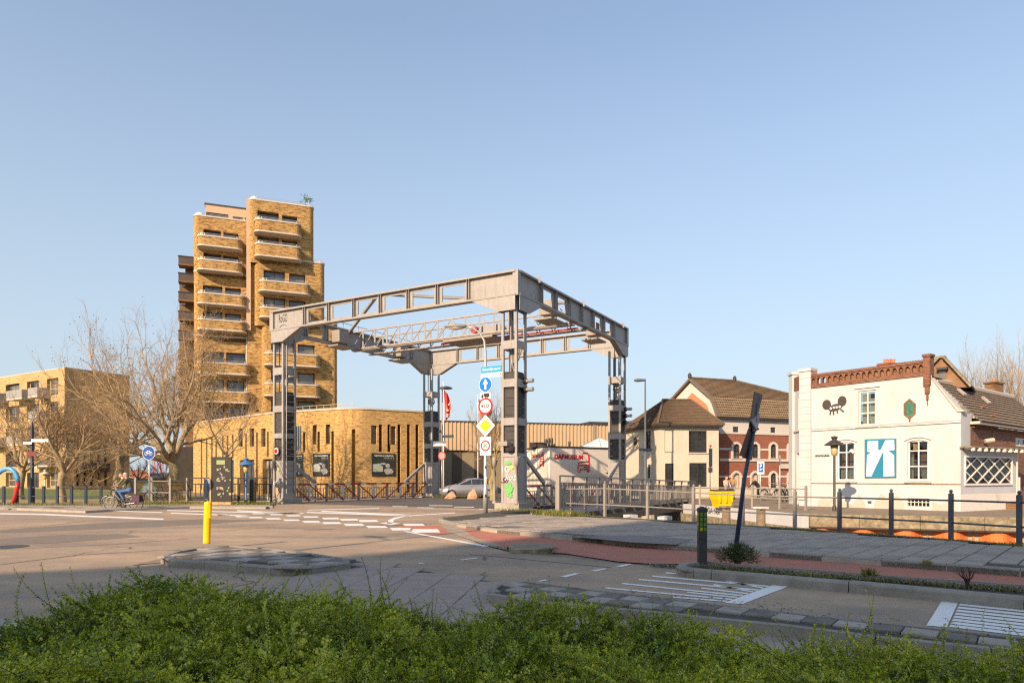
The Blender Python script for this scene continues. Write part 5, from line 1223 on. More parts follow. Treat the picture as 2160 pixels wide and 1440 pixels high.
m = MB(); c = KL.w(KL.s(1342), KL.z(1342, 931), .02); m.disc(c, KL.n.to_3d(), .42, .04, 20); o = m.build('oval_window', TANF, crm); MB().disc(c + KL.n.to_3d() * .04, KL.n.to_3d(), .3, .02, 20).build('pane', GL, o)
m = MB(); m.fbox(KR, -.25, KR.L + .2, zk - .02, zk + .12, -.1, .35); m.fbox(KL, -.2, KL.L + .3, zk - .021, zk + .119, -.1, .34); m.build('gutter', DKF, crm)
for i in (1, 3): h = hk[i]; MB().fbox(KR, h[0] - .08, h[1] + .08, h[2] - .08, h[2], -.05, .07).build('sill', CAPW, crm)
def tiled_roof(parent, A, B, C, D, mat, name='roof', nu=24, nv=10, under=True, lift=.02, tile=True):
    """roof plane with courses of tiles: A-B eave, D-C ridge side (world points). rows of overlapping ribbed tiles as real relief"""
    A, B, C, D = map(Vector, (A, B, C, D)); n = (B - A).cross(D - A).normalized(); n = n if n.z > 0 else -n; mb = MB()
    for j in range(nv):
        v0, v1 = j / nv, (j + 1) / nv
        a, b = A.lerp(D, v0), B.lerp(C, v0); c, d = B.lerp(C, v1), A.lerp(D, v1)
        for i in range(nu):
            u0, um, u1 = i / nu, (i + .5) / nu, (i + 1) / nu; h = .035
            p = [a.lerp(b, u0) + n * h, a.lerp(b, um) + n * (h + .05), a.lerp(b, u1) + n * h, d.lerp(c, u1), d.lerp(c, um) + n * .05, d.lerp(c, u0)]
            mb.add(p, [(0, 1, 4, 5), (1, 2, 3, 4)])
        e = [a, b, b + n * .085, a + n * .085]; mb.add(e, [(0, 1, 2, 3)])
    o = mb.build(name, mat, parent); return o
ridge0 = At(1398 + 58 / 1.0 - 30, 846, 51.5); rdg = At(1398, 845.5, 52.5); rdg2 = At(1458, 846, 53.0)
eR0 = KR.w(-.3, zk + .1, .35); eR1 = KR.w(KR.L + .25, zk + .1, .35); eL1 = KL.w(-.25, zk + .1, .35); bk1 = KL.w(-.25, zk + .1, -9); bk2 = KR.w(KR.L + .25, zk + .1, -9)
tiled_roof(crm, eR0, eR1, rdg2, rdg, RTIL, nu=44, nv=16); tiled_roof(crm, eL1, eR0, rdg, rdg, RTIL, nu=40, nv=16); tiled_roof(crm, eR1, bk2, rdg2, rdg2, RTIL, nu=20, nv=10); tiled_roof(crm, bk2, bk1, rdg, rdg2, RTIL, nu=12, nv=6); tiled_roof(crm, bk1, eL1, rdg, rdg, RTIL, nu=12, nv=6)
m = MB(); m.tube([eR0 + Vector((0, 0, .08)), rdg + Vector((0, 0, .1)), rdg2 + Vector((0, 0, .1)), eR1 + Vector((0, 0, .08))], .09, 6); m.build('ridge_tiles', RTIL, crm)

# ---------------------------------------------------------------- brick and white house with mansard roof
E0 = At(1517, 880, 50.5); EF = Face(E0[:2], At(1700, 888.5, 53.5)[:2]); ze = E0.z
bh = thing('banded_brick_house', 'red brick house with white bands, arched windows and brown mansard tile roof', 'house', (E0.x, E0.y, 0))
zb1, zb2 = EF.z(1590, 914), EF.z(1590, 1027)
wx = [(1546, 1560), (1586, 1599), (1625, 1637), (1663, 1676)]
up = [rect(EF, a, b, 936, 966, .18) for a, b in wx]; lo = [rect(EF, a, b, 997, 1027 if i < 2 else 1034, .18) for i, (a, b) in enumerate(wx)]; at_ = [rect(EF, a, b, 899.5 + i * .7, 911 + i * .6, .15) for i, (a, b) in enumerate([(1546, 1558), (1586, 1597), (1625.5, 1636), (1664, 1675)])]
zwt = EF.z(1590, 912.5)
m = MB(); wall(m, EF, 0, EF.L, zwt, ze, at_, .15); m.build('upper_wall', PL3, bh)
m = MB(); wall(m, EF, 0, EF.L, EF.z(1590, 1031), zwt, up + lo, .18); m.build('wall', RB, bh); m = MB(); wall(m, EF, 0, EF.L, -.01, EF.z(1590, 1031), [h for h in ()], .1, .03); m.build('plinth', PL2, bh)
bands = MB()
for y, t_, dd in ((914.5, .12, .06), (947.5, .16, .03), (970, .2, .08), (1004.5, .15, .03), (1029, .16, .05)):
    z = EF.z(1590, y)
    xs = [0] + sorted(sum([[h[0] - .16, h[1] + .16] for h in (up if y < 980 else lo) if h[2] < z < h[3]], [])) + [EF.L]
    for i in range(0, len(xs), 2): bands.fbox(EF, xs[i], xs[i + 1], z - t_ / 2, z + t_ / 2, 0.005, dd)
bands.build('plaster_band', PL3, bh)
for i, h in enumerate(up + lo):
    m = MB(); surround(EF, h[0], h[1], h[2], h[3], .17, .2, -.02, .06, m, i < 4); m.build('surround', PL3, bh)
    if i in (4, 5): MB().fbox(EF, h[0], h[1], h[2], h[3], -.17, -.12).build('blind_panel', PL2, bh)
    else: bar_win(bh, EF, h[0], h[1], h[2], h[3], .16, 2, 4, .05, DKF, GL if i % 2 else GLB)
for h in at_: bar_win(bh, EF, *h[:4], .13, 2, 1, .04, DKF, GL)
# gable end on the left
GA_ = Face(At(1423, 880, 55)[:2], E0[:2]); gz = lambda px, py: GA_.sz(px, py)
ol = [gz(1517, 905), gz(1517, 880), gz(1505, 851), gz(1498, 838), gz(1459, 802), gz(1420, 845), (0.0, gz(1423, 905)[1])]
ol = [(GA_.L, 2), (GA_.L, ze)] + [gz(1506, 852), gz(1499, 839), gz(1459.5, 804), gz(1421, 845)] + [(GA_.s(1412), 2)]
MB().slab(GA_, ol, -.3, 0).build('gable_wall', PL3, bh)
og = [gz(1497, 883), gz(1494, 860), gz(1490, 852), gz(1460, 828), gz(1444, 848), gz(1454, 883)]
MB().slab(GA_, og, .01, .03).build('gable_infill', OB, bh)
bargs = [gz(1517.5, 879), gz(1508, 850), gz(1500.5, 836), gz(1459, 800), gz(1416, 847)]
m = MB()
for i in range(4): a, b = bargs[i], bargs[i + 1]; m.bar(GA_.w(*a, .12), GA_.w(*b, .12), .32, .16)
m.build('barge_board', M('brown_grey_board', (.16, .12, .09), .8, .1, 2), bh)
th_ = EF.d.to_3d(); 
def G3(px, py): s, z = gz(px, py); return GA_.w(s, z, .2)
e0, k0, r0 = G3(1518, 880), G3(1501, 837), G3(1459, 800)
Lr = EF.L + 2; drop = 0
e1, k1 = e0 + th_ * Lr, k0 + th_ * (Lr + .3); r1 = r0 + th_ * (Lr - 6.0)
tiled_roof(bh, e0, e1, k1, k0, RTIL2 if False else M('buff_roof_tile', (.19, .14, .09), .85, .25, 3, dirt=.3, dcol=(.1, .08, .05), dscale=2), nu=52, nv=8, name='lower_roof')
tiled_roof(bh, k0, k1, r1, r0, RTIL, nu=64, nv=14, name='upper_roof'); q = GA_.w(0, ze, .2)
bb0 = G3(1416, 847); tiled_roof(bh, bb0 + th_ * Lr, bb0, r0, r1, RTIL, nu=10, nv=6, name='rear_roof'); tiled_roof(bh, k1, bb0 + th_ * Lr, r1, r1, RTIL, nu=10, nv=10, name='hip_roof')
m = MB(); m.tube([r0 + Vector((0, 0, .1)), r1 + Vector((0, 0, .1))], .1, 6); m.tube([r1 + Vector((0, 0, .1)), k1 + Vector((0, 0, .1))], .1, 6); m.build('ridge_tiles', RTIL, bh)
MB().fbox(EF, -.1, EF.L + 1, ze - .08, ze + .08, .0, .3).build('gutter', DKF, bh)
MB().prism([EF.p2(.3, -.4), EF.p2(EF.L, -.4), EF.p2(EF.L, -8), EF.p2(.3, -6)], -.01, ze - .1).build('core', PL3, bh)
for rr in (r0, r1): MB().lathe(rr + Vector((0, 0, .1)), [(.14, 0), (.16, .25), (.05, .4)], 8).build('finial', DST, bh)
MB().fbox(EF, EF.s(1643), EF.s(1672), EF.z(1655, 988), EF.z(1655, 978), .08, .14).build('fascia_board', PL2, bh)
# ---------------------------------------------------------------- white corner house (right)
W0, W1_ = (15.6, 35.3), (19.65, 29.7)
W0 = tuple(At(1711, 1066.7, 35.3)[:2]); W1_ = tuple(At(2027, 1078.3, 29.7)[:2])
WF = Face(W0, W1_); cx_ = lambda c: 1650 + c / 3.6; cy_ = lambda c: 700 + c / 3.6
WC = Face(tuple(At(1672, 1000, 38.2)[:2]), W0)
wh = thing('white_corner_house', 'white plastered corner house with brick balustrade, blue and white sign and round eared mural', 'house', (W0[0], W0[1], .1))
def WR(c0, c1, d0, d1, dep=.18):
    a, b = cx_(c0), cx_(c1); m_ = (a + b) / 2
    return (WF.s(a), WF.s(b), WF.z(m_, cy_(d1)), WF.z(m_, cy_(d0)), dep)
ztop = WF.z(1711, 819); zst = WF.z(1850, cy_(715)); hw = [WR(578, 712, 443, 710, .14) + (1,), WR(415, 551, 836, 1130, .16) + (1,), WR(950, 1112, 820, 1130, .16) + (1,), WR(945, 1118, 1262, 1322, .25), WR(648, 678, 1282, 1302, .1)]
s_p0, s_p1 = WF.s(1950), WF.s(1964)
m = MB(); wall(m, WF, 0, s_p1 + .02, -.01, ztop, hw, .16); 
# stepped gable part to the right, from the brick pier down to the eaves
se = WF.L; gp = [(s_p1 + .02, -.01), (s_p1 + .02, WF.z(1964, 797)), (WF.s(cx_(1340)), WF.z(2022, cy_(603))), (se + .0, WF.z(2027, cy_(604))), (se, -.01)]
MB().slab(WF, gp, -.3, 0).build('gable_wall', PL, wh)
m.build('wall', PL, wh)
MB().slab(WF, [(s_p1 + .02, WF.z(1964, 797)), (WF.s(cx_(1335)), WF.z(2021, cy_(606))), (se + .12, WF.z(2027, cy_(606))), (se + .12, WF.z(2027, cy_(588))), (WF.s(cx_(1345)), WF.z(2023, cy_(586))), (s_p1 + .02, WF.z(1964, cy_(345)))], -.32, .06).build('gable_coping', CAPW, wh)
# mouldings
m = MB(); m.fbox(WF, 0, se + .02, zst - .05, zst + .03, .003, .06); m.build('string_course', PL, wh)
MB().fbox(WF, 0, se + .02, zst + .03, zst + .05, .003, .05).build('string_line', BB, wh)
zs2 = WF.z(1850, cy_(1148)); m = MB(); m.fbox(WF, 0, se + .01, zs2 - .03, zs2, .003, .035); m.build('plinth_line', BB, wh); MB().fbox(WF, 0.0, se + .01, 0, zs2 - .031, .002, .03).build('plinth', M('flaking_plinth_plaster', (.72, .68, .62), .9, .06, 1.5, dirt=.75, dcol=(.42, .36, .3), dscale=2.2, bmp=.5), wh) if False else None
DPL = M('damp_plaster', (.5, .46, .41), .9, .1, 3, dirt=.7, dcol=(.3, .25, .2), dscale=3, bmp=.6); rp_ = random.Random(3)
for a0, a1 in ((.35, hw[4][0] - .12), (hw[4][1] + .12, hw[3][0] - .1), (hw[3][1] + .1, 6.7)):
    n0 = max(3, int((a1 - a0) / .3)); ol = [(a0, 0.0)] + [(a0 + (a1 - a0) * k / n0, rp_.uniform(.3, .85) * (1 if k % 2 else .8)) for k in range(n0 + 1)] + [(a1, 0.0)]
    MB().slab(WF, ol, .003, .006).build('flaking_plaster_patch', DPL, wh)
for cs_, cz_, rr_ in ((.9, 3.2, .1), (2.2, 2.9, .13), (5.6, 3.3, .16), (3.3, 1.15, .12), (6.1, 1.5, .14)):
    MB().slab(WF, [(cs_ + rr_ * 1.8 * rp_.uniform(.5, 1) * math.cos(q), cz_ + rr_ * rp_.uniform(.4, 1) * math.sin(q)) for q in [2 * math.pi * k / 11 for k in range(11)]], .003, .0045).build('repaired_patch', PL3, wh)
for i, h in enumerate(hw[:3]):
    fr = bar_win(wh, WF, h[0] + .01, h[1] - .01, h[2] + .02, h[3] - .01, .13, 2, 1, .065, WHF, CG, rows=[h[2] + (h[3] - h[2]) * .36, h[2] + (h[3] - h[2]) * (.66 if i == 0 else .74)], muntin=.025)
    sp_ = MB(); sp_.fbox(WF, h[0] - .12, h[1] + .12, h[2] - .09, h[2] - .01, .003, .09); sp_.build('sill', CAPW, wh)
    MB().fbox(WF, h[0] + .05, h[1] - .05, h[2] + .05, h[3] - .05, -1.2, -1.1).build('room_back', DARK, wh)
    if i:
        ap = arch_pts(h[0], h[1], h[3], .1); MB().slab(WF, [(h[0], h[3] + .03)] + ap + [(h[1], h[3] + .03)], -.12, .004).build('arch_head', PL, wh)
        m = MB(); m.tube([WF.w(a, z + .08, .03) for a, z in arch_pts(h[0] - .12, h[1] + .12, h[3] + .06, .14)], .035, 6); m.build('hood_mould', PL, wh)
m = MB(); h = hw[0]; m.fbox(WF, h[0] - .2, h[1] + .2, h[3] + .12, h[3] + .17, .003, .06); m.build('hood_mould', PL, wh)
def curtain(h, f0, f1, g0, g1, mat=CURT):
    mb = MB(); n = 14
    for k in range(n):
        a0 = h[0] + .06 + (h[1] - h[0] - .12) * (f0 + (f1 - f0) * k / n); a1 = h[0] + .06 + (h[1] - h[0] - .12) * (f0 + (f1 - f0) * (k + 1) / n); d0, d1 = (-.26, -.31) if k % 2 else (-.31, -.26)
        z0, z1 = h[2] + (h[3] - h[2]) * g0, h[2] + (h[3] - h[2]) * g1; mb.poly(WF.w(a0, z0, d0), WF.w(a1, z0, d1), WF.w(a1, z1, d1), WF.w(a0, z1, d0))
    mb.build('curtain', mat, wh)
curtain(hw[0], 0, .48, .02, .9); curtain(hw[0], .52, 1, .02, .78); curtain(hw[1], 0, .48, .02, .32, M('grey_net_curtain', (.3, .3, .28), .9, .4, 6)); curtain(hw[1], .52, 1, .02, .3, M('net_curtain_b', (.28, .28, .27), .9, .4, 6)); curtain(hw[2], .55, 1, .02, .3, M('grey_board', (.25, .25, .25), .9, .1, 6)); curtain(hw[2], 0, .12, .02, .6)
p = hw[2]; MB().fbox(WF, p[0] + .17, p[0] + .36, p[3] - .42, p[3] - .16, -.2, -.19).build('window_notice', M('orange_notice', (.6, .35, .15), .8, .3, 20), wh)
g = hw[3]; mb = MB()
for k in range(7): mb.fbox(WF, g[0] + (g[1] - g[0]) * k / 6 - .012, g[0] + (g[1] - g[0]) * k / 6 + .012, g[2], g[3], -.08, -.05)
mb.fbox(WF, g[0], g[1], (g[2] + g[3]) / 2 - .012, (g[2] + g[3]) / 2 + .012, -.079, -.051); mb.build('cellar_grille', WHF, wh); MB().fbox(WF, g[0], g[1], g[2], g[3], -.24, -.22).build('cellar_pane', DARK, wh)
mb = MB(); [mb.fbox(WF, hw[4][0], hw[4][1], hw[4][2] + .02 + .04 * k, hw[4][2] + .035 + .04 * k, -.06, -.02) for k in range(2)]; mb.build('vent_grille', DST, wh)
# hexagonal window with green glass
def PT(c, d): s, z = WF.sz(cx_(c), cy_(d)); return s, z
hexo = [PT(968, 505), PT(1015, 545), PT(1013, 622), PT(970, 660), PT(925, 625), PT(925, 545)]; cs, cz = PT(969, 583)
inn = [(cs + (a - cs) * .78, cz + (z - cz) * .82) for a, z in hexo]; m = MB()
for i in range(6):
    a, b, c, d = hexo[i], hexo[(i + 1) % 6], inn[(i + 1) % 6], inn[i]; m.add([WF.w(*p, .05) for p in (a, b, c, d)] + [WF.w(*p, .0) for p in (a, b, c, d)], [(0, 1, 2, 3), (0, 1, 5, 4), (2, 3, 7, 6)])
o = m.build('hexagonal_window', BB, wh); MB().slab(WF, inn, .004, .02).build('pane', M('green_glass', (.06, .16, .12), .12, .5, 12), o)
MB().fbox(WF, cs - .03, cs + .03, hexo[3][1] - .1, hexo[3][1], 0, .05).build('drip', BB, wh)
# blue panel with white abstract figure
q0, q1 = PT(630, 1105), PT(868, 808); o = MB().slab(WF, [PT(630, 1106), PT(868, 1104), PT(868, 808), PT(630, 814)], .01, .06).build('blue_sign_panel', M('teal_blue_sign', (.02, .2, .34), .5, .04, 3), wh)
fig = [(655, 828), (740, 825), (738, 880), (752, 898), (785, 822), (855, 820), (857, 895), (810, 905), (853, 935), (855, 1092), (775, 1095), (772, 915), (682, 1095), (643, 1095), (650, 940), (678, 915), (650, 905)]
# white left/top figure cut by a slanted blue wedge, drawn from the sign itself
MB().slab(WF, [PT(*p) for p in [(655, 828), (733, 826), (733, 897), (752, 897), (788, 822), (855, 820), (857, 895), (810, 898), (772, 904), (682, 1095), (643, 1095), (650, 935), (682, 912), (650, 908)]], .062, .07).build('white_figure', SWH, o)
MB().slab(WF, [PT(*p) for p in [(774, 904), (812, 902), (854, 935), (856, 1092), (775, 1095)]], .062, .071).build('white_figure', SWH, o)
# round eared creature mural
m = MB()
for c, d, r in ((338, 552, 33), (455, 525, 34)):
    s, z = PT(c, d); s2, _ = PT(c + r, d); m.slab(WF, [(s + (s2 - s) * math.cos(a) , z + .255 * r / 33 * math.sin(a)) for a in [2 * math.pi * k / 20 for k in range(20)]], .006, .012)
m.slab(WF, [PT(405 + 54 * math.cos(a) * 1.0 + 0 * a, 573 + 27 * math.sin(a) - 12 * math.cos(a)) for a in [2 * math.pi * k / 20 for k in range(20)]], .0125, .016)
for a, b in (((370, 598), (365, 628)), ((390, 602), (392, 628)), ((420, 598), (421, 616)), ((445, 588), (468, 606))): m.tube([WF.w(*PT(*a), .012), WF.w(*PT(*b), .012)], .035, 5)
o = m.build('mural_creature', M('mural_black', (.06, .05, .045), .8, .1, 5), wh); m = MB()
for c, d in ((370, 580), (393, 573), (415, 571), (438, 567)): s, z = PT(c, d); m.slab(WF, [(s + .055 * math.cos(a), z + .06 * math.sin(a)) for a in [2 * math.pi * k / 12 for k in range(12)]], .017, .02)
m.build('white_dots', SWH, o)
MB().fbox(WF, PT(250, 938)[0], PT(360, 938)[0], PT(300, 945)[1], PT(300, 930)[1], .004, .02).build('name_plate', SBLK, wh); text_obj('KANAALDIJK-ZUID', wh, WF, (PT(250, 938)[0] + PT(360, 938)[0]) / 2, PT(305, 937.5)[1], .07, SWH, .022, 'lettering', width=.95)
# brick balustrade with round arches
zb0, zb1 = ztop + .003, WF.z(1711, 790); m = MB(); m.fbox(WF, 0, s_p0, zb0, zb0 + .2, -.28, .06); m.fbox(WF, 0, s_p0, zb1 - .12, zb1, -.26, .08); m.build('parapet_course', RB2, wh)
na = 19
for k in range(na):
    a, b = s_p0 * (k + .05) / na, s_p0 * (k + .95) / na; w_ = (b - a); hb = zb1 - .12 - zb0 - .2; z0 = zb0 + .2
    ol = [(a - s_p0 * .05 / na, z0), (a - s_p0 * .05 / na, z0 + hb), (b + s_p0 * .05 / na, z0 + hb), (b + s_p0 * .05 / na, z0), (b - w_ * .12, z0)] + [(p, q) for p, q in arch_pts(a + w_ * .12, b - w_ * .12, z0 + hb * .82, hb * .3, 6)][::-1] + [(a + w_ * .12, z0)]
    MB().slab(WF, ol, -.16, .03).build('balustrade_arch', RB2, wh)
    if 2 < k: MB().fbox(WF, a + w_ * .12, b - w_ * .12, z0, z0 + hb * .82, -.17, -.1).build('arch_infill', BB, wh)
MB().prism([WF.p2(0.1, -1.4), WF.p2(se - .9, -1.4), WF.p2(se - .9, -7), WF.p2(0.1, -9)], -.01, WF.z(2027, cy_(610))).build('core', PL, wh)
m = MB(); m.fbox(WF, s_p0, s_p1, ztop - .05, zb1 + .12, -.3, .14); m.fbox(WF, s_p0 - .04, s_p1 + .04, zb1 + .12, zb1 + .24, -.34, .18)
for k, (e, h_) in enumerate(((.0, .4), (.05, .36), (.1, .3), (.15, .25))): z = ztop - .05 - sum((.4, .36, .3, .25)[:k]); m.fbox(WF, s_p0 + e, s_p1 - e, z - h_, z, .003, .14 - .03 * k)
m.build('brick_pier', RB2, wh)
# left rusticated pillar, chamfer wall with window and door, second pillar
m = MB(); zt_p = WF.z(1703, 777); rows = 19
for k in range(rows):
    z0 = 0 + k * (zt_p - .15) / rows; m = MB(); m.fbox(WF, -.62, .02, z0 + .012, z0 + (zt_p - .15) / rows - .012, -.5, .09); m.build('quoin_block', PL, wh)
m = MB(); m.fbox(WF, -.6, .0, .0, zt_p - .15, -.48, .07); m.fbox(WF, -.68, .06, zt_p - .15, zt_p, -.52, .14); m.build('corner_pillar', PL, wh)
zc1 = WC.z(1690, 820); hc = [(WC.L * .32, WC.L * .6, WC.z(1690, 905), WC.z(1690, cy_(490)), .2), (WC.L * .22, WC.L * .64, .05, WC.z(1690, cy_(915)), .35)]
m = MB(); wall(m, WC, 0, WC.L, -.01, zc1, hc, .2); m.build('chamfer_wall', PL, wh); bar_win(wh, WC, *hc[0][:4], .15, 1, 2, .06, WHF, GL); MB().fbox(WC, hc[1][0], hc[1][1], .05, hc[1][3], -.33, -.28).build('door', M('cream_door', (.6, .5, .36), .6, .1, 3), wh)
m = MB(); m.fbox(WC, 0, WC.L, zc1, zc1 + .75, -.3, .03); m.build('parapet', RB2, wh); m = MB(); m.fbox(WC, -.3, .3, 0, zc1 + .95, -.3, .12); m.fbox(WC, -.36, .36, zc1 + .95, zc1 + 1.1, -.36, .18); m.build('corner_pillar', PL, wh)
MB().fbox(WC, -.3, WC.L, WC.z(1690, 909), WC.z(1690, 906), .004, .08).build('string_course', PL, wh)
mb = MB(); sx0 = s_p1 + .1
# pitched brown brick gable behind and rear roof
GB = Face(tuple(At(1950, 800, 35.5)[:2]), tuple(At(2052, 810, 34.0)[:2])); gq = lambda c, d: GB.sz(cx_(c), cy_(d))
rear = thing('brown_brick_rear_gable', 'brown brick gable with a dark window, rising behind the white corner house', 'house', (GB.o.x, GB.o.y, 3))
MB().slab(GB, [gq(1110, 420), gq(1132, 232), gq(1190, 196), gq(1235, 196), gq(1440, 420)], -.3, 0).build('gable', M('brown_plastered_brick', (.26, .15, .085), .9, .2, 2, dirt=.3, bmp=.4), rear)
m = MB(); m.bar(GB.w(*gq(1128, 262), .05), GB.w(*gq(1195, 192), .05), .4, .14); m.bar(GB.w(*gq(1232, 192), .05), GB.w(*gq(1440, 415), .05), .4, .1); m.fbox(GB, gq(1190, 0)[0], gq(1236, 0)[0], gq(1200, 200)[1], gq(1200, 183)[1], -.35, .12); m.build('gable_coping', CONCO, rear)
q = gq(1190, 378), gq(1242, 288); MB().fbox(GB, q[0][0], q[1][0], q[0][1], q[1][1], .0, .03).build('window', GLB, rear); MB().fbox(GB, q[0][0] - .05, q[1][0] + .12, q[1][1], q[1][1] + .12, .02, .3).build('hood', DST, rear)
tr0 = GB.w(*gq(1190, 198)); bx_ = GB.n.to_3d() * -1; rt = At(1880, 772, 44) ; tiled_roof(rear, At(1950, 800, 35.5), At(1880, 790, 46), At(1880, 767, 46), tr0, RTIL2, nu=16, nv=8)
tiled_roof(rear, GB.w(*gq(1440, 420)), GB.w(*gq(1440, 420)) + Vector((6, 8, 0)), tr0 + Vector((6, 8, 0)), tr0, RTIL2, nu=14, nv=8)
def chimney(label, px, py0, py1, Y, w_, pots, mat):
    p = At(px, py1, Y); h = (py1 - py0) * Y / FPX; t_ = thing('chimney', label, 'chimney', tuple(p))
    MB().box((p.x, p.y, p.z - .5 + h / 2 + .25), (w_, w_ * .6, h + .5), .5).build('stack', mat, t_); m = MB(); m.box((p.x, p.y, p.z + h), (w_ + .14, w_ * .6 + .14, .1), .5); m.build('cap', mat, t_)
    for k in range(pots): MB().lathe((p.x + (k - (pots - 1) / 2) * .22, p.y, p.z + h), [(.09, 0), (.08, .22), (.1, .24), (.1, .3)], 10).build('pot', OB, t_)
chimney('small brick chimney with three orange pots, behind the brick balustrade', 1876, 769, 778, 37, 1.0, 3, RB)
chimney('sandy brick chimney with one orange pot, on the roof at far right', 2097, 808, 826, 41, .95, 1, BB)
# ---------------------------------------------------------------- brick annex with conservatory
AX0 = WF.w(se + .02, 0, -1.1); ax_d = (At(2200, 1000, 31.0) - AX0); AXF = Face(tuple(WF.p2(se + .02, -1.0)), tuple(At(2160, 1000, 34.8)[:2]))
anx = thing('brick_annex', 'low red brick annex with mossy pantile roof and white conservatory, right of the white house', 'annex', (AX0.x, AX0.y, 0))
ze2 = AXF.z(2050, cy_(705)); m = MB(); wall(m, AXF, 0, AXF.L + 4, -.01, ze2, [(AXF.s(cx_(1772)), AXF.s(cx_(1850)), AXF.z(2155, cy_(868)), AXF.z(2155, cy_(806)), .15)], .15); m.build('wall', RB2, anx)
hwin = (AXF.s(cx_(1772)), AXF.s(cx_(1850)), AXF.z(2155, cy_(868)), AXF.z(2155, cy_(806))); bar_win(anx, AXF, *hwin, .1, 2, 1, .06, WHF, GL)
m = MB(); m.fbox(AXF, -.1, AXF.L + 4, ze2 + .02, ze2 + .14, .0, .38); m.build('gutter', CAPW, anx); m = MB()
for k in range(60): m.fbox(AXF, .1 + k * .16, .18 + k * .16, ze2 - .12, ze2 - .02, .0, .12)
m.build('dentil_course', RB2, anx)['kind'] = 'stuff'
ea = AXF.w(-.05, ze2 + .1, .4); eb = AXF.w(AXF.L + 4, ze2 + .1, .4); ra = At(cx_(1165), cy_(378), 33.5); rb_ = At(2200, 835, 32.2); 
rbx = ra + (eb - ea)
tiled_roof(anx, ea, eb, rbx, ra, RTIL2, nu=46, nv=13); MB().tube([ra + Vector((0, 0, .08)), rbx + Vector((0, 0, .08))], .13, 6).build('ridge', CAPW, anx)
def on_roof(u, v, up=.12): return ea.lerp(eb, u).lerp(ra.lerp(rbx, u), v) + Vector((0, 0, up))
for u, v in ((.13, .62), (.36, .5)):
    m = MB(); a = on_roof(u, v); b = on_roof(u, v + .16); c = on_roof(u + .035, v + .16); d = on_roof(u + .035, v); m.add([a, d, c, b] + [p + Vector((0, -.05, .09)) for p in (a, d, c, b)], [(4, 5, 6, 7), (0, 1, 5, 4), (1, 2, 6, 5), (2, 3, 7, 6), (3, 0, 4, 7)]); m.build('skylight', CAPW, anx)
for u, v in ((.22, .38), (.21, .16)): m = MB(); m.box(on_roof(u, v, .1), (.26, .2, .06), .5); m.build('orange_tile', RTILO, anx)
MB().slab(WF, [(0, ztop - .05), (0, ztop), (s_p1, ztop), (s_p1, ztop - .05)], -1.5, -.01).build('roof_edge', CONC, wh); q0_, q1_ = WF.p2(se - .3, -.0), WF.p2(se - .3, -2)
MB().prism([WF.p2(se - .32, -.3), WF.p2(se, -.3), WF.p2(se - .02, -1.2), WF.p2(se - .32, -1.2)], 0, WF.z(2027, cy_(610))).build('side_wall', PL, wh)
MB().prism([AXF.p2(.1, -.2), AXF.p2(AXF.L + 4, -.2), AXF.p2(AXF.L + 4, -6), AXF.p2(.1, -6)], -.01, ze2).build('core', RB2, anx)
m = MB(); c = AXF.w(AXF.s(cx_(1530)), AXF.z(2075, cy_(830)), .2); m.tube([c + Vector((-.18, 0, 0)), c + Vector((.2, -.05, .06))], .1, 8); m.build('wall_lamp', CAPW, anx)
CF = Face(tuple(WF.p2(se + .03, .12)), tuple(At(2160 + 30, 1000, 27.6)[:2])); 
CF = Face(tuple(WF.p2(se + .03, .1)), tuple(At(2144, 1000, 32.2)[:2])); zc0 = .72
ch = (CF.s(cx_(1388)), CF.s(cx_(1738)), CF.z(2080, cy_(1148)), CF.z(2080, cy_(955)), .12, 1)
m = MB(); wall(m, CF, 0, CF.L, .86, CF.z(2080, cy_(895)), [ch], .1); m.build('conservatory_wall', PL, anx); m = MB(); wall(m, CF, 0, CF.L, -.01, .86, [], .1, .0); m.build('conservatory_plinth', WB, anx)
mb = MB(); mb.fbox(CF, ch[0] - .06, ch[1] + .06, ch[2] - .09, ch[2], -.08, .06); mb.fbox(CF, ch[0] - .06, ch[1] + .06, ch[3], ch[3] + .07, -.08, .05); mb.fbox(CF, ch[0] - .06, ch[0], ch[2], ch[3], -.08, .05); mb.fbox(CF, ch[1], ch[1] + .06, ch[2], ch[3], -.08, .05); lo_ = mb.build('lattice_window', WHF, anx)
W_, H_ = ch[1] - ch[0], ch[3] - ch[2]; n4 = 4
for k in range(-2, 5):
    for sg in (1, -1):
        u0 = ch[0] + W_ * k / 4 * 1.0; x0, z0_, x1, z1_ = u0, ch[2], u0 + W_ / 2, ch[3]
        if sg < 0: x0, x1 = x1, x0
        t0, t1 = 0.0, 1.0; dx = x1 - x0
        for lim, sgn in ((ch[0], 1), (ch[1], -1)):
            tl = (lim - x0) / dx
            if (dx > 0) == (sgn > 0): t0 = max(t0, tl)
            else: t1 = min(t1, tl)
        if t1 - t0 < .05: continue
        A1, B1 = CF.w(x0 + dx * t0, z0_ + H_ * t0, -.02 + .004 * sg), CF.w(x0 + dx * t1, z0_ + H_ * t1, -.02 + .004 * sg); MB().bar(A1, B1, .045, .045).build('lattice_bar', WHF, lo_)
MB().fbox(CF, ch[0], ch[1], ch[2], ch[3], -.06, -.05).build('pane', CG, lo_); MB().fbox(CF, ch[0] - .1, ch[1] + .1, ch[2] - .2, ch[3] + .1, -.8, -.75).build('room_back', M('room_grey', (.11, .105, .095), .9, .3, 1.5), anx)
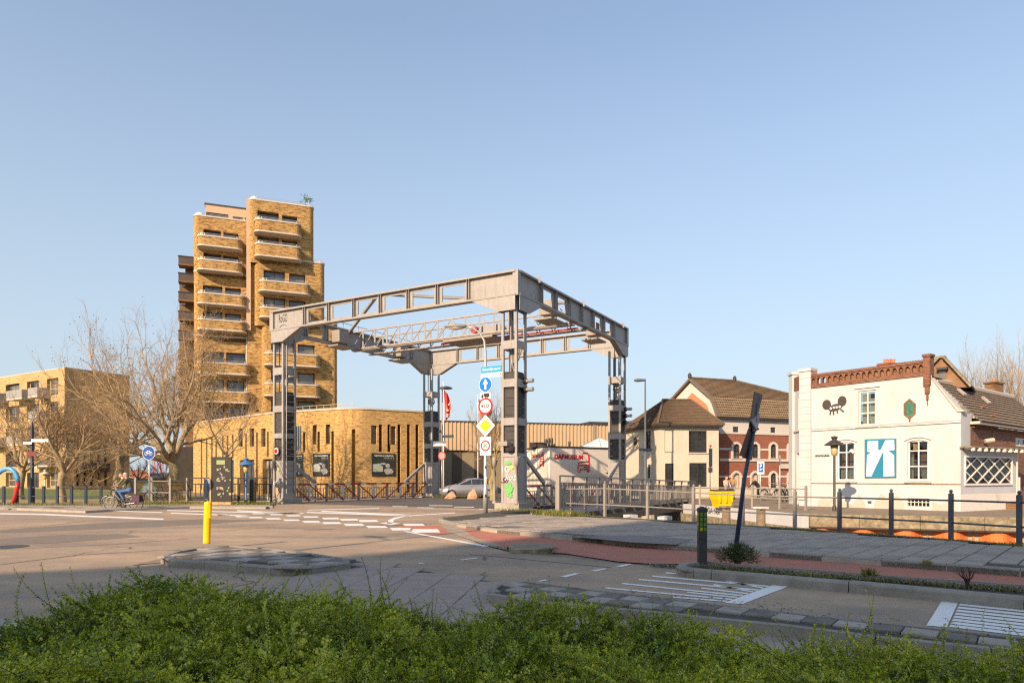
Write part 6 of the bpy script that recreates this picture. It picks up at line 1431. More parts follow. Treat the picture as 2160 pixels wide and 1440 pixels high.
MB().fbox(CF, ch[0] + W_ * .3, ch[0] + W_ * .62, ch[2] - .1, ch[2] + H_ * .34, -.6, -.3).build('crate', M('crate_brown', (.4, .2, .08), .8, .2, 4), anx); c = CF.w(ch[0] + W_ * .77, ch[2] + H_ * .8, -.6); MB().disc(c, CF.n.to_3d(), .2, .1, 16).build('dark_fan', DST, anx)
pr = MB(); zp = CF.z(2080, cy_(888)); sp0_ = CF.s(2022, .45); pr.obox(CF.w(-.06, zp, -.02), (CF.d * (CF.L + 2.5)).to_3d(), (CF.n * .5).to_3d(), (0, 0, .07)); pr.build('porch_roof', CONCO, anx); pr = MB()
for k in range(11): c = CF.w(.05 + k * .55, zp - .07, .47); pr.box((c.x, c.y, c.z), (.09, .12, .13), .5)
pr.build('rafter_ends', WHF, anx)['kind'] = 'stuff'
MB().fbox(CF, CF.L + .01, CF.L + .12, 0, zp, -.8, .02).build('porch_post', WHF, anx); q = CF.w(CF.L - .5, 0, .35); MB().box((q.x, q.y, .2), (1.2, .5, .4), -.95 + .6).build('step', BB, anx)
for k in range(5): MB().fbox(CF, CF.L + .3 + k * .16, CF.L + .38 + k * .16, .3, 1.6, -.3, -.26).build('picket', WHF, anx)
MB().fbox(CF, CF.L + .2, CF.L + 3, 0, zp - .1, -1.2, -1.1).build('porch_back', PL2, anx)

# ---------------------------------------------------------------- background beyond the trees at left, small far houses
def far_house(label, px0, px1, pye, pyr, Y, wm, rm, group='distant houses'):
    a, b = At(px0, pye, Y), At(px1, pye, Y + 2); t_ = thing('distant_house', label, 'house', (a.x, a.y, 0), group); F = Face(a[:2], b[:2]); hr_ = At(px0, pyr, Y).z
    m = MB(); wall(m, F, 0, F.L, -.01, a.z, [(F.L * .2, F.L * .4, 1.2, min(a.z - .4, 2.6), .15), (F.L * .6, F.L * .8, 1.2, min(a.z - .4, 2.6), .15)], .15); m.build('wall', wm, t_)
    for f in (.2, .6): bar_win(t_, F, F.L * f, F.L * (f + .2), 1.2, min(a.z - .4, 2.6), .12, 2, 1, .06, WHF, GL)
    e0, e1, e2, e3 = F.w(-.3, a.z, .4), F.w(F.L + .3, a.z, .4), F.w(F.L + .3, a.z, -8), F.w(-.3, a.z, -8); r0, r1 = F.w(-.3, hr_, -3.8), F.w(F.L + .3, hr_, -3.8)
    m = MB(); m.poly(e0, e1, r1, r0); m.poly(e2, e3, r0, r1); m.build('roof', rm, t_); m = MB(); m.poly(e0, r0, e3); m.poly(e1, e2, r1); m.build('gable', wm, t_)
    MB().prism([F.p2(.1, -.3), F.p2(F.L - .1, -.3), F.p2(F.L - .1, -7.5), F.p2(.1, -7.5)], -.01, a.z - .05).build('core', wm, t_)
far_house('small distant house with bright orange roof, seen between the trees behind the cyclists', 283, 318, 1010, 990, 120, PL, RTILO)
far_house('distant brown flat house with dark roof, behind the round blue cycle sign', 316, 350, 1008, 997, 135, BB, DST)
far_house('distant white house with brown roof, seen left of the tower behind the big tree', 345, 392, 1008, 996, 150, PL2, RTIL)
cr = thing('construction_crane', 'distant red and white construction crane mast behind the trees at left', 'crane', tuple(At(335, 1004, 200)))
c = At(335, 1004, 200); m = MB()
for sx_, sy_ in ((-.8, -.8), (.8, -.8), (.8, .8), (-.8, .8)): m.bar((c.x + sx_, c.y + sy_, 0), (c.x + sx_, c.y + sy_, 8.5), .14, .14)
for k in range(5): m.bar((c.x - .8, c.y - .8, k * 1.5), (c.x + .8, c.y - .8, (k + 1) * 1.5), .15, .15)
m.build('mast', SRED, cr); MB().box((c.x + 1.5, c.y, 8.6), (5, .6, .5)).build('jib', WPT, cr)
# low yellow brick wall with graffiti, behind the grey railing at left
gw = Face(tuple(G2(322, 1060, .1)), tuple(G2(392, 1058, .1))); gw = Face(tuple(gw.p2(0, -3.5)), tuple(gw.p2(gw.L + 1.5, -3.5)))
gwt = thing('graffiti_wall', 'low yellow brick garden wall with a green and white graffiti, behind the grey railing', 'wall', (gw.o.x, gw.o.y, 0))
m = MB(); m.fbox(gw, 0, gw.L, -.01, gw.z(360, 1016), -.25, 0); m.build('wall', YBP, gwt); splat(gw, gw.L * .38, .85, .55, .6, M('mint_spray', (.35, .6, .45), .7, .3, 6), 12, .01, gwt); splat(gw, gw.L * .36, .8, .35, .35, SWH, 13, .016, gwt); MB().fbox(gw, -.05, gw.L + .05, gw.z(360, 1016), gw.z(360, 1016) + .1, -.3, .05).build('coping', CONCO, gwt)

# ---------------------------------------------------------------- buildings behind the viewer that shade the foreground
SH = Vector((SDX, SDY)); cot = 1 / math.tan(SUN_EL)
def caster(p, h): q = Vector(p) - SH * h * cot; return (q.x, q.y)
H1, H2 = 30.0, 42.0
c1, c2 = caster((-8.7, 11.3), H1), caster((-.9, 14.9), H1); dl = (Vector(c1) - Vector(c2)).normalized(); cL = Vector(c2) + dl * 60
t_ = thing('office_block_behind', 'brick office block behind the viewer, only its shadow shows across the foreground', 'office block', (c2[0], c2[1], 0))
def block(poly, h, name, F=None, nx=14, ny=9):
    o = MB().prism(poly, -.01, h).build(name, PL2, t_)
    P, Q = Vector(poly[0]), Vector(poly[1]); Fw = Face(poly[0], poly[1])
    for i in range(nx):
        for j in range(ny):
            s = Fw.L * (i + .5) / nx; z = 1.2 + j * (h - 1) / ny; m = MB(); m.fbox(Fw, s - .8, s + .8, z, z + 1.5, .02, .06); m.build('window', DKF, o) if i % 2 == 0 else m.build('window', GL, o)
nb = Vector((dl.y, -dl.x)); nb = nb if nb.y < 0 else -nb
block([tuple(cL), c2, tuple(Vector(c2) + nb * 14), tuple(cL + nb * 14)], H1, 'low_wing')
d1_, d2_ = caster((5.4, 24.0), H2), caster((9.1, 20.9), H2); dr = (Vector(d2_) - Vector(d1_)).normalized(); dR = Vector(d1_) + dr * 75; nb2 = Vector((dr.y, -dr.x)); nb2 = nb2 if nb2.y < 0 else -nb2
# the tall wing's left edge casts the slanting shadow line over the crossing
block([d1_, tuple(dR), tuple(dR + nb2 * 14), tuple(Vector(d1_) + nb2 * 14)], H2, 'tall_wing', ny=12)
# ================================================================== STREET FURNITURE
def pole(parent, x, y, z0, z1, r=.045, mat=GALV, name='pole', r2=None):
    return MB().tube([(x, y, z0), (x, y, z1)], [r, r2 or r], 12).build(name, mat, parent, True)
NS = Vector((-.5, -.866)); SF = lambda p, ang=0: Face((p[0], p[1]), (p[0] + .866, p[1] - .5))
# main sign pole with street lamp arm
sp0 = G(1024, 1080, .12); X0, Y0 = sp0.x, sp0.y
z_ = lambda py: EYE + (YH - py) * Y0 / FPX; pw = lambda px: (px - 1024.5) * Y0 / FPX
sg = thing('street_light', 'tall curved galvanised street light on the pavement corner, carrying the stack of road signs', 'street light', (X0, Y0, .12))
m = MB(); m.tube([(X0, Y0, .1), (X0, Y0, 1.1), (X0, Y0, 1.15), (X0, Y0, 6.9), (X0 - .05, Y0, 7.35), (X0 - .25, Y0 + .02, 7.7), (X0 - .55, Y0 + .03, 7.9), (X0 - .85, Y0 + .05, 7.95)], [.1, .1, .075, .055, .045, .04, .035, .035], 12); m.build('pole', GALV, sg, True)
m = MB(); n = 10; m.rings([[(X0 - .8 - L_, Y0 + .05 + w_ * math.cos(a), 7.97 + h_ * math.sin(a)) for a in [2 * math.pi * k / n for k in range(n)]] for L_, w_, h_ in ((0, .05, .04), (.1, .12, .08), (.4, .17, .1), (.75, .14, .08), (.95, .04, .03))]); m.build('lamp_head', STL2, sg, True)
MB().rings([[(X0 - .9 - L_, Y0 + .05 + w_ * math.cos(a), 7.9 + h_ * math.sin(a)) for a in [2 * math.pi * k / n for k in range(n)]] for L_, w_, h_ in ((0, .05, .03), (.35, .14, .09), (.7, .04, .03))]).build('lamp_bowl', M('lamp_glass', (.5, .42, .3), .2, .1, 5), sg, True)
F0 = SF((X0 + NS.x * .09, Y0 + NS.y * .09)); sc_ = Vector((0, 0, 0))
S0 = F0.s(1024.5)
def sign_thing(label, cat='road sign'): return thing('road_sign', label, cat, tuple(F0.w(S0, 4, 0)), 'signs on the street light pole')
t_ = sign_thing('blue street name sign with white lettering, topmost on the pole', 'street sign')
SN = M('street_name_blue', (.02, .3, .5), .4, .03, 3, bmp=0); c = F0.s(1037)
MB().fbox(F0, c - .5, c + .5, z_(787.5), z_(774.5), 0, .02).build('plate', SN, t_); MB().fbox(F0, c - .52, c + .5, z_(797), z_(788), 0, .018).build('white_plate', SWH, t_)
text_obj('Kanaaldijk-noord', t_, F0, c, z_(781), .15, SWH, .024, 'lettering', width=.86); text_obj('1-32', t_, F0, c + .22, z_(792.5), .07, SBLK, .022, 'lettering'); MB().disc(F0.w(c + .43, z_(792), .018), F0.n.to_3d(), .035, .004, 10).build('dot', SBLK, t_)
def round_sign(t_, py, r, face, border=None, rin=.8):
    cc = F0.w(S0, z_(py), 0); MB().disc(cc, F0.n.to_3d(), r, .022, 32).build('plate', border or face, t_)
    if border: MB().disc(cc + F0.n.to_3d() * .023, F0.n.to_3d(), r * rin, .003, 32).build('face', face, t_)
t_ = sign_thing('round blue sign with a white arrow pointing up, under the street name'); round_sign(t_, 811.5, .32, BLUES, SWH, .94)
zc = z_(811.5); MB().slab(F0, [(S0 + a, zc + b) for a, b in ((-.045, -.21), (.045, -.21), (.045, .03), (.13, .02), (0, .24), (-.13, .02), (-.045, .03))], .0265, .029).build('arrow', SWH, t_)
t_ = sign_thing('small white plate with a black lorry, under the blue arrow'); z0, z1 = z_(841.5), z_(829); MB().fbox(F0, S0 - .27, S0 + .27, z0, z1, 0, .02).build('plate', SWH, t_)
m = MB(); zm = (z0 + z1) / 2; m.fbox(F0, S0 - .08, S0 + .2, zm - .05, zm + .1, .021, .025); m.slab(F0, [(S0 - .21, zm - .05), (S0 - .1, zm - .05), (S0 - .1, zm + .06), (S0 - .17, zm + .06), (S0 - .21, zm)], .021, .025)
for a in (-.15, .02, .12): m.disc(F0.w(S0 + a, zm - .07, .021), F0.n.to_3d(), .035, .006, 10)
m.build('lorry', SBLK, t_)
t_ = sign_thing('round red and white weight limit sign reading 45,0t'); round_sign(t_, 857, .35, SWH, SRED, .78); text_obj('45,0t', t_, F0, S0, z_(857), .2, SBLK, .03, 'lettering', width=.44, bold=.025)
t_ = sign_thing('yellow diamond priority road sign with white edge'); cc = F0.w(S0, z_(898), 0); MB().disc(cc, F0.n.to_3d(), .46, .022, 4).build('plate', SWH, t_); MB().disc(cc + F0.n.to_3d() * .023, F0.n.to_3d(), .29, .003, 4).build('face', SYEL, t_)
t_ = sign_thing('white zone sign with red ringed 30, lowest on the pole'); z0, z1 = z_(960), z_(921.5); MB().fbox(F0, S0 - .27, S0 + .27, z0, z1, 0, .022).build('plate', SWH, t_); cc = F0.w(S0, z_(940), .023); MB().disc(cc, F0.n.to_3d(), .23, .004, 28).build('ring', SRED, t_); MB().disc(cc + F0.n.to_3d() * .005, F0.n.to_3d(), .165, .003, 28).build('face', SWH, t_)
text_obj('30', t_, F0, S0, z_(940), .17, SBLK, .033, 'lettering', bold=.02); text_obj('ZONE', t_, F0, S0, z_(925.5), .07, SBLK, .025, 'lettering', width=.24); text_obj('m/u', t_, F0, S0, z_(955.5), .04, SBLK, .025, 'lettering')
for k, (py, mt) in enumerate(((1015, SYEL), (1020, ORS), (1008, SWH), (1045, SBLK), (985, SBLK))): MB().fbox(F0, S0 - .04, S0 + .04, z_(py + 3), z_(py - 3), .0, .004).build('sticker', mt, sg)
# yellow traffic post on the left island
p = G(436, 1146, .12); t_ = thing('yellow_post', 'short yellow plastic traffic post on the chequered island', 'bollard', tuple(p))
m = MB(); h = .93; n = 14; m.rings([[(p.x + dx + w_ * math.cos(a), p.y + w_ * .8 * math.sin(a), p.z + z) for a in [2 * math.pi * k / n for k in range(n)]] for z, w_, dx in ((0, .085, 0), (.03, .078, 0), (.45, .078, .012), (.86, .085, .03), (.9, .085, .032), (h, .078, .034), (h + .01, .0, .034))]); m.build('post', YEL, t_, True)
MB().box((p.x + .075, p.y - .04, p.z + .72), (.05, .06, .3), .3).build('grip', YEL, t_)
# dark bollard with reflectors
p = G(1481, 1186, .12); t_ = thing('black_bollard', 'square black bollard with green and yellow reflector blocks, at the planter strip nose', 'bollard', tuple(p))
w_ = .068; m = MB(); m.rings([[(p.x + a * k, p.y + b * k, p.z + z) for a, b in ((-1, -1), (1, -1), (1, 1), (-1, 1))] for z, k in ((-.1, w_), (.88, w_), (.9, w_ + .006), (.94, w_ + .006), (.975, w_ * .25))]); m.build('post', M('black_plastic', (.035, .037, .035), .6, .15, 6, dirt=.3, dcol=(.1, .09, .08)), t_)
G1, G3_ = M('green_reflector', (.1, .2, .01), .3, .3, 20), M('yellow_reflector', (.4, .36, .01), .3, .3, 20)
for k in range(4):
    for sx_ in (-1, 1):
        MB().box((p.x + sx_ * .031, p.y - w_ - .003, p.z + .84 - .085 * k), (.045, .008, .062)).build('reflector', G1 if (k < 3 or sx_ > 0) else G3_, t_); MB().box((p.x + sx_ * (w_ + .003), p.y, p.z + .84 - .085 * k), (.008, .07, .062)).build('reflector', G1 if k % 2 else G3_, t_)
# crooked sign pole with bent panels
a = G(1549, 1183, .1); top = At(1592, 895, a.y); t_ = thing('crooked_sign', 'crooked dark blue pole leaning right with bent sign panels seen from behind', 'road sign', tuple(a))
mid = At(1570, 1010, a.y); MB().tube([a, mid, top, At(1596, 850, a.y)], [.042, .036, .034, .03], 12).build('pole', M('dark_blue_pole', (.03, .05, .1), .4, .2, 3, dirt=.5, dcol=(.12, .17, .22)), t_, True)
DBK = M('sign_back', (.07, .055, .045), .55, .25, 6, dirt=.5, dcol=(.16, .13, .1)); DBR = M('sign_back_rust', (.06, .025, .02), .5, .3, 5)
def plate(pts, th=.03, mat=DBK, name='bent_panel', yoff=(0, 0, 0, 0)):
    P_ = [At(x, y, a.y - .07 + o) for (x, y), o in zip(pts, yoff)]; n_v = (P_[1] - P_[0]).cross(P_[2] - P_[0]).normalized() * th; MB().add(P_ + [q + n_v for q in P_], [(0, 1, 2, 3), (7, 6, 5, 4)] + [(i, (i + 1) % 4, 4 + (i + 1) % 4, 4 + i) for i in range(4)]).build(name, mat, t_)
plate([(1594, 826), (1609, 833), (1599, 875), (1585, 886)], yoff=(-.1, .25, .2, -.15)); plate([(1585, 886), (1603, 871), (1601, 892), (1597, 907)], yoff=(-.2, .2, .2, -.1), mat=STL2); plate([(1583, 880), (1602, 905), (1597, 908), (1581, 903)], yoff=(-.1, .1, .1, -.1))
plate([(1582, 903), (1590, 905), (1580, 965), (1562, 961)], yoff=(-.1, .15, .2, -.25), mat=DBR); plate([(1582, 920), (1594, 906), (1586, 970), (1570, 965)], yoff=(0, .2, .3, 0), mat=DBK); MB().bar(At(1586, 898, a.y - .05), At(1590, 908, a.y - .05), .1, .06).build('clamp', GALV, t_)
# lantern lamp by the white house
def lantern(px, py, base, label, mat, hscale=1.0, col_head=None, Y=None, name='street_lantern', ht=3.4, rr=.05, group=None):
    p = G(px, base, .1) if Y is None else Vector(((px - CX) / FPX * Y, Y, .1)); t_ = thing(name, label, 'street lamp', (p.x, p.y, .1), group); H = EYE + (YH - py) * p.y / FPX
    MB().lathe((p.x, p.y, 0.05), [(rr * 1.7, 0), (rr * 1.7, .25), (rr * 1.1, .3), (rr, H - .95), (rr * .8, H - .9)], 10).build('pole', mat, t_, True)
    MB().lathe((p.x, p.y, H - .9), [(rr, 0), (.12, .05), (.14, .12), (.17, .5)], 10).build('lamp_glass', M('amber_glass', (.45, .33, .15), .2, .2, 5), t_, True)
    MB().lathe((p.x, p.y, H - .42), [(.17, 0), (.42, .0), (.4, .04), (.18, .2), (.1, .24), (.1, .3), (.14, .32), (.14, .38), (.01, .42)], 14).build('lamp_hood', col_head or mat, t_, True); return t_
lantern(1760, 919, 1077, 'black lantern street lamp in front of the white house, right of its corner', DST)
lantern(519, 965, 1060, 'blue street lamp with wide conical hood, in front of the brick podium', BLUEP, rr=.06)
lantern(95, 990, 0, 'small pale park lamp on the lawn in front of the apartment block', CAPW, Y=62, rr=.07)
# tall lamp post on the far bank
p = At(1361, 1050, 44); t_ = thing('tall_street_lamp', 'tall dark street lamp with a flat head pointing left and a blue name plate', 'street light', (p.x, p.y, .05)); H = EYE + (YH - 799) * 44 / FPX
MB().tube([(p.x, p.y, 0), (p.x, p.y, 1.2), (p.x, p.y, 1.25), (p.x, p.y, H), ], [.1, .1, .07, .045], 10).build('pole', M('slate_paint', (.1, .12, .14), .5, .1, 4), t_, True)
m = MB(); m.rings([[(p.x - .02 - L_, p.y + w_ * math.cos(q), H - .08 + h_ * math.sin(q)) for q in [2 * math.pi * k / 10 for k in range(10)]] for L_, w_, h_ in ((-.02, .04, .05), (.1, .12, .08), (.5, .16, .12), (.7, .1, .06))]); m.build('lamp_head', M('slate_paint_head', (.12, .13, .14), .5, .1, 4), t_, True); MB().box((p.x, p.y - .08, EYE + (YH - 948) * 44 / FPX), (.95, .03, .16), .3).build('name_plate', NAVY, t_)
# far bank signs
def simple_sign(label, px, py, base, w_, h_, face, kind='rect', back=STL2, Y=None, ang=0.0, z0=.1, extra=None, lean=0):
    p = G(px, base, z0) if Y is None else Vector(((px - CX) / FPX * Y, Y, z0)); z = EYE + (YH - py) * p.y / FPX; t_ = thing('road_sign', label, 'road sign', tuple(p), None); MB().tube([(p.x, p.y, 0), (p.x + lean, p.y, z + h_ / 2)], .035, 8).build('pole', GALV, t_, True)
    Fq = Face((p.x - .05 * math.sin(ang) + lean, p.y - .06), (p.x + math.cos(ang) + lean, p.y - .06 + math.sin(ang)))
    if kind == 'rect': MB().fbox(Fq, -w_ / 2, w_ / 2, z - h_ / 2, z + h_ / 2, 0, .02).build('plate', face, t_)
    else: MB().disc(Fq.w(0, z, 0), Fq.n.to_3d(), w_ / 2, .02, 24).build('plate', face, t_)
    return t_, Fq, z
t_, Fq, z = simple_sign('blue parking sign with white P and a small car below, by the banded brick house', 1604, 986.5, 1066, .42, .66, SWH, ang=.25); MB().fbox(Fq, -.14, .14, z - .22, z + .24, .021, .024).build('blue_face', BLUES, t_); text_obj('P', t_, Fq, 0, z + .1, .2, SWH, .027, 'lettering', bold=.03); MB().slab(Fq, [(-.08, z - .14), (.09, z - .08), (.09, z - .02), (-.08, z - .08)], .025, .028).build('car_pictogram', SWH, t_)
t_, Fq, z = simple_sign('narrow tall sign seen edge on, in front of the cream house', 1498, 940, 1064, .12, .1, SRED, 'disc'); MB().fbox(Fq, -.09, .09, z - 1.15, z - .15, 0, .05).build('side_panel', NAVY, t_); MB().fbox(Fq, -.12, .1, z - 1.45, z - 1.18, 0, .05).build('side_panel', DST, t_)
simple_sign('small grey traffic sign leaning right, seen from behind in front of the cream house', 1411, 990, 1050, .42, .8, GALV, ang=.5, lean=.18)
simple_sign('round sign with red rim seen from behind, beside the corner house entrance', 1645, 973, 1070, .3, .62, RPT, 'disc', ang=1.1)
t_, Fq, z = simple_sign('round red rimmed no entry sign on a pole, left of the flagpole', 932, 961, 1048, .66, .6, RPT, 'disc', ang=-.4); MB().disc(Fq.w(0, z, .021), Fq.n.to_3d(), .25, .004, 24).build('face', STL, t_)
MB().fbox(Fq, -.75, .35, z + .75, z + 1.1, .0, .03).build('pale_direction_board', SWH, t_); MB().fbox(Fq, .05, 1.0, z + 1.35, z + 1.55, .0, .03).build('blue_name_plate', NAVY, t_); p = Fq.w(0, z, -.06); MB().tube([(p.x, p.y, z), (p.x, p.y, z + 5.1)], .05, 8).build('upper_pole', GALV, t_); MB().lathe((p.x + .25, p.y, z + 5.05), [(.5, 0), (.52, .06), (.3, .16), (.05, .2)], 14).build('lamp_disc', STL2, t_)
# bike path sign at left
t_, Fq, z = simple_sign('round dark blue cycle path sign with a white bicycle, right of the cyclists', 315, 955, 1068, .68, .68, BLUED, 'disc', ang=-.15)
MB().disc(Fq.w(0, z, .0), Fq.n.to_3d(), .36, -.004 + .018, 28).build('rim', SWH, t_); m = MB()
def bikepic(m, Fq, z, k, off):
    for cx in (-.55, .55):
        m.tube([Fq.w(k * (cx + .32 * math.cos(q)), z + k * (-.15 + .32 * math.sin(q)), off) for q in [2 * math.pi * j / 14 for j in range(15)]], .012, 4)
    for A1, B1 in (((-.55, -.15), (-.25, .4)), ((-.25, .4), (.3, .4)), ((.3, .4), (.55, -.15)), ((-.55, -.15), (0, -.15)), ((0, -.15), (.3, .4)), ((0, -.15), (-.25, .4)), ((.3, .4), (.25, .55)), ((-.35, .5), (-.15, .5))): m.tube([Fq.w(k * A1[0], z + k * A1[1], off), Fq.w(k * B1[0], z + k * B1[1], off)], .012, 4)
bikepic(m, Fq, z, .24, .028); m.build('bicycle_pictogram', SWH, t_)
# finger post
p = G(68, 1063, .1); t_ = thing('finger_post', 'tall dark finger post with white direction boards and a maroon board, behind the low fence', 'sign post', tuple(p)); H = EYE + (YH - 890) * p.y / FPX
MB().lathe((p.x, p.y, .05), [(.13, 0), (.13, 1.0), (.09, 1.1), (.08, H - .4), (.05, H - .1), (.01, H)], 10).build('pole', NAVY, t_, True)
Fp = Face((p.x, p.y - .12), (p.x + 1, p.y - .05)); zz = lambda py: EYE + (YH - py) * p.y / FPX
MB().fbox(Fp, .05, .95, zz(932), zz(926), 0, .04).build('direction_board', SWH, t_); MB().fbox(Fp, -.35, .1, zz(937), zz(932), .05, .09).build('direction_board', SWH, t_); MB().fbox(Fp, -.2, .3, zz(962), zz(952), 0, .04).build('maroon_board', M('maroon', (.16, .03, .03), .5, .1, 4), t_)
# red and blue arch sculpture
t_ = thing('arch_sculpture', 'curved tube sculpture painted sky blue on top and red below, at the left edge', 'sculpture', tuple(G(28, 1064, .1))); Ya = G(28, 1064, .1).y
A = lambda pts, r: MB().tube([At(x, y, Ya) for x, y in pts], r, 14)
A([(-14, 1012), (-6, 1000), (4, 992), (14, 988), (24, 989), (32, 996), (37, 1006), (38, 1016)], [.12, .12, .12, .12, .12, .12, .115, .11]).build('blue_tube', M('sky_blue_paint', (.08, .32, .58), .35, .05, 4), t_, True)
A([(38, 1016), (36, 1030), (32, 1046), (26, 1064)], [.112, .11, .1, .09]).build('red_tube', M('signal_red_paint', (.55, .03, .03), .35, .05, 4), t_, True); A([(-14, 1012), (-24, 1040), (-28, 1064)], [.12, .11, .1]).build('red_tube', M('signal_red_paint_b', (.55, .03, .03), .35, .05, 4), t_, True)
# round dark info disc and tall black board by the left balustrade
p = G(437, 1063, .1); t_ = thing('round_info_panel', 'round dark blue panel with a light blue rim, standing behind the left balustrade', 'panel', tuple(p)); c = At(437, 1031, p.y + .3); MB().disc(c, (-.8, -.6, 0), .56, .08, 28).build('plate', NAVY, t_); MB().disc(c + Vector((-.02, .03, 0)), (-.8, -.6, 0), .6, .05, 28).build('rim', M('light_blue_rim', (.2, .4, .6), .5, .05, 4), t_); MB().tube([(c.x, c.y + .1, .05), (c.x, c.y + .1, c.z)], .05, 8).build('pole', GALV, t_)
p = G(463, 1064, .1); t_ = thing('notice_board', 'tall black notice board full of small pale posters, left of the blue lamp', 'notice board', tuple(p)); Fb = Face((p.x - .55, p.y + .2), (p.x + .75, p.y + .1)); hb = EYE + (YH - 963) * p.y / FPX
MB().fbox(Fb, 0, 1.15, .25, hb, -.12, 0).build('board', SBLK, t_); MB().fbox(Fb, -.07, 0, 0, 1.6, -.1, .02).build('timber_post', M('larch', (.5, .32, .16), .8, .2, 5), t_); MB().fbox(Fb, 0.0, 1.15, .05, .24, -.1, .01).build('timber_foot', M('larch_b', (.5, .32, .16), .8, .2, 5), t_)
PAP = [M('paper_%s' % n_, c_, .8, .2, 9) for n_, c_ in (('grey', (.3, .3, .28)), ('green', (.3, .34, .16)), ('tan', (.4, .3, .18)), ('violet', (.2, .18, .24)))]
r = random.Random(4)
for k in range(34): s, z = r.uniform(.3, 1.05), r.uniform(.5, hb - .6); MB().fbox(Fb, s, s + r.uniform(.05, .14), z, z + r.uniform(.05, .13), .004 + k * .0004, .006 + k * .0004).build('leaflet', r.choice(PAP), t_)
MB().fbox(Fb, .32, .8, hb - .42, hb - .18, .004, .02).build('green_header', PAP[1], t_)
p = G(531, 1062, .1); t_ = thing('black_post', 'black round post right of the blue lamp, in front of the balustrade', 'bollard', tuple(p)); MB().lathe(tuple(p), [(.12, -.05), (.12, 1.3), (.08, 1.38), (.01, 1.4)], 12).build('post', SBLK, t_)
# flags
FR = M('red_flag_cloth', (.62, .06, .04), .8, .12, 3); FW = M('flag_print', (.75, .6, .55), .8, .2, 9)
def flag(px, ptop, pbase, Y, label, fx, fy0, fy1, wpx, seed):
    p = At(px, pbase, Y); t_ = thing('flagpole', label, 'flagpole', (p.x, p.y, 0), 'red flags on white poles'); zt_ = EYE + (YH - ptop) * Y / FPX; MB().tube([(p.x, p.y, 0), (p.x, p.y, zt_)], [.07, .04], 10).build('pole', SWH, t_, True); MB().lathe((p.x, p.y, zt_), [(.05, 0), (.08, .06), (.01, .14)], 8).build('finial', SWH, t_)
    z1, z0 = EYE + (YH - fy0) * Y / FPX, EYE + (YH - fy1) * Y / FPX; mb = MB(); r = random.Random(seed); nx_, nz_ = 7, 14; W_ = wpx * Y / FPX; g = []
    for j in range(nz_ + 1):
        v = j / nz_; row = []
        for i in range(nx_ + 1):
            u = i / nx_; wd = W_ * (.25 + .95 * math.sin(math.pi * min(1, .12 + v * .8)) ** .8 * (1 if v < .8 else 1.0 - (v - .8) * 2)); row.append((p.x + .05 + u * wd + v * W_ * .25, p.y - .12 + .16 * math.sin(u * 9 + v * 2), z1 + (z0 - z1) * v - u * .35 * (1 - v) + .1 * u * v))
        g.append(row)
    for j in range(nz_):
        for i in range(nx_): mb.add([g[j][i], g[j][i + 1], g[j + 1][i + 1], g[j + 1][i]], [(0, 1, 2, 3)])
    mb.build('flag', FR, t_, True); mb = MB()
    for k in range(16): j, i = r.randrange(5, nz_ - 1), r.randrange(2, nx_ - 1); a = Vector(g[j][i]) + Vector((0, -.03, 0)); mb.add([a, a + Vector((.12, 0, .02)), a + Vector((.1, 0, -.14)), a + Vector((0, 0, -.1))], [(0, 1, 2, 3)])
    mb.build('flag_print', FW, t_)
flag(935.5, 808, 1045, 58, 'white flagpole with hanging red flag, left of the street light', 0, 822, 887, 11, 1)
flag(1008, 835, 1045, 62, 'flagpole with red flag half hidden behind the road signs', 0, 842, 888, 22, 2)
# ================================================================== CONTAINER, ROCKS, CAR, BICYCLES
c = G(1532, 1071, .1); t_ = thing('yellow_container', 'bright yellow tapered waste container on the far bank', 'container', tuple(c)); sc = c.y / FPX
m = MB(); prof = [(0, .72), (.3, .78), (.55, .88), (.56, .9), (.95, .97), (1.05, 1.0), (1.07, 1.08), (1.2, 1.08)]; W_ = 20.5 * sc; Hc = 35 * sc / 1.2
an = .25; ca, sa = math.cos(an), math.sin(an)
m.rings([[(c.x + (x * ca - y * sa) * k * W_, c.y + .7 + (x * sa + y * ca) * k * W_, c.z + z * Hc) for x, y in ((-1, -.8), (1, -.8), (1, .8), (-1, .8))] for z, k in prof]); m.build('tub', YEL, t_)
MB().box((c.x, c.y + .7, c.z + 1.2 * Hc + .03), (W_ * 1.9, W_ * 1.5, .1), an).build('rubbish', DST, t_)
for sx_ in (-.7, .0, .7):
    q = Vector((c.x, c.y + .7, 0)) + Vector((sx_ * W_ * ca + .82 * W_ * sa, sx_ * W_ * sa - .82 * W_ * ca * .98, c.z + .75 * Hc)); MB().box(q, (.05, .06, Hc * .7), an).build('rib', YEL, t_)
def rock(px, base, wpx, hpx, Y, label, seed):
    p = At(px, base, Y); r = random.Random(seed); mb = MB(); w_, h_ = wpx * Y / FPX / 2, hpx * Y / FPX; n = 9; R_ = []
    for z, k in ((-.1, 1.0), (.25, 1.02), (.6, .72), (.85, .45), (1.0, .15)): R_.append([(p.x + w_ * k * math.cos(q) * r.uniform(.8, 1.15) + w_ * .15 * z, p.y + w_ * .6 * k * math.sin(q) * r.uniform(.8, 1.15), p.z + h_ * z * r.uniform(.88, 1.08)) for q in [2 * math.pi * j / n for j in range(n)]])
    mb.rings(R_); t_ = mb.build('boulder', BRONZ); tag(t_, label, 'boulder', 'boulders by the silver car')
rock(951, 1050, 28, 12, 50.5, 'low flat reddish boulder at the nose of the silver car', 1); rock(997, 1050, 22, 19, 50.0, 'pointed reddish boulder in front of the silver car door', 2)
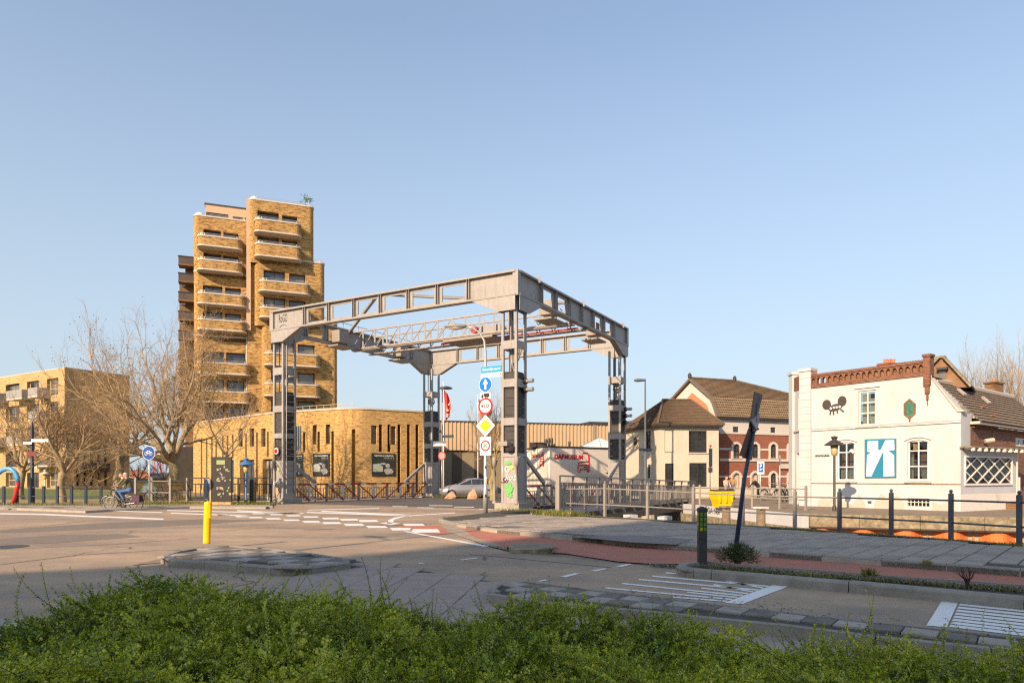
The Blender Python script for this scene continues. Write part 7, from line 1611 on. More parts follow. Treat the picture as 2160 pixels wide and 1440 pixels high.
# silver car: side view, nose to the left
cy0 = 53.0; cb = At(988, 1049, cy0); t_ = thing('silver_car', 'silver hatchback parked behind the boulders and the tree, nose to the left', 'car', (cb.x, cb.y, .02))
def station(x, zb, zs, zt, wb, wt): return [(x, -wb, zb), (x, -wb - .04, (zb + zs) / 2), (x, -wb, zs), (x, -wt, zt), (x, 0, zt + .03), (x, wt, zt), (x, wb, zs), (x, wb + .04, (zb + zs) / 2), (x, wb, zb)]
st = [station(*q) for q in ((-2.25, .35, .55, .6, .55, .5), (-2.1, .22, .68, .74, .78, .6), (-1.6, .2, .86, .92, .88, .72), (-.95, .2, .96, 1.04, .9, .72), (-.15, .2, 1.0, 1.46, .9, .6), (.6, .2, 1.02, 1.52, .9, .6), (1.4, .2, 1.06, 1.4, .9, .58), (1.95, .25, 1.05, 1.16, .85, .6), (2.2, .35, .9, .98, .7, .55))]
ang = .22; rt_ = lambda q: (cb.x + q[0] * math.cos(ang) - q[1] * math.sin(ang), cb.y + q[0] * math.sin(ang) + q[1] * math.cos(ang), q[2])
m = MB(); m.rings([[rt_(q) for q in s] for s in st]); bd = m.build('body', CARP, t_, True)
m = MB()
for x0, x1, zt0, zt1 in ((-.8, .1, 1.1, 1.42), (.16, .85, 1.43, 1.46), (.9, 1.45, 1.44, 1.33)):
    for sy_ in (-1, 1): m.poly(*[rt_(q) for q in ((x0, sy_ * .905, 1.04), (x1, sy_ * .905, 1.06), (x1, sy_ * .66, zt1), (x0, sy_ * (.72 if x0 < 0 else .66), zt0))])
m.poly(*[rt_(q) for q in ((-.98, -.7, 1.07), (-.98, .7, 1.07), (-.2, .6, 1.45), (-.2, -.6, 1.45))]); m.build('side_window', GL, t_)
for x in (-1.42, 1.42):
    for sy_ in (-1, 1):
        c = Vector(rt_((x, sy_ * .82, .33))); n_v = Vector((math.sin(ang) * -1 * sy_ * -1, -math.cos(ang) * -sy_ * 1, 0)); n_v = Vector((-math.sin(ang) * sy_, math.cos(ang) * sy_, 0)); MB().disc(c - n_v * .1, n_v, .33, .22, 22).build('wheel', RUB, t_); MB().disc(c + n_v * .121, n_v, .22, .01, 18).build('rim', GALV, t_)
        MB().disc(c - n_v * .05, n_v, .37, .135, 22).build('wheel_arch', DST, t_)
for sy_ in (-.5, .5): MB().box(rt_((-2.14, sy_, .66)), (.12, .3, .1), ang).build('headlight', SWH, t_)

# tall street light left of the viewer: outside the frame, its thin shadow runs over the crossing
a = G(619, 1161); b_ = Vector((a.x - SDX * 12, a.y - SDY * 12, 0)); t_ = thing('street_light', 'two armed street light left of the viewer, throwing a thin shadow over the road', 'street light', tuple(b_))
MB().tube([tuple(b_), (b_.x, b_.y, 6), (b_.x, b_.y, 13.2)], [.09, .075, .05], 12).build('pole', GALV, t_, True)
for sgn, zz_ in ((1, 9.6), (-1, 7.6)):
    MB().tube([(b_.x, b_.y, zz_), (b_.x + SDY * .8 * sgn, b_.y - SDX * .8 * sgn, zz_ + .25)], .035, 8).build('arm', GALV, t_); MB().box((b_.x + SDY * 1.0 * sgn, b_.y - SDX * 1.0 * sgn, zz_ + .27), (.7, .22, .1), math.atan2(-SDX, SDY)).build('lamp_head', STL2, t_)
# ================================================================== BICYCLES AND PEOPLE
BKF = M('bike_frame_grey', (.3, .3, .29), .35, .1, 4, metal=.4); BKD = M('bike_frame_dark', (.03, .03, .035), .4, .1, 4)
PAN = M('pannier_cloth', (.09, .05, .08), .85, .2, 8)
def bicycle(label, fm=BKF, group=None, pannier=False):
    """Dutch city bike in its own frame: wheels on the ground, travelling towards +x, y = width"""
    t_ = lthing('bicycle', label, 'bicycle', group); R_ = .35; fx, rx = .62, -.56
    def ring(cx, r, tr, n=28, mat=RUB, name='tyre', par=None): return MB().tube([(cx + r * math.cos(2 * math.pi * k / n), 0, R_ + r * math.sin(2 * math.pi * k / n)) for k in range(n + 1)], tr, 6, False).build(name, mat, par)
    for cx in (rx, fx):
        w_ = MB().tube([(cx, -.05, R_), (cx, .05, R_)], .03, 8).build('wheel', GALV, t_); ring(cx, R_ - .018, .02, par=w_); ring(cx, R_ - .045, .01, mat=GALV, name='rim', par=w_); m = MB()
        for k in range(14): a = 2 * math.pi * k / 14 + .1; m.bar((cx + .02 * math.cos(a + 1), .015 * (-1) ** k, R_ + .02 * math.sin(a + 1)), (cx + (R_ - .05) * math.cos(a), 0, R_ + (R_ - .05) * math.sin(a)), .004, .004)
        m.build('spokes', GALV, w_)['kind'] = 'stuff'
        MB().tube([(cx + (R_ + .02) * math.cos(a), 0, R_ + (R_ + .02) * math.sin(a)) for a in [math.radians(20 + 150 * k / 10) if cx < 0 else math.radians(40 + 120 * k / 10) for k in range(11)]], .022, 6).build('mudguard', DST, t_)
    bb, st_, hd, hl = (0, 0, .3), (-.2, 0, .88), (.4, 0, .98), (.46, 0, .78)
    m = MB(); m.tube([bb, st_], .017, 8); m.tube([bb, hl], .021, 8); m.tube([(-.12, 0, .62), hd], .018, 8); m.tube([hl, hd], .022, 8)
    for s in (-.05, .05): m.tube([bb, (rx, s, R_)], .011, 6); m.tube([(-.15, 0, .72), (rx, s, R_)], .01, 6); m.tube([hl, (.5, s, .62), (fx, s, R_)], .013, 6)
    m.build('frame', fm, t_)
    m = MB(); m.tube([hd, (.36, 0, 1.1)], .015, 8); m.tube([(.14, -.28, 1.13), (.22, -.29, 1.14), (.34, -.2, 1.12), (.38, 0, 1.1), (.34, .2, 1.12), (.22, .29, 1.14), (.14, .28, 1.13)], .013, 8); hb = m.build('handlebar', GALV, t_); m = MB(); [m.tube([(.1, s * .28, 1.13), (.22, s * .288, 1.14)], .02, 8) for s in (-1, 1)]; m.build('grips', RUB, hb)
    m = MB(); m.rings([[(-.22 + x, y * k, .93 + z * k) for x, y, z in ((dx, -.07, 0), (dx, -.05, .04), (dx, .05, .04), (dx, .07, 0))] for dx, k in ((-.16, .8), (-.1, 1.2), (.0, .8), (.12, .35))]); m.tube([st_, (-.21, 0, .94)], .014, 6); m.build('saddle', RUB, t_)
    m = MB(); m.box((-.62, 0, .76), (.4, .12, .02)); [m.tube([(-.75, s * .06, .76), (rx, s * .06, R_)], .008, 5) for s in (-1, 1)]; [m.tube([(-.5, s * .06, .76), (rx, s * .06, R_)], .008, 5) for s in (-1, 1)]; m.build('luggage_rack', DST, t_)
    m = MB(); m.rings([[(x, -.06, z) for x, z in ((-.6, .3), (-.55, .41), (.08, .39), (.11, .3), (.06, .21), (-.56, .28))], [(x, -.03, z) for x, z in ((-.6, .3), (-.55, .41), (.08, .39), (.11, .3), (.06, .21), (-.56, .28))]]); m.build('chain_guard', DST, t_)
    m = MB(); m.bar((0, -.09, .3), (.06, -.09, .14), .02, .02); m.bar((0, .09, .3), (-.06, .09, .46), .02, .02); m.box((.06, -.14, .13), (.1, .09, .02)); m.box((-.06, .14, .47), (.1, .09, .02)); m.build('pedals', DST, t_)
    MB().lathe((.5, 0, .95), [(.02, 0), (.045, .02), (.045, .06), (.01, .08)], 10).build('headlight', SBLK, t_)
    if pannier:
        for s in (-1, 1): MB().rings([[(-.62 + x, s * y, .72 + z) for x, y in ((-.17, .07), (.17, .07), (.17, .2), (-.17, .2))] for x0, z in ((0, 0), (0, -.18), (0, -.34))]).build('pannier', PAN, t_)
    return t_
def figure(name, label, cat, segs, parts, voxel=.011, group=None, smooth=3):
    """one continuous body: tapered limbs fused by a voxel remesh, coloured by the nearest limb. segs=(p,q,r0,r1,mat)"""
    t_ = lthing(name, label, cat, group); mb = MB()
    for p, q, r0, r1, mt in segs:
        p, q = Vector(p), Vector(q); d = (q - p); L = max(d.length, 1e-4); dn = d / L; pts = []; rs = []
        for k in (-1, -.7, -.3): pts.append(p + dn * r0 * k); rs.append(r0 * math.sqrt(max(.02, 1 - k * k)))
        for k in (0, .33, .66, 1): pts.append(p.lerp(q, k)); rs.append(r0 + (r1 - r0) * k)
        for k in (.3, .7, 1): pts.append(q + dn * r1 * k); rs.append(r1 * math.sqrt(max(.02, 1 - k * k)))
        mb.tube(pts, rs, 12)
    o = mb.build('tmp', SKIN); rm = o.modifiers.new('r', 'REMESH'); rm.mode = 'VOXEL'; rm.voxel_size = voxel; sm = o.modifiers.new('s', 'SMOOTH'); sm.iterations = smooth; sm.factor = .5
    dg = bpy.context.evaluated_depsgraph_get(); dg.update(); me = bpy.data.meshes.new_from_object(o.evaluated_get(dg)); bpy.data.objects.remove(o)
    mats = []; [mats.append(s[4]) for s in segs if s[4] not in mats]; me.materials.clear(); [me.materials.append(m) for m in mats]
    n = len(me.polygons); c = np.empty(n * 3); me.polygons.foreach_get('center', c); c = c.reshape(-1, 3); best = np.full(n, 1e9); idx = np.zeros(n, np.int32)
    for p, q, r0, r1, mt in segs:
        p, q = np.array(p, float), np.array(q, float); d = q - p; l2 = max((d * d).sum(), 1e-8); tt = np.clip(((c - p) @ d) / l2, 0, 1); dist = np.linalg.norm(c - (p + tt[:, None] * d), axis=1) - (r0 + (r1 - r0) * tt); k = dist < best; best[k] = dist[k]; idx[k] = mats.index(mt)
    me.polygons.foreach_set('material_index', idx); me.polygons.foreach_set('use_smooth', [True] * n); me.name = 'body'
    b = bpy.data.objects.new('body', me); COL.objects.link(b); b.parent = t_
    return t_
def hand(p, d, mt=None, side=1, curl=.5):
    """palm, four fingers curled round the grip and a thumb"""
    p, d = Vector(p), Vector(d).normalized(); a = d.cross(Vector((0, 0, 1))).normalized(); out = [(p, p + d * .07, .03, .032, SKIN)]
    for k in range(4):
        o_ = a * (-.03 + .02 * k) * side; b = p + d * .075 + o_; m_ = b + d * .035 + Vector((0, 0, -.012)); L = (.03, .035, .032, .025)[k]; out += [(b, m_, .0105, .0095, SKIN), (m_, m_ + d * .008 + Vector((0, 0, -L)), .0095, .008, SKIN)]
    tb = p + d * .02 + a * .035 * side * -1; out.append((tb, tb + d * .04 + a * -.02 * side, .012, .009, SKIN)); return out
def head(c, f, hair, face=SKIN, r=.1, bald=False):
    """skull, jaw, nose, ears, brow and hair; f = facing direction"""
    c, f = Vector(c), Vector(f).normalized(); s = f.cross(Vector((0, 0, 1))).normalized(); U = Vector((0, 0, 1))
    out = [(c + U * .02 - f * .02, c + U * .02 + f * .02, r * .88, r * .82, face), (c + f * .045 - U * .05, c + f * .03 - U * .08, r * .5, r * .42, face), (c + f * .1 + U * .01, c + f * .12 - U * .022, .012, .017, face)]
    for k in (-1, 1): out.append((c + s * .083 * k, c + s * .086 * k - U * .02, .018, .014, face))
    out += [(c - f * .03 + U * .05, c + f * .015 + U * .075, r * .86, r * .62, hair), (c - f * .06 - U * .01, c - f * .05 + U * .03, r * .62, r * .72, hair)]
    for k in (-1, 1): out.append((c + f * .088 + s * .033 * k + U * .022, c + f * .09 + s * .036 * k + U * .022, .011, .01, SBLK))
    out.append((c + f * .1 - U * .05 - s * .02, c + f * .1 - U * .05 + s * .02, .007, .007, M_LIP)); return out
M_LIP = M('lips', (.35, .12, .1), .6, .05, 5, bmp=0)
GREYH = M('grey_hair', (.4, .37, .33), .9, .2, 20); BROWNH = M('brown_hair', (.12, .07, .04), .9, .2, 20)
JKG = M('olive_jacket', (.085, .085, .045), .85, .2, 6, bmp=.4, bscale=18); JNS = M('blue_jeans', (.07, .14, .3), .85, .25, 8, bmp=.3, bscale=30); JKK = M('khaki_jacket', (.2, .18, .1), .85, .2, 6); JND = M('dark_jeans', (.03, .045, .09), .85, .2, 8); SHO = M('dark_shoes', (.03, .028, .026), .6, .1, 5); PNKM = M('pink_scarf', (.5, .22, .2), .8, .2, 5)
def cyclist(label, jk, jn, hair, shirt, lean=0):
    S = []; sh = (-.16 + lean, 0, 1.47); hp = (-.27, 0, 1.0); nk = (-.1 + lean, 0, 1.56); hd = (-.04 + lean, 0, 1.7)
    S += [((-.27, 0, 1.02), (-.24, 0, 1.2), .155, .15, jk), ((-.24, 0, 1.2), (-.18 + lean, 0, 1.42), .15, .15, jk), ((-.17 + lean, -.15, 1.46), (-.17 + lean, .15, 1.46), .085, .085, jk), ((-.29, -.07, .98), (-.29, .07, .98), .135, .135, jn), ((-.13 + lean, 0, 1.5), hd, .06, .055, SKIN), ((-.11 + lean, 0, 1.49), (-.1 + lean, 0, 1.54), .078, .07, shirt)]
    S += head(hd, (1, -.1, -.05), hair)
    for s in (-1, 1):
        el = (.0 + lean * .5, s * .27, 1.2); wr = (.12, s * .27, 1.17); S += [((-.17 + lean, s * .19, 1.44), el, .065, .05, jk), (el, wr, .05, .036, jk)] + hand(wr, (1, 0, -.12), side=s)
        kn, an = (((.14, s * .11, .76), (.03, s * .12, .24)) if s < 0 else ((.2, s * .11, .9), (-.02, s * .13, .56)))
        S += [((-.27, s * .1, .97), kn, .095, .068, jn), (kn, an, .066, .045, jn), ((an[0] - .03, an[1], an[2] - .08), (an[0] + .17, an[1], an[2] - .075), .042, .036, SHO)]
    return figure('person', label, 'person', S, [])
rz_c = math.pi + .06
g1 = G(262, 1075.5); b1 = bicycle('grey city bicycle with a dark pannier, ridden by the man in the olive jacket', BKF, 'bicycles ridden on the road', True); put(b1, (g1.x, g1.y, 0), rz_c)
p1_ = cyclist('older grey haired man in olive jacket and blue jeans, riding the nearer bicycle', JKG, JNS, GREYH, PNKM); put(p1_, (g1.x, g1.y, 0), rz_c)
g2 = G(241, 1074); b2 = bicycle('dark bicycle half hidden behind the nearer cyclist, its front wheel leading', BKD, 'bicycles ridden on the road'); put(b2, (g2.x, g2.y + .5, 0), rz_c)
p2_ = cyclist('brown haired rider in khaki jacket, on the farther bicycle behind the older man', JKK, JND, BROWNH, WPT, -.02); put(p2_, (g2.x, g2.y + .5, 0), rz_c)
def standing(label, jk, jn, hair, bend=0.0, arms=.1, f=(1, 0, 0), H=1.72, stride=.12, seated=False):
    k = H / 1.75; hz = .95 * k; sx_ = math.sin(bend); cz = math.cos(bend); T = lambda a: (sx_ * a * k, 0, hz + cz * a * k); S = []
    if seated: hz = .5; T = lambda a: (sx_ * a, 0, hz + cz * a)
    a1, a2, a3 = T(.1), T(.48), T(.66); S += [(T(0), a1, .15, .15, jn), (a1, T(.4), .145, .16, jk), ((a2[0], -.15, a2[2]), (a2[0], .15, a2[2]), .08, .08, jk), (T(.5), T(.6), .055, .055, SKIN)] + head((a3[0] + .04, 0, a3[2] + .04), f, hair)
    for s in (-1, 1):
        el = (a2[0] + arms, s * .24, a2[2] - .28); wr = (a2[0] + arms * 2.6, s * .2, a2[2] - .48); S += [((a2[0], s * .19, a2[2] - .02), el, .06, .048, jk), (el, wr, .045, .034, jk)] + hand(wr, (.3, 0, -1), side=s)
        if seated: kn, an = (.42, s * .12, .5), (.45, s * .12, .1)
        else: kn, an = (.04 + s * stride * .5, s * .1, .5 * k), (-.02 + s * stride, s * .1, .09)
        S += [((0, s * .09, hz), kn, .09, .066, jn), (kn, an, .064, .045, jn), ((an[0] - .02, an[1], .045), (an[0] + .16, an[1], .04), .042, .035, SHO)]
    return figure('person', label, 'person', S, [], .016)
BLKC = M('black_coat', (.02, .02, .024), .85, .2, 6); OCH = M('ochre_top', (.3, .2, .08), .85, .2, 6); PNK = M('pale_pink_top', (.5, .36, .32), .85, .2, 6); REDH = M('auburn_hair', (.22, .07, .04), .9, .2, 20)
put(standing('person in black coat bending forward beside the parking sign', BLKC, BLKC, BROWNH, bend=.75, arms=.16, H=1.6), (At(1600, 1000, 46.5).x, 46.5, .1), math.pi)
put(standing('dark haired person in ochre top standing behind the yellow container', OCH, JNS, BROWNH, arms=.1, H=1.55), (At(1546, 1000, 46.8).x, 46.8, .1), -2.2)
put(standing('auburn haired person in pale top sitting behind the yellow container', PNK, JND, REDH, arms=.1, seated=True), (At(1532, 1000, 46.2).x, 46.2, .35), -1.2)
pb = bicycle('dark parked bicycle leaning by the banded brick house, left one', BKD, 'parked bicycles'); put(pb, (At(1626, 1000, 44.5).x, 44.5, .1), .4)
d_b = dup(pb, (At(1655, 1000, 41.5).x, 41.5, .1), 1.0, 'dark parked bicycle beside the entrance of the white corner house', 'parked bicycles')
d_c = dup(pb, (At(341, 1000, 39.2).x, 39.2, .1), .3, 'parked bicycle in front of the graffiti wall at left', 'parked bicycles'); d_c = dup(pb, (At(352, 1000, 39.8).x, 39.8, .1), 2.6, 'second parked bicycle at the graffiti wall, nearer the big plane tree', 'parked bicycles')
d_d = dup(pb, (At(1661, 1000, 42.6).x, 42.6, .1), 2.0, 'parked bicycle half hidden behind the one at the corner house entrance', 'parked bicycles')

# ================================================================== TREES
def grow(mb, tw, p, d, L, r, lv, R_, cfg, tips):
    seg = 5 if lv < 2 else (4 if lv < 4 else 3); pts = [p.copy()]; rs = [r]; dirs = [d.copy()]; q = p.copy(); dd = d.copy()
    for k in range(seg):
        w_ = cfg['wob'] * (.6 + .4 * lv); dd = (dd + Vector((R_.gauss(0, w_), R_.gauss(0, w_), R_.gauss(0, w_) + cfg['up'] * (.6 if lv < 3 else .25)))).normalized(); q = q + dd * (L / seg); pts.append(q.copy()); dirs.append(dd.copy()); rs.append(r * (1 - (k + 1) / seg * (.5 if lv < cfg['lv'] else .75)))
    (mb if lv < 3 else tw).tube(pts, rs, (9, 7, 6, 4, 3, 3, 3, 3)[lv], False)
    if lv >= cfg['lv']: tips.append(q); return
    n = cfg['kids'][lv]
    for k in range(n):
        t_ = cfg['t0'] + (1 - cfg['t0']) * (k + R_.uniform(.2, .9)) / n; i = min(seg - 1, int(t_ * seg)); f = t_ * seg - i; b = pts[i].lerp(pts[i + 1], min(1, f)); dr = dirs[i + 1]; ax = dr.orthogonal().normalized(); ax.rotate(Matrix.Rotation(k * 2.4 + R_.uniform(-.5, .5), 3, dr)); nd_ = (dr * math.cos(a_ := R_.uniform(*cfg['ang'])) + ax * math.sin(a_)).normalized()
        grow(mb, tw, b, nd_, L * R_.uniform(.55, .82) * (1.05 - .25 * t_ * (lv > 0)), max(.005, rs[i] * R_.uniform(.45, .65)), lv + 1, R_, cfg, tips)
    grow(mb, tw, q, dd, L * .7, max(.005, rs[-1]), lv + 1, R_, cfg, tips)
def tree(label, base, H, W_, seed, r0=.35, fork=.3, levels=6, limbs=5, kids=(0, 3, 3, 3, 3, 3), lean=(0, 0), balls=0, name='plane_tree', bark=BARK, twig=TWIG, group='bare trees', cat='tree', ang=(.4, .85), shift=0.0, up=.14, wob=.09):
    R_ = random.Random(seed); cfg = dict(wob=wob, up=up, lv=levels, kids=kids + (3, 3), t0=.3, ang=ang); mb, tw = MB(), MB(); tips = []
    hf = H * fork; tp = [Vector((R_.gauss(0, .03) * k, R_.gauss(0, .03) * k, hf * k / 4)) for k in range(5)]; mb.tube([Vector((0, 0, -.1))] + tp[1:], [r0 * 1.25, r0, r0 * .9, r0 * .85, r0 * .85], 12, False)
    for k in range(limbs):
        a = 2 * math.pi * (k + R_.uniform(-.25, .25)) / limbs; el = R_.uniform(.3, 1.2); d = Vector((math.cos(a) * math.cos(el), math.sin(a) * math.cos(el), math.sin(el))); grow(mb, tw, tp[-1] - Vector((0, 0, R_.uniform(0, .12) * hf)), d, (H - hf) * .42, r0 * R_.uniform(.45, .62), 1, R_, cfg, tips)
    allp = np.array(tw.v + mb.v); x0, x1 = np.percentile(allp[:, 0], [.5, 99.5]); y0, y1 = np.percentile(allp[:, 1], [.5, 99.5]); zt_ = np.percentile(allp[:, 2], 99.8); kx = W_ / (x1 - x0); ky = W_ / (y1 - y0); kz = (H - hf) / (zt_ - hf)
    def tr(v):
        out = []
        for x, y, z in v:
            e = max(0, z - hf * .9); f = min(1, e / (H * .08)); out.append((base[0] + x * (1 + (kx - 1) * f) + shift * min(1, e / (H * .5)), base[1] + y * (1 + (ky - 1) * f), base[2] + (z if z < hf else hf + (z - hf) * kz)))
        return out
    mb.v, tw.v = tr(mb.v), tr(tw.v); t_ = thing(name, label, cat, tuple(base), group); mb.build('trunk', bark, t_, True)
    if balls:
        P_ = tr([tuple(p) for p in tips])
        for k in range(balls):
            q = R_.choice(P_); s_ = R_.uniform(.03, .055); q = (q[0], q[1], q[2] - .06); tw.add([(q[0] - s_, q[1], q[2]), (q[0] + s_, q[1], q[2]), (q[0], q[1] - s_, q[2]), (q[0], q[1] + s_, q[2]), (q[0], q[1], q[2] - s_), (q[0], q[1], q[2] + s_)], [(0, 2, 5), (2, 1, 5), (1, 3, 5), (3, 0, 5), (2, 0, 4), (1, 2, 4), (3, 1, 4), (0, 3, 4)])
    tw.build('crown', twig, t_); return t_
gr_ = lambda px, Y, z=.1: ((px - CX) / FPX * Y, Y, z)
tree('largest bare plane tree, left of the tower behind the grey railing', gr_(369, 46), 13.4, 10.6, 11, .42, .2, 6, 8, kids=(0, 4, 4, 3, 3, 3), balls=1500, shift=-.9, up=.1, wob=.1)
tree('broad bare plane tree behind the two cyclists', gr_(250, 50), 10.4, 7.4, 5, .34, .26, 6, 5, balls=800, shift=-.5, up=.12, wob=.1)
tree('short bare plane tree with pale trunk on the lawn, left of the cyclists', gr_(131, 40.5), 6.9, 6.6, 23, .22, .26, 5, 5, kids=(0, 4, 4, 4, 3, 3), balls=300)
tree('bare plane tree with forked dark trunk behind the arch sculpture', gr_(42, 46), 7.6, 6.2, 31, .24, .26, 5, 5, kids=(0, 4, 4, 4, 3, 3), balls=300)
tree('thin young bare tree with straight pale trunk, in front of the podium', gr_(476, 37.5), 6.6, 5.0, 42, .085, .42, 5, 4, kids=(0, 3, 3, 3, 3, 3), balls=0, name='young_tree')
tree('bare round tree with mossy trunk, right behind the road signs', gr_(1040, 47.5), 7.6, 3.9, 50, .2, .3, 5, 7, kids=(0, 4, 4, 4, 3, 3), name='street_tree', bark=M('mossy_bark', (.3, .25, .12), .9, .3, 5, dirt=.5, dcol=(.16, .15, .04), bmp=.6, bscale=20, dscale=4))
tree('bare tree behind the brown gable, left one of the far right trees', gr_(2062, 52), 11.8, 5.0, 61, .25, .25, 5, 5, kids=(0, 4, 4, 4, 3, 3), twig=TWIG2, name='background_tree', up=.3)
tree('tallest bare tree behind the annex roof at the far right', gr_(2128, 50), 12.4, 5.8, 64, .28, .25, 5, 5, kids=(0, 4, 4, 4, 3, 3), twig=TWIG2, name='background_tree', up=.3)
tree('bare tree cut by the right edge of the photo, behind the annex', gr_(2190, 48), 11.6, 5.0, 66, .25, .25, 5, 5, kids=(0, 4, 4, 4, 3, 2), twig=TWIG2, name='background_tree', up=.3)
tree('small distant bare tree between the apartment block and the big plane', gr_(292, 110), 5.2, 6, 71, .2, .2, 4, 5, kids=(0, 4, 4, 3, 3, 2), name='distant_tree'); tree('small distant bare tree near the crane mast', gr_(352, 120), 6.0, 6, 72, .2, .2, 4, 5, kids=(0, 4, 4, 3, 3, 2), name='distant_tree')
# ivy and low growth at the foot of the big plane
# ================================================================== HEDGE, BUSHES, GRASS
rng = np.random.default_rng(5)
def spray(n, L, leaf, seed):
    """a cotoneaster shoot: stem strip and small paired leaves, along +z"""
    r = np.random.default_rng(seed); V, Fq = [], []; bx, by = r.normal(0, .18, 2)
    cur = lambda t: np.array([bx * L * t * t, by * L * t * t, L * t * (1 - .15 * t)])
    for k in range(4):
        a, b = cur(k / 4), cur((k + 1) / 4); i = len(V); w_ = .0022 * (1 - k / 5); V += [a + [w_, 0, 0], a - [w_, 0, 0], b - [w_, 0, 0], b + [w_, 0, 0]]; Fq.append((i, i + 1, i + 2, i + 3, 1))
    for k in range(n):
        t = .08 + .92 * k / n; c = cur(t); a = k * 2.4 + r.normal(0, .3); out = np.array([math.cos(a), math.sin(a), .55 + r.normal(0, .2)]); out /= np.linalg.norm(out); s = np.cross(out, [0, 0, 1.0]); s /= np.linalg.norm(s); l = leaf * r.uniform(.75, 1.25) * (1 - .25 * t); w_ = l * .36; up = np.cross(s, out); i = len(V)
        V += [c, c + out * l * .5 + s * w_ + up * w_ * .35, c + out * l, c + out * l * .5 - s * w_ + up * w_ * .35]; Fq.append((i, i + 1, i + 2, i + 3, 0))
    return np.array(V), np.array(Fq)
def scatter(name, sprays, P, D, S, mats, parent=None, seed=3):
    """merge many transformed sprays into one mesh"""
    r = np.random.default_rng(seed); Vs, Fs, Ms = [], [], []; off = 0; which = r.integers(0, len(sprays), len(P))
    for k, (V, Fq) in enumerate(sprays):
        idx = np.where(which == k)[0]
        if not len(idx): continue
        d = D[idx] / np.linalg.norm(D[idx], axis=1)[:, None]; rnd = r.normal(size=d.shape); a = np.cross(d, rnd); a /= np.linalg.norm(a, axis=1)[:, None]; b = np.cross(d, a)
        W_ = (P[idx][:, None, :] + S[idx][:, None, None] * (V[None, :, 0:1] * a[:, None, :] + V[None, :, 1:2] * b[:, None, :] + V[None, :, 2:3] * d[:, None, :])).reshape(-1, 3)
        f = (Fq[None, :, :4] + (np.arange(len(idx)) * len(V))[:, None, None] + off).reshape(-1, 4); Vs.append(W_); Fs.append(f); Ms.append(np.tile(Fq[:, 4], len(idx))); off += len(W_)
    V, Fq, Mi = np.concatenate(Vs), np.concatenate(Fs), np.concatenate(Ms); o_ = np.array(ORG.get(parent.name, (0, 0, 0))) if parent else np.zeros(3); V = V - o_
    me = bpy.data.meshes.new(name); me.vertices.add(len(V)); me.vertices.foreach_set('co', V.astype(np.float32).ravel()); me.loops.add(len(Fq) * 4); me.loops.foreach_set('vertex_index', Fq.astype(np.int32).ravel()); me.polygons.add(len(Fq)); me.polygons.foreach_set('loop_start', (np.arange(len(Fq)) * 4).astype(np.int32)); me.polygons.foreach_set('material_index', Mi.astype(np.int32))
    me.update(); me.validate(); [me.materials.append(m) for m in mats]; o = bpy.data.objects.new(name, me); COL.objects.link(o)
    if parent: o.parent = parent
    return o
LEAF = leafmat('cotoneaster_leaf', (.07, .13, .012), (.36, .44, .03), (.78, .74, .08), .4); STEM = M('shoot_stem', (.1, .07, .035), .9, .2, 8)
hx = [-6, -4.3, -3.6, -3.0, -2.4, -1.6, -.9, -.3, .3, .9, 1.6, 2.4, 3.2, 4.2, 6]; hz_ = [.05, .18, .36, .64, .88, .88, .8, .76, .7, .64, .64, .6, .6, .64, .55]
from mathutils import noise as MN
def hsurf(x, y):
    z = np.interp(x, hx, hz_); far = 5.15 + .18 * math.sin(x * 1.7) - (.5 if x > .3 else 0) * min(1, (x - .3) / 1.2 if x > .3 else 0)
    f = 1 - max(0, (y - far + 1.0)) ** 2 * .75; nz_ = MN.noise(Vector((x * 1.5, y * 1.5, 3))) * .17 + MN.noise(Vector((x * 3.6, y * 3.6, 7))) * .15
    return z * max(f, 0) + nz_ * (1 if f > .2 else .3), far
pts, dirs, scs = [], [], []; r = random.Random(9)
while len(pts) < 19000:
    y = 2.0 + 3.5 * r.random(); x = r.uniform(-.85 * y - .5, .85 * y + .5); z, far = hsurf(x, y)
    if y > far + .25 or z < .12: continue
    if x < -3.9 and r.random() < .35: continue
    if MN.noise(Vector((x * 1.9, y * 1.9, 21))) < -.32 and r.random() < .75: continue
    dpt = abs(r.gauss(0, .06)); e = .05; zx = (hsurf(x + e, y)[0] - hsurf(x - e, y)[0]) / (2 * e); zy = (hsurf(x, y + e)[0] - hsurf(x, y - e)[0]) / (2 * e)
    n3 = Vector((-zx, -zy, .55)).normalized() * .4 + Vector((r.gauss(0, 1), r.gauss(0, 1), r.gauss(0, .22))); pts.append((x, y, max(.03, z - dpt - .03))); dirs.append(tuple(n3)); scs.append(r.uniform(.7, 1.15) * (1 if y > 2.7 else .9))
# long arching shoots along the back edge and out of the top
lp_, ld2, ls_ = [], [], []
for k in range(620):
    y = 2.6 + 2.9 * r.random(); x = r.uniform(-.8 * y, .8 * y); z, far = hsurf(x, y)
    if k % 2: y = far - r.uniform(.1, .6); z, far = hsurf(x, y)
    lp_.append((x, y, z - .06)); ld2.append((r.gauss(0, .8), r.gauss(.15, .5), r.uniform(.3, .9))); ls_.append(r.uniform(.6, 1.15))
hedge = thing('cotoneaster_hedge', 'dense mound of small leaved green cotoneaster across the whole foreground', 'hedge', (0, 3.8, 0)); 
SPR = [spray(26, .17, .019, s) for s in range(5)]
o = scatter('foliage', SPR, np.array(pts), np.array(dirs), np.array(scs), [LEAF, STEM], hedge); o['kind'] = 'stuff'
lo2 = scatter('long_shoots', [spray(64, .4, .0155, s) for s in (21, 22, 23)], np.array(lp_), np.array(ld2), np.array(ls_), [LEAF, STEM], hedge); lo2['kind'] = 'stuff'
bm_ = MB(); NX, NY = 90, 34; grid = []
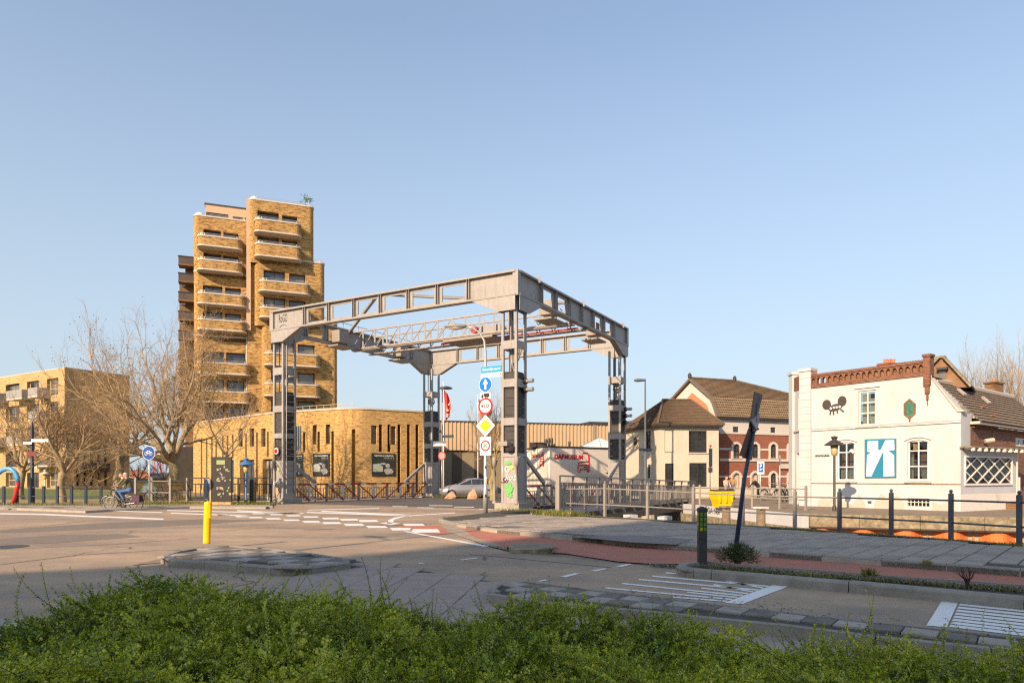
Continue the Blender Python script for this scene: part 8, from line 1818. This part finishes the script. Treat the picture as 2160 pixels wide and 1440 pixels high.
for j in range(NY):
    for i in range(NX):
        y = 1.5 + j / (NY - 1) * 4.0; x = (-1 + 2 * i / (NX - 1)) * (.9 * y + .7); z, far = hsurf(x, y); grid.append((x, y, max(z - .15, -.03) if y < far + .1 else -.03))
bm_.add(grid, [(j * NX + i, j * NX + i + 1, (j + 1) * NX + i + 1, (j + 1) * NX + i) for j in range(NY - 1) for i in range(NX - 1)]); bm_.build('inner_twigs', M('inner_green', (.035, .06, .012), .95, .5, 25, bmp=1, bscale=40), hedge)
sheet('planting_bed', [(-5.5, 1), (5.5, 1), (5.2, 4.6), (2.2, 5.0), (-1, 5.5), (-4.5, 5.4), (-5.5, 4)], .03, SOIL)
# bush round the crooked pole, tufts and weeds
g = G(1556, 1188, .1); bt = thing('small_cotoneaster_bush', 'small dark green cotoneaster bush at the foot of the crooked pole', 'bush', tuple(g)); pts = []; dirs = []; scs = []
for k in range(900):
    a, e = r.uniform(0, 2 * math.pi), r.uniform(.05, 1.5); rr = r.random() ** .5; d = Vector((math.cos(a) * math.cos(e), math.sin(a) * math.cos(e), math.sin(e))); pts.append((g.x + d.x * .38 * rr, g.y + d.y * .3 * rr, g.z + .03 + d.z * .3 * rr)); dirs.append(tuple(d * .5 + Vector((r.gauss(0, .8), r.gauss(0, .8), r.gauss(.1, .3))))); scs.append(r.uniform(.4, .85))
scatter('foliage', SPR, np.array(pts), np.array(dirs), np.array(scs), [leafmat('bush_leaf', (.02, .045, .01), (.06, .1, .015), (.14, .17, .03)), STEM], bt); m = MB()
for k in range(9): a = k * .7; m.tube([(g.x, g.y, g.z - .05), (g.x + .15 * math.cos(a), g.y + .12 * math.sin(a), g.z + .15), (g.x + .3 * math.cos(a), g.y + .25 * math.sin(a), g.z + .3)], [.012, .008, .004], 5)
m.build('stems', STEM, bt)
def tufts(name, areas, mat, seed, kind='stuff', h=.12, label=None):
    r_ = np.random.default_rng(seed); V, Fq = [], []
    for (x0, y0, x1, y1, n, hh, sp_) in areas:
        for k in range(n):
            t_ = r_.random(); z0 = .11; c = G(x0 + (x1 - x0) * t_, y0 + (y1 - y0) * t_, z0); x, y = c.x + r_.normal(0, sp_), c.y + r_.normal(0, sp_ * .8); a = r_.uniform(0, 6.28); l = hh * r_.uniform(.4, 1.2); dx, dy = r_.normal(0, .4, 2) * l; w_ = .004 + .03 * hh; i = len(V); ca, sa = math.cos(a) * w_, math.sin(a) * w_
            V += [(x - ca, y - sa, z0), (x + ca, y + sa, z0), (x + dx * .5 + ca * .6, y + dy * .5 + sa * .6, z0 + l * .6), (x + dx * .5 - ca * .6, y + dy * .5 - sa * .6, z0 + l * .6), (x + dx, y + dy, z0 + l)]; Fq += [(i, i + 1, i + 2, i + 3), (i + 3, i + 2, i + 4)]
    me = bpy.data.meshes.new(name); me.from_pydata(V, [], Fq); me.materials.append(mat); o = bpy.data.objects.new(name, me); COL.objects.link(o); return tag(o, label or 'ragged grass and weeds along the paving', 'grass', kind=kind)
GRB = leafmat('grass_blade', (.06, .09, .01), (.16, .18, .025), (.3, .27, .05), .3); DRY = leafmat('dry_leaves', (.05, .035, .02), (.12, .08, .04), (.2, .12, .06), .15)
tufts('grass_tufts', [(1150, 1085, 1210, 1089, 1500, .22, .3), (1060, 1075, 1140, 1078, 300, .12, .3), (-40, 1064, 225, 1066, 900, .16, .35), (300, 1063, 400, 1062, 900, .2, .4), (480, 1063, 580, 1064, 500, .2, .3), (2130, 1150, 2160, 1152, 130, .1, .1), (920, 1048, 1030, 1046, 500, .2, .5)], GRB, 2, label='green grass tufts at the railing foot and along the verges')
tufts('strip_weeds', [(1210, 1086, 1640, 1113, 500, .05, .08), (1640, 1114, 2160, 1152, 1300, .07, .07), (1500, 1198, 2160, 1246, 1500, .05, .1), (1830, 1212, 1838, 1214, 90, .13, .05), (1950, 1187, 1962, 1189, 70, .07, .04), (1205, 1131, 1215, 1133, 30, .06, .03)], GRB, 3, label='low weeds in the planter strip and along the canal edge')
def litter(areas, seed):
    r_ = np.random.default_rng(seed); V, Fq = [], []
    for (x0, y0, x1, y1, n, sp_, z0) in areas:
        for k in range(n):
            t_ = r_.random(); c = G(x0 + (x1 - x0) * t_, y0 + (y1 - y0) * t_, z0); x, y = c.x + r_.normal(0, sp_), c.y + r_.normal(0, sp_); i = len(V); s_ = r_.uniform(.01, .028); a = r_.uniform(0, 6.28); e = np.array([math.cos(a), math.sin(a)]) * s_; f = np.array([-e[1], e[0]]) * .7; z = z0 + r_.uniform(.004, .03)
            V += [(x - e[0], y - e[1], z), (x + f[0], y + f[1], z + r_.uniform(0, .012)), (x + e[0], y + e[1], z + r_.uniform(0, .012)), (x - f[0], y - f[1], z)]; Fq.append((i, i + 1, i + 2, i + 3))
    me = bpy.data.meshes.new('leaf_litter'); me.from_pydata(V, [], Fq); me.materials.append(DRY); o = bpy.data.objects.new('leaf_litter', me); COL.objects.link(o); tag(o, 'dry brown leaves lying in the planter strip and gutter', 'leaves', kind='stuff')
litter([(1480, 1194, 2160, 1245, 3800, .1, .1), (1375, 1192, 1425, 1196, 420, .1, .005), (1150, 1158, 1175, 1158, 120, .05, .09), (1036, 1152, 1070, 1158, 120, .07, .01), (1700, 1222, 2160, 1275, 300, .05, .005), (1280, 1245, 1900, 1312, 260, .12, .125)], 4)
# dead twigs standing in the strip
g = G(2040, 1241, .1); dt = thing('dead_shrub', 'small dead brown shrub standing in the planter strip at right', 'shrub', tuple(g)); m = MB()
for k in range(12): a = k * .6; m.tube([tuple(g), (g.x + .03 * math.cos(a), g.y + .03 * math.sin(a), g.z + .12), (g.x + .07 * math.cos(a) - (.05 if k < 5 else 0), g.y + .05 * math.sin(a), g.z + r.uniform(.15, .3)), (g.x + .09 * math.cos(a) - (.1 if k < 5 else 0), g.y + .06 * math.sin(a), g.z + r.uniform(.18, .34))], [.009, .007, .005, .002], 5)
m.build('stems', M('dead_stem', (.07, .035, .025), .9, .3, 8), dt)
for px, w_ in ((1625, 4), (1660, 5)): pass
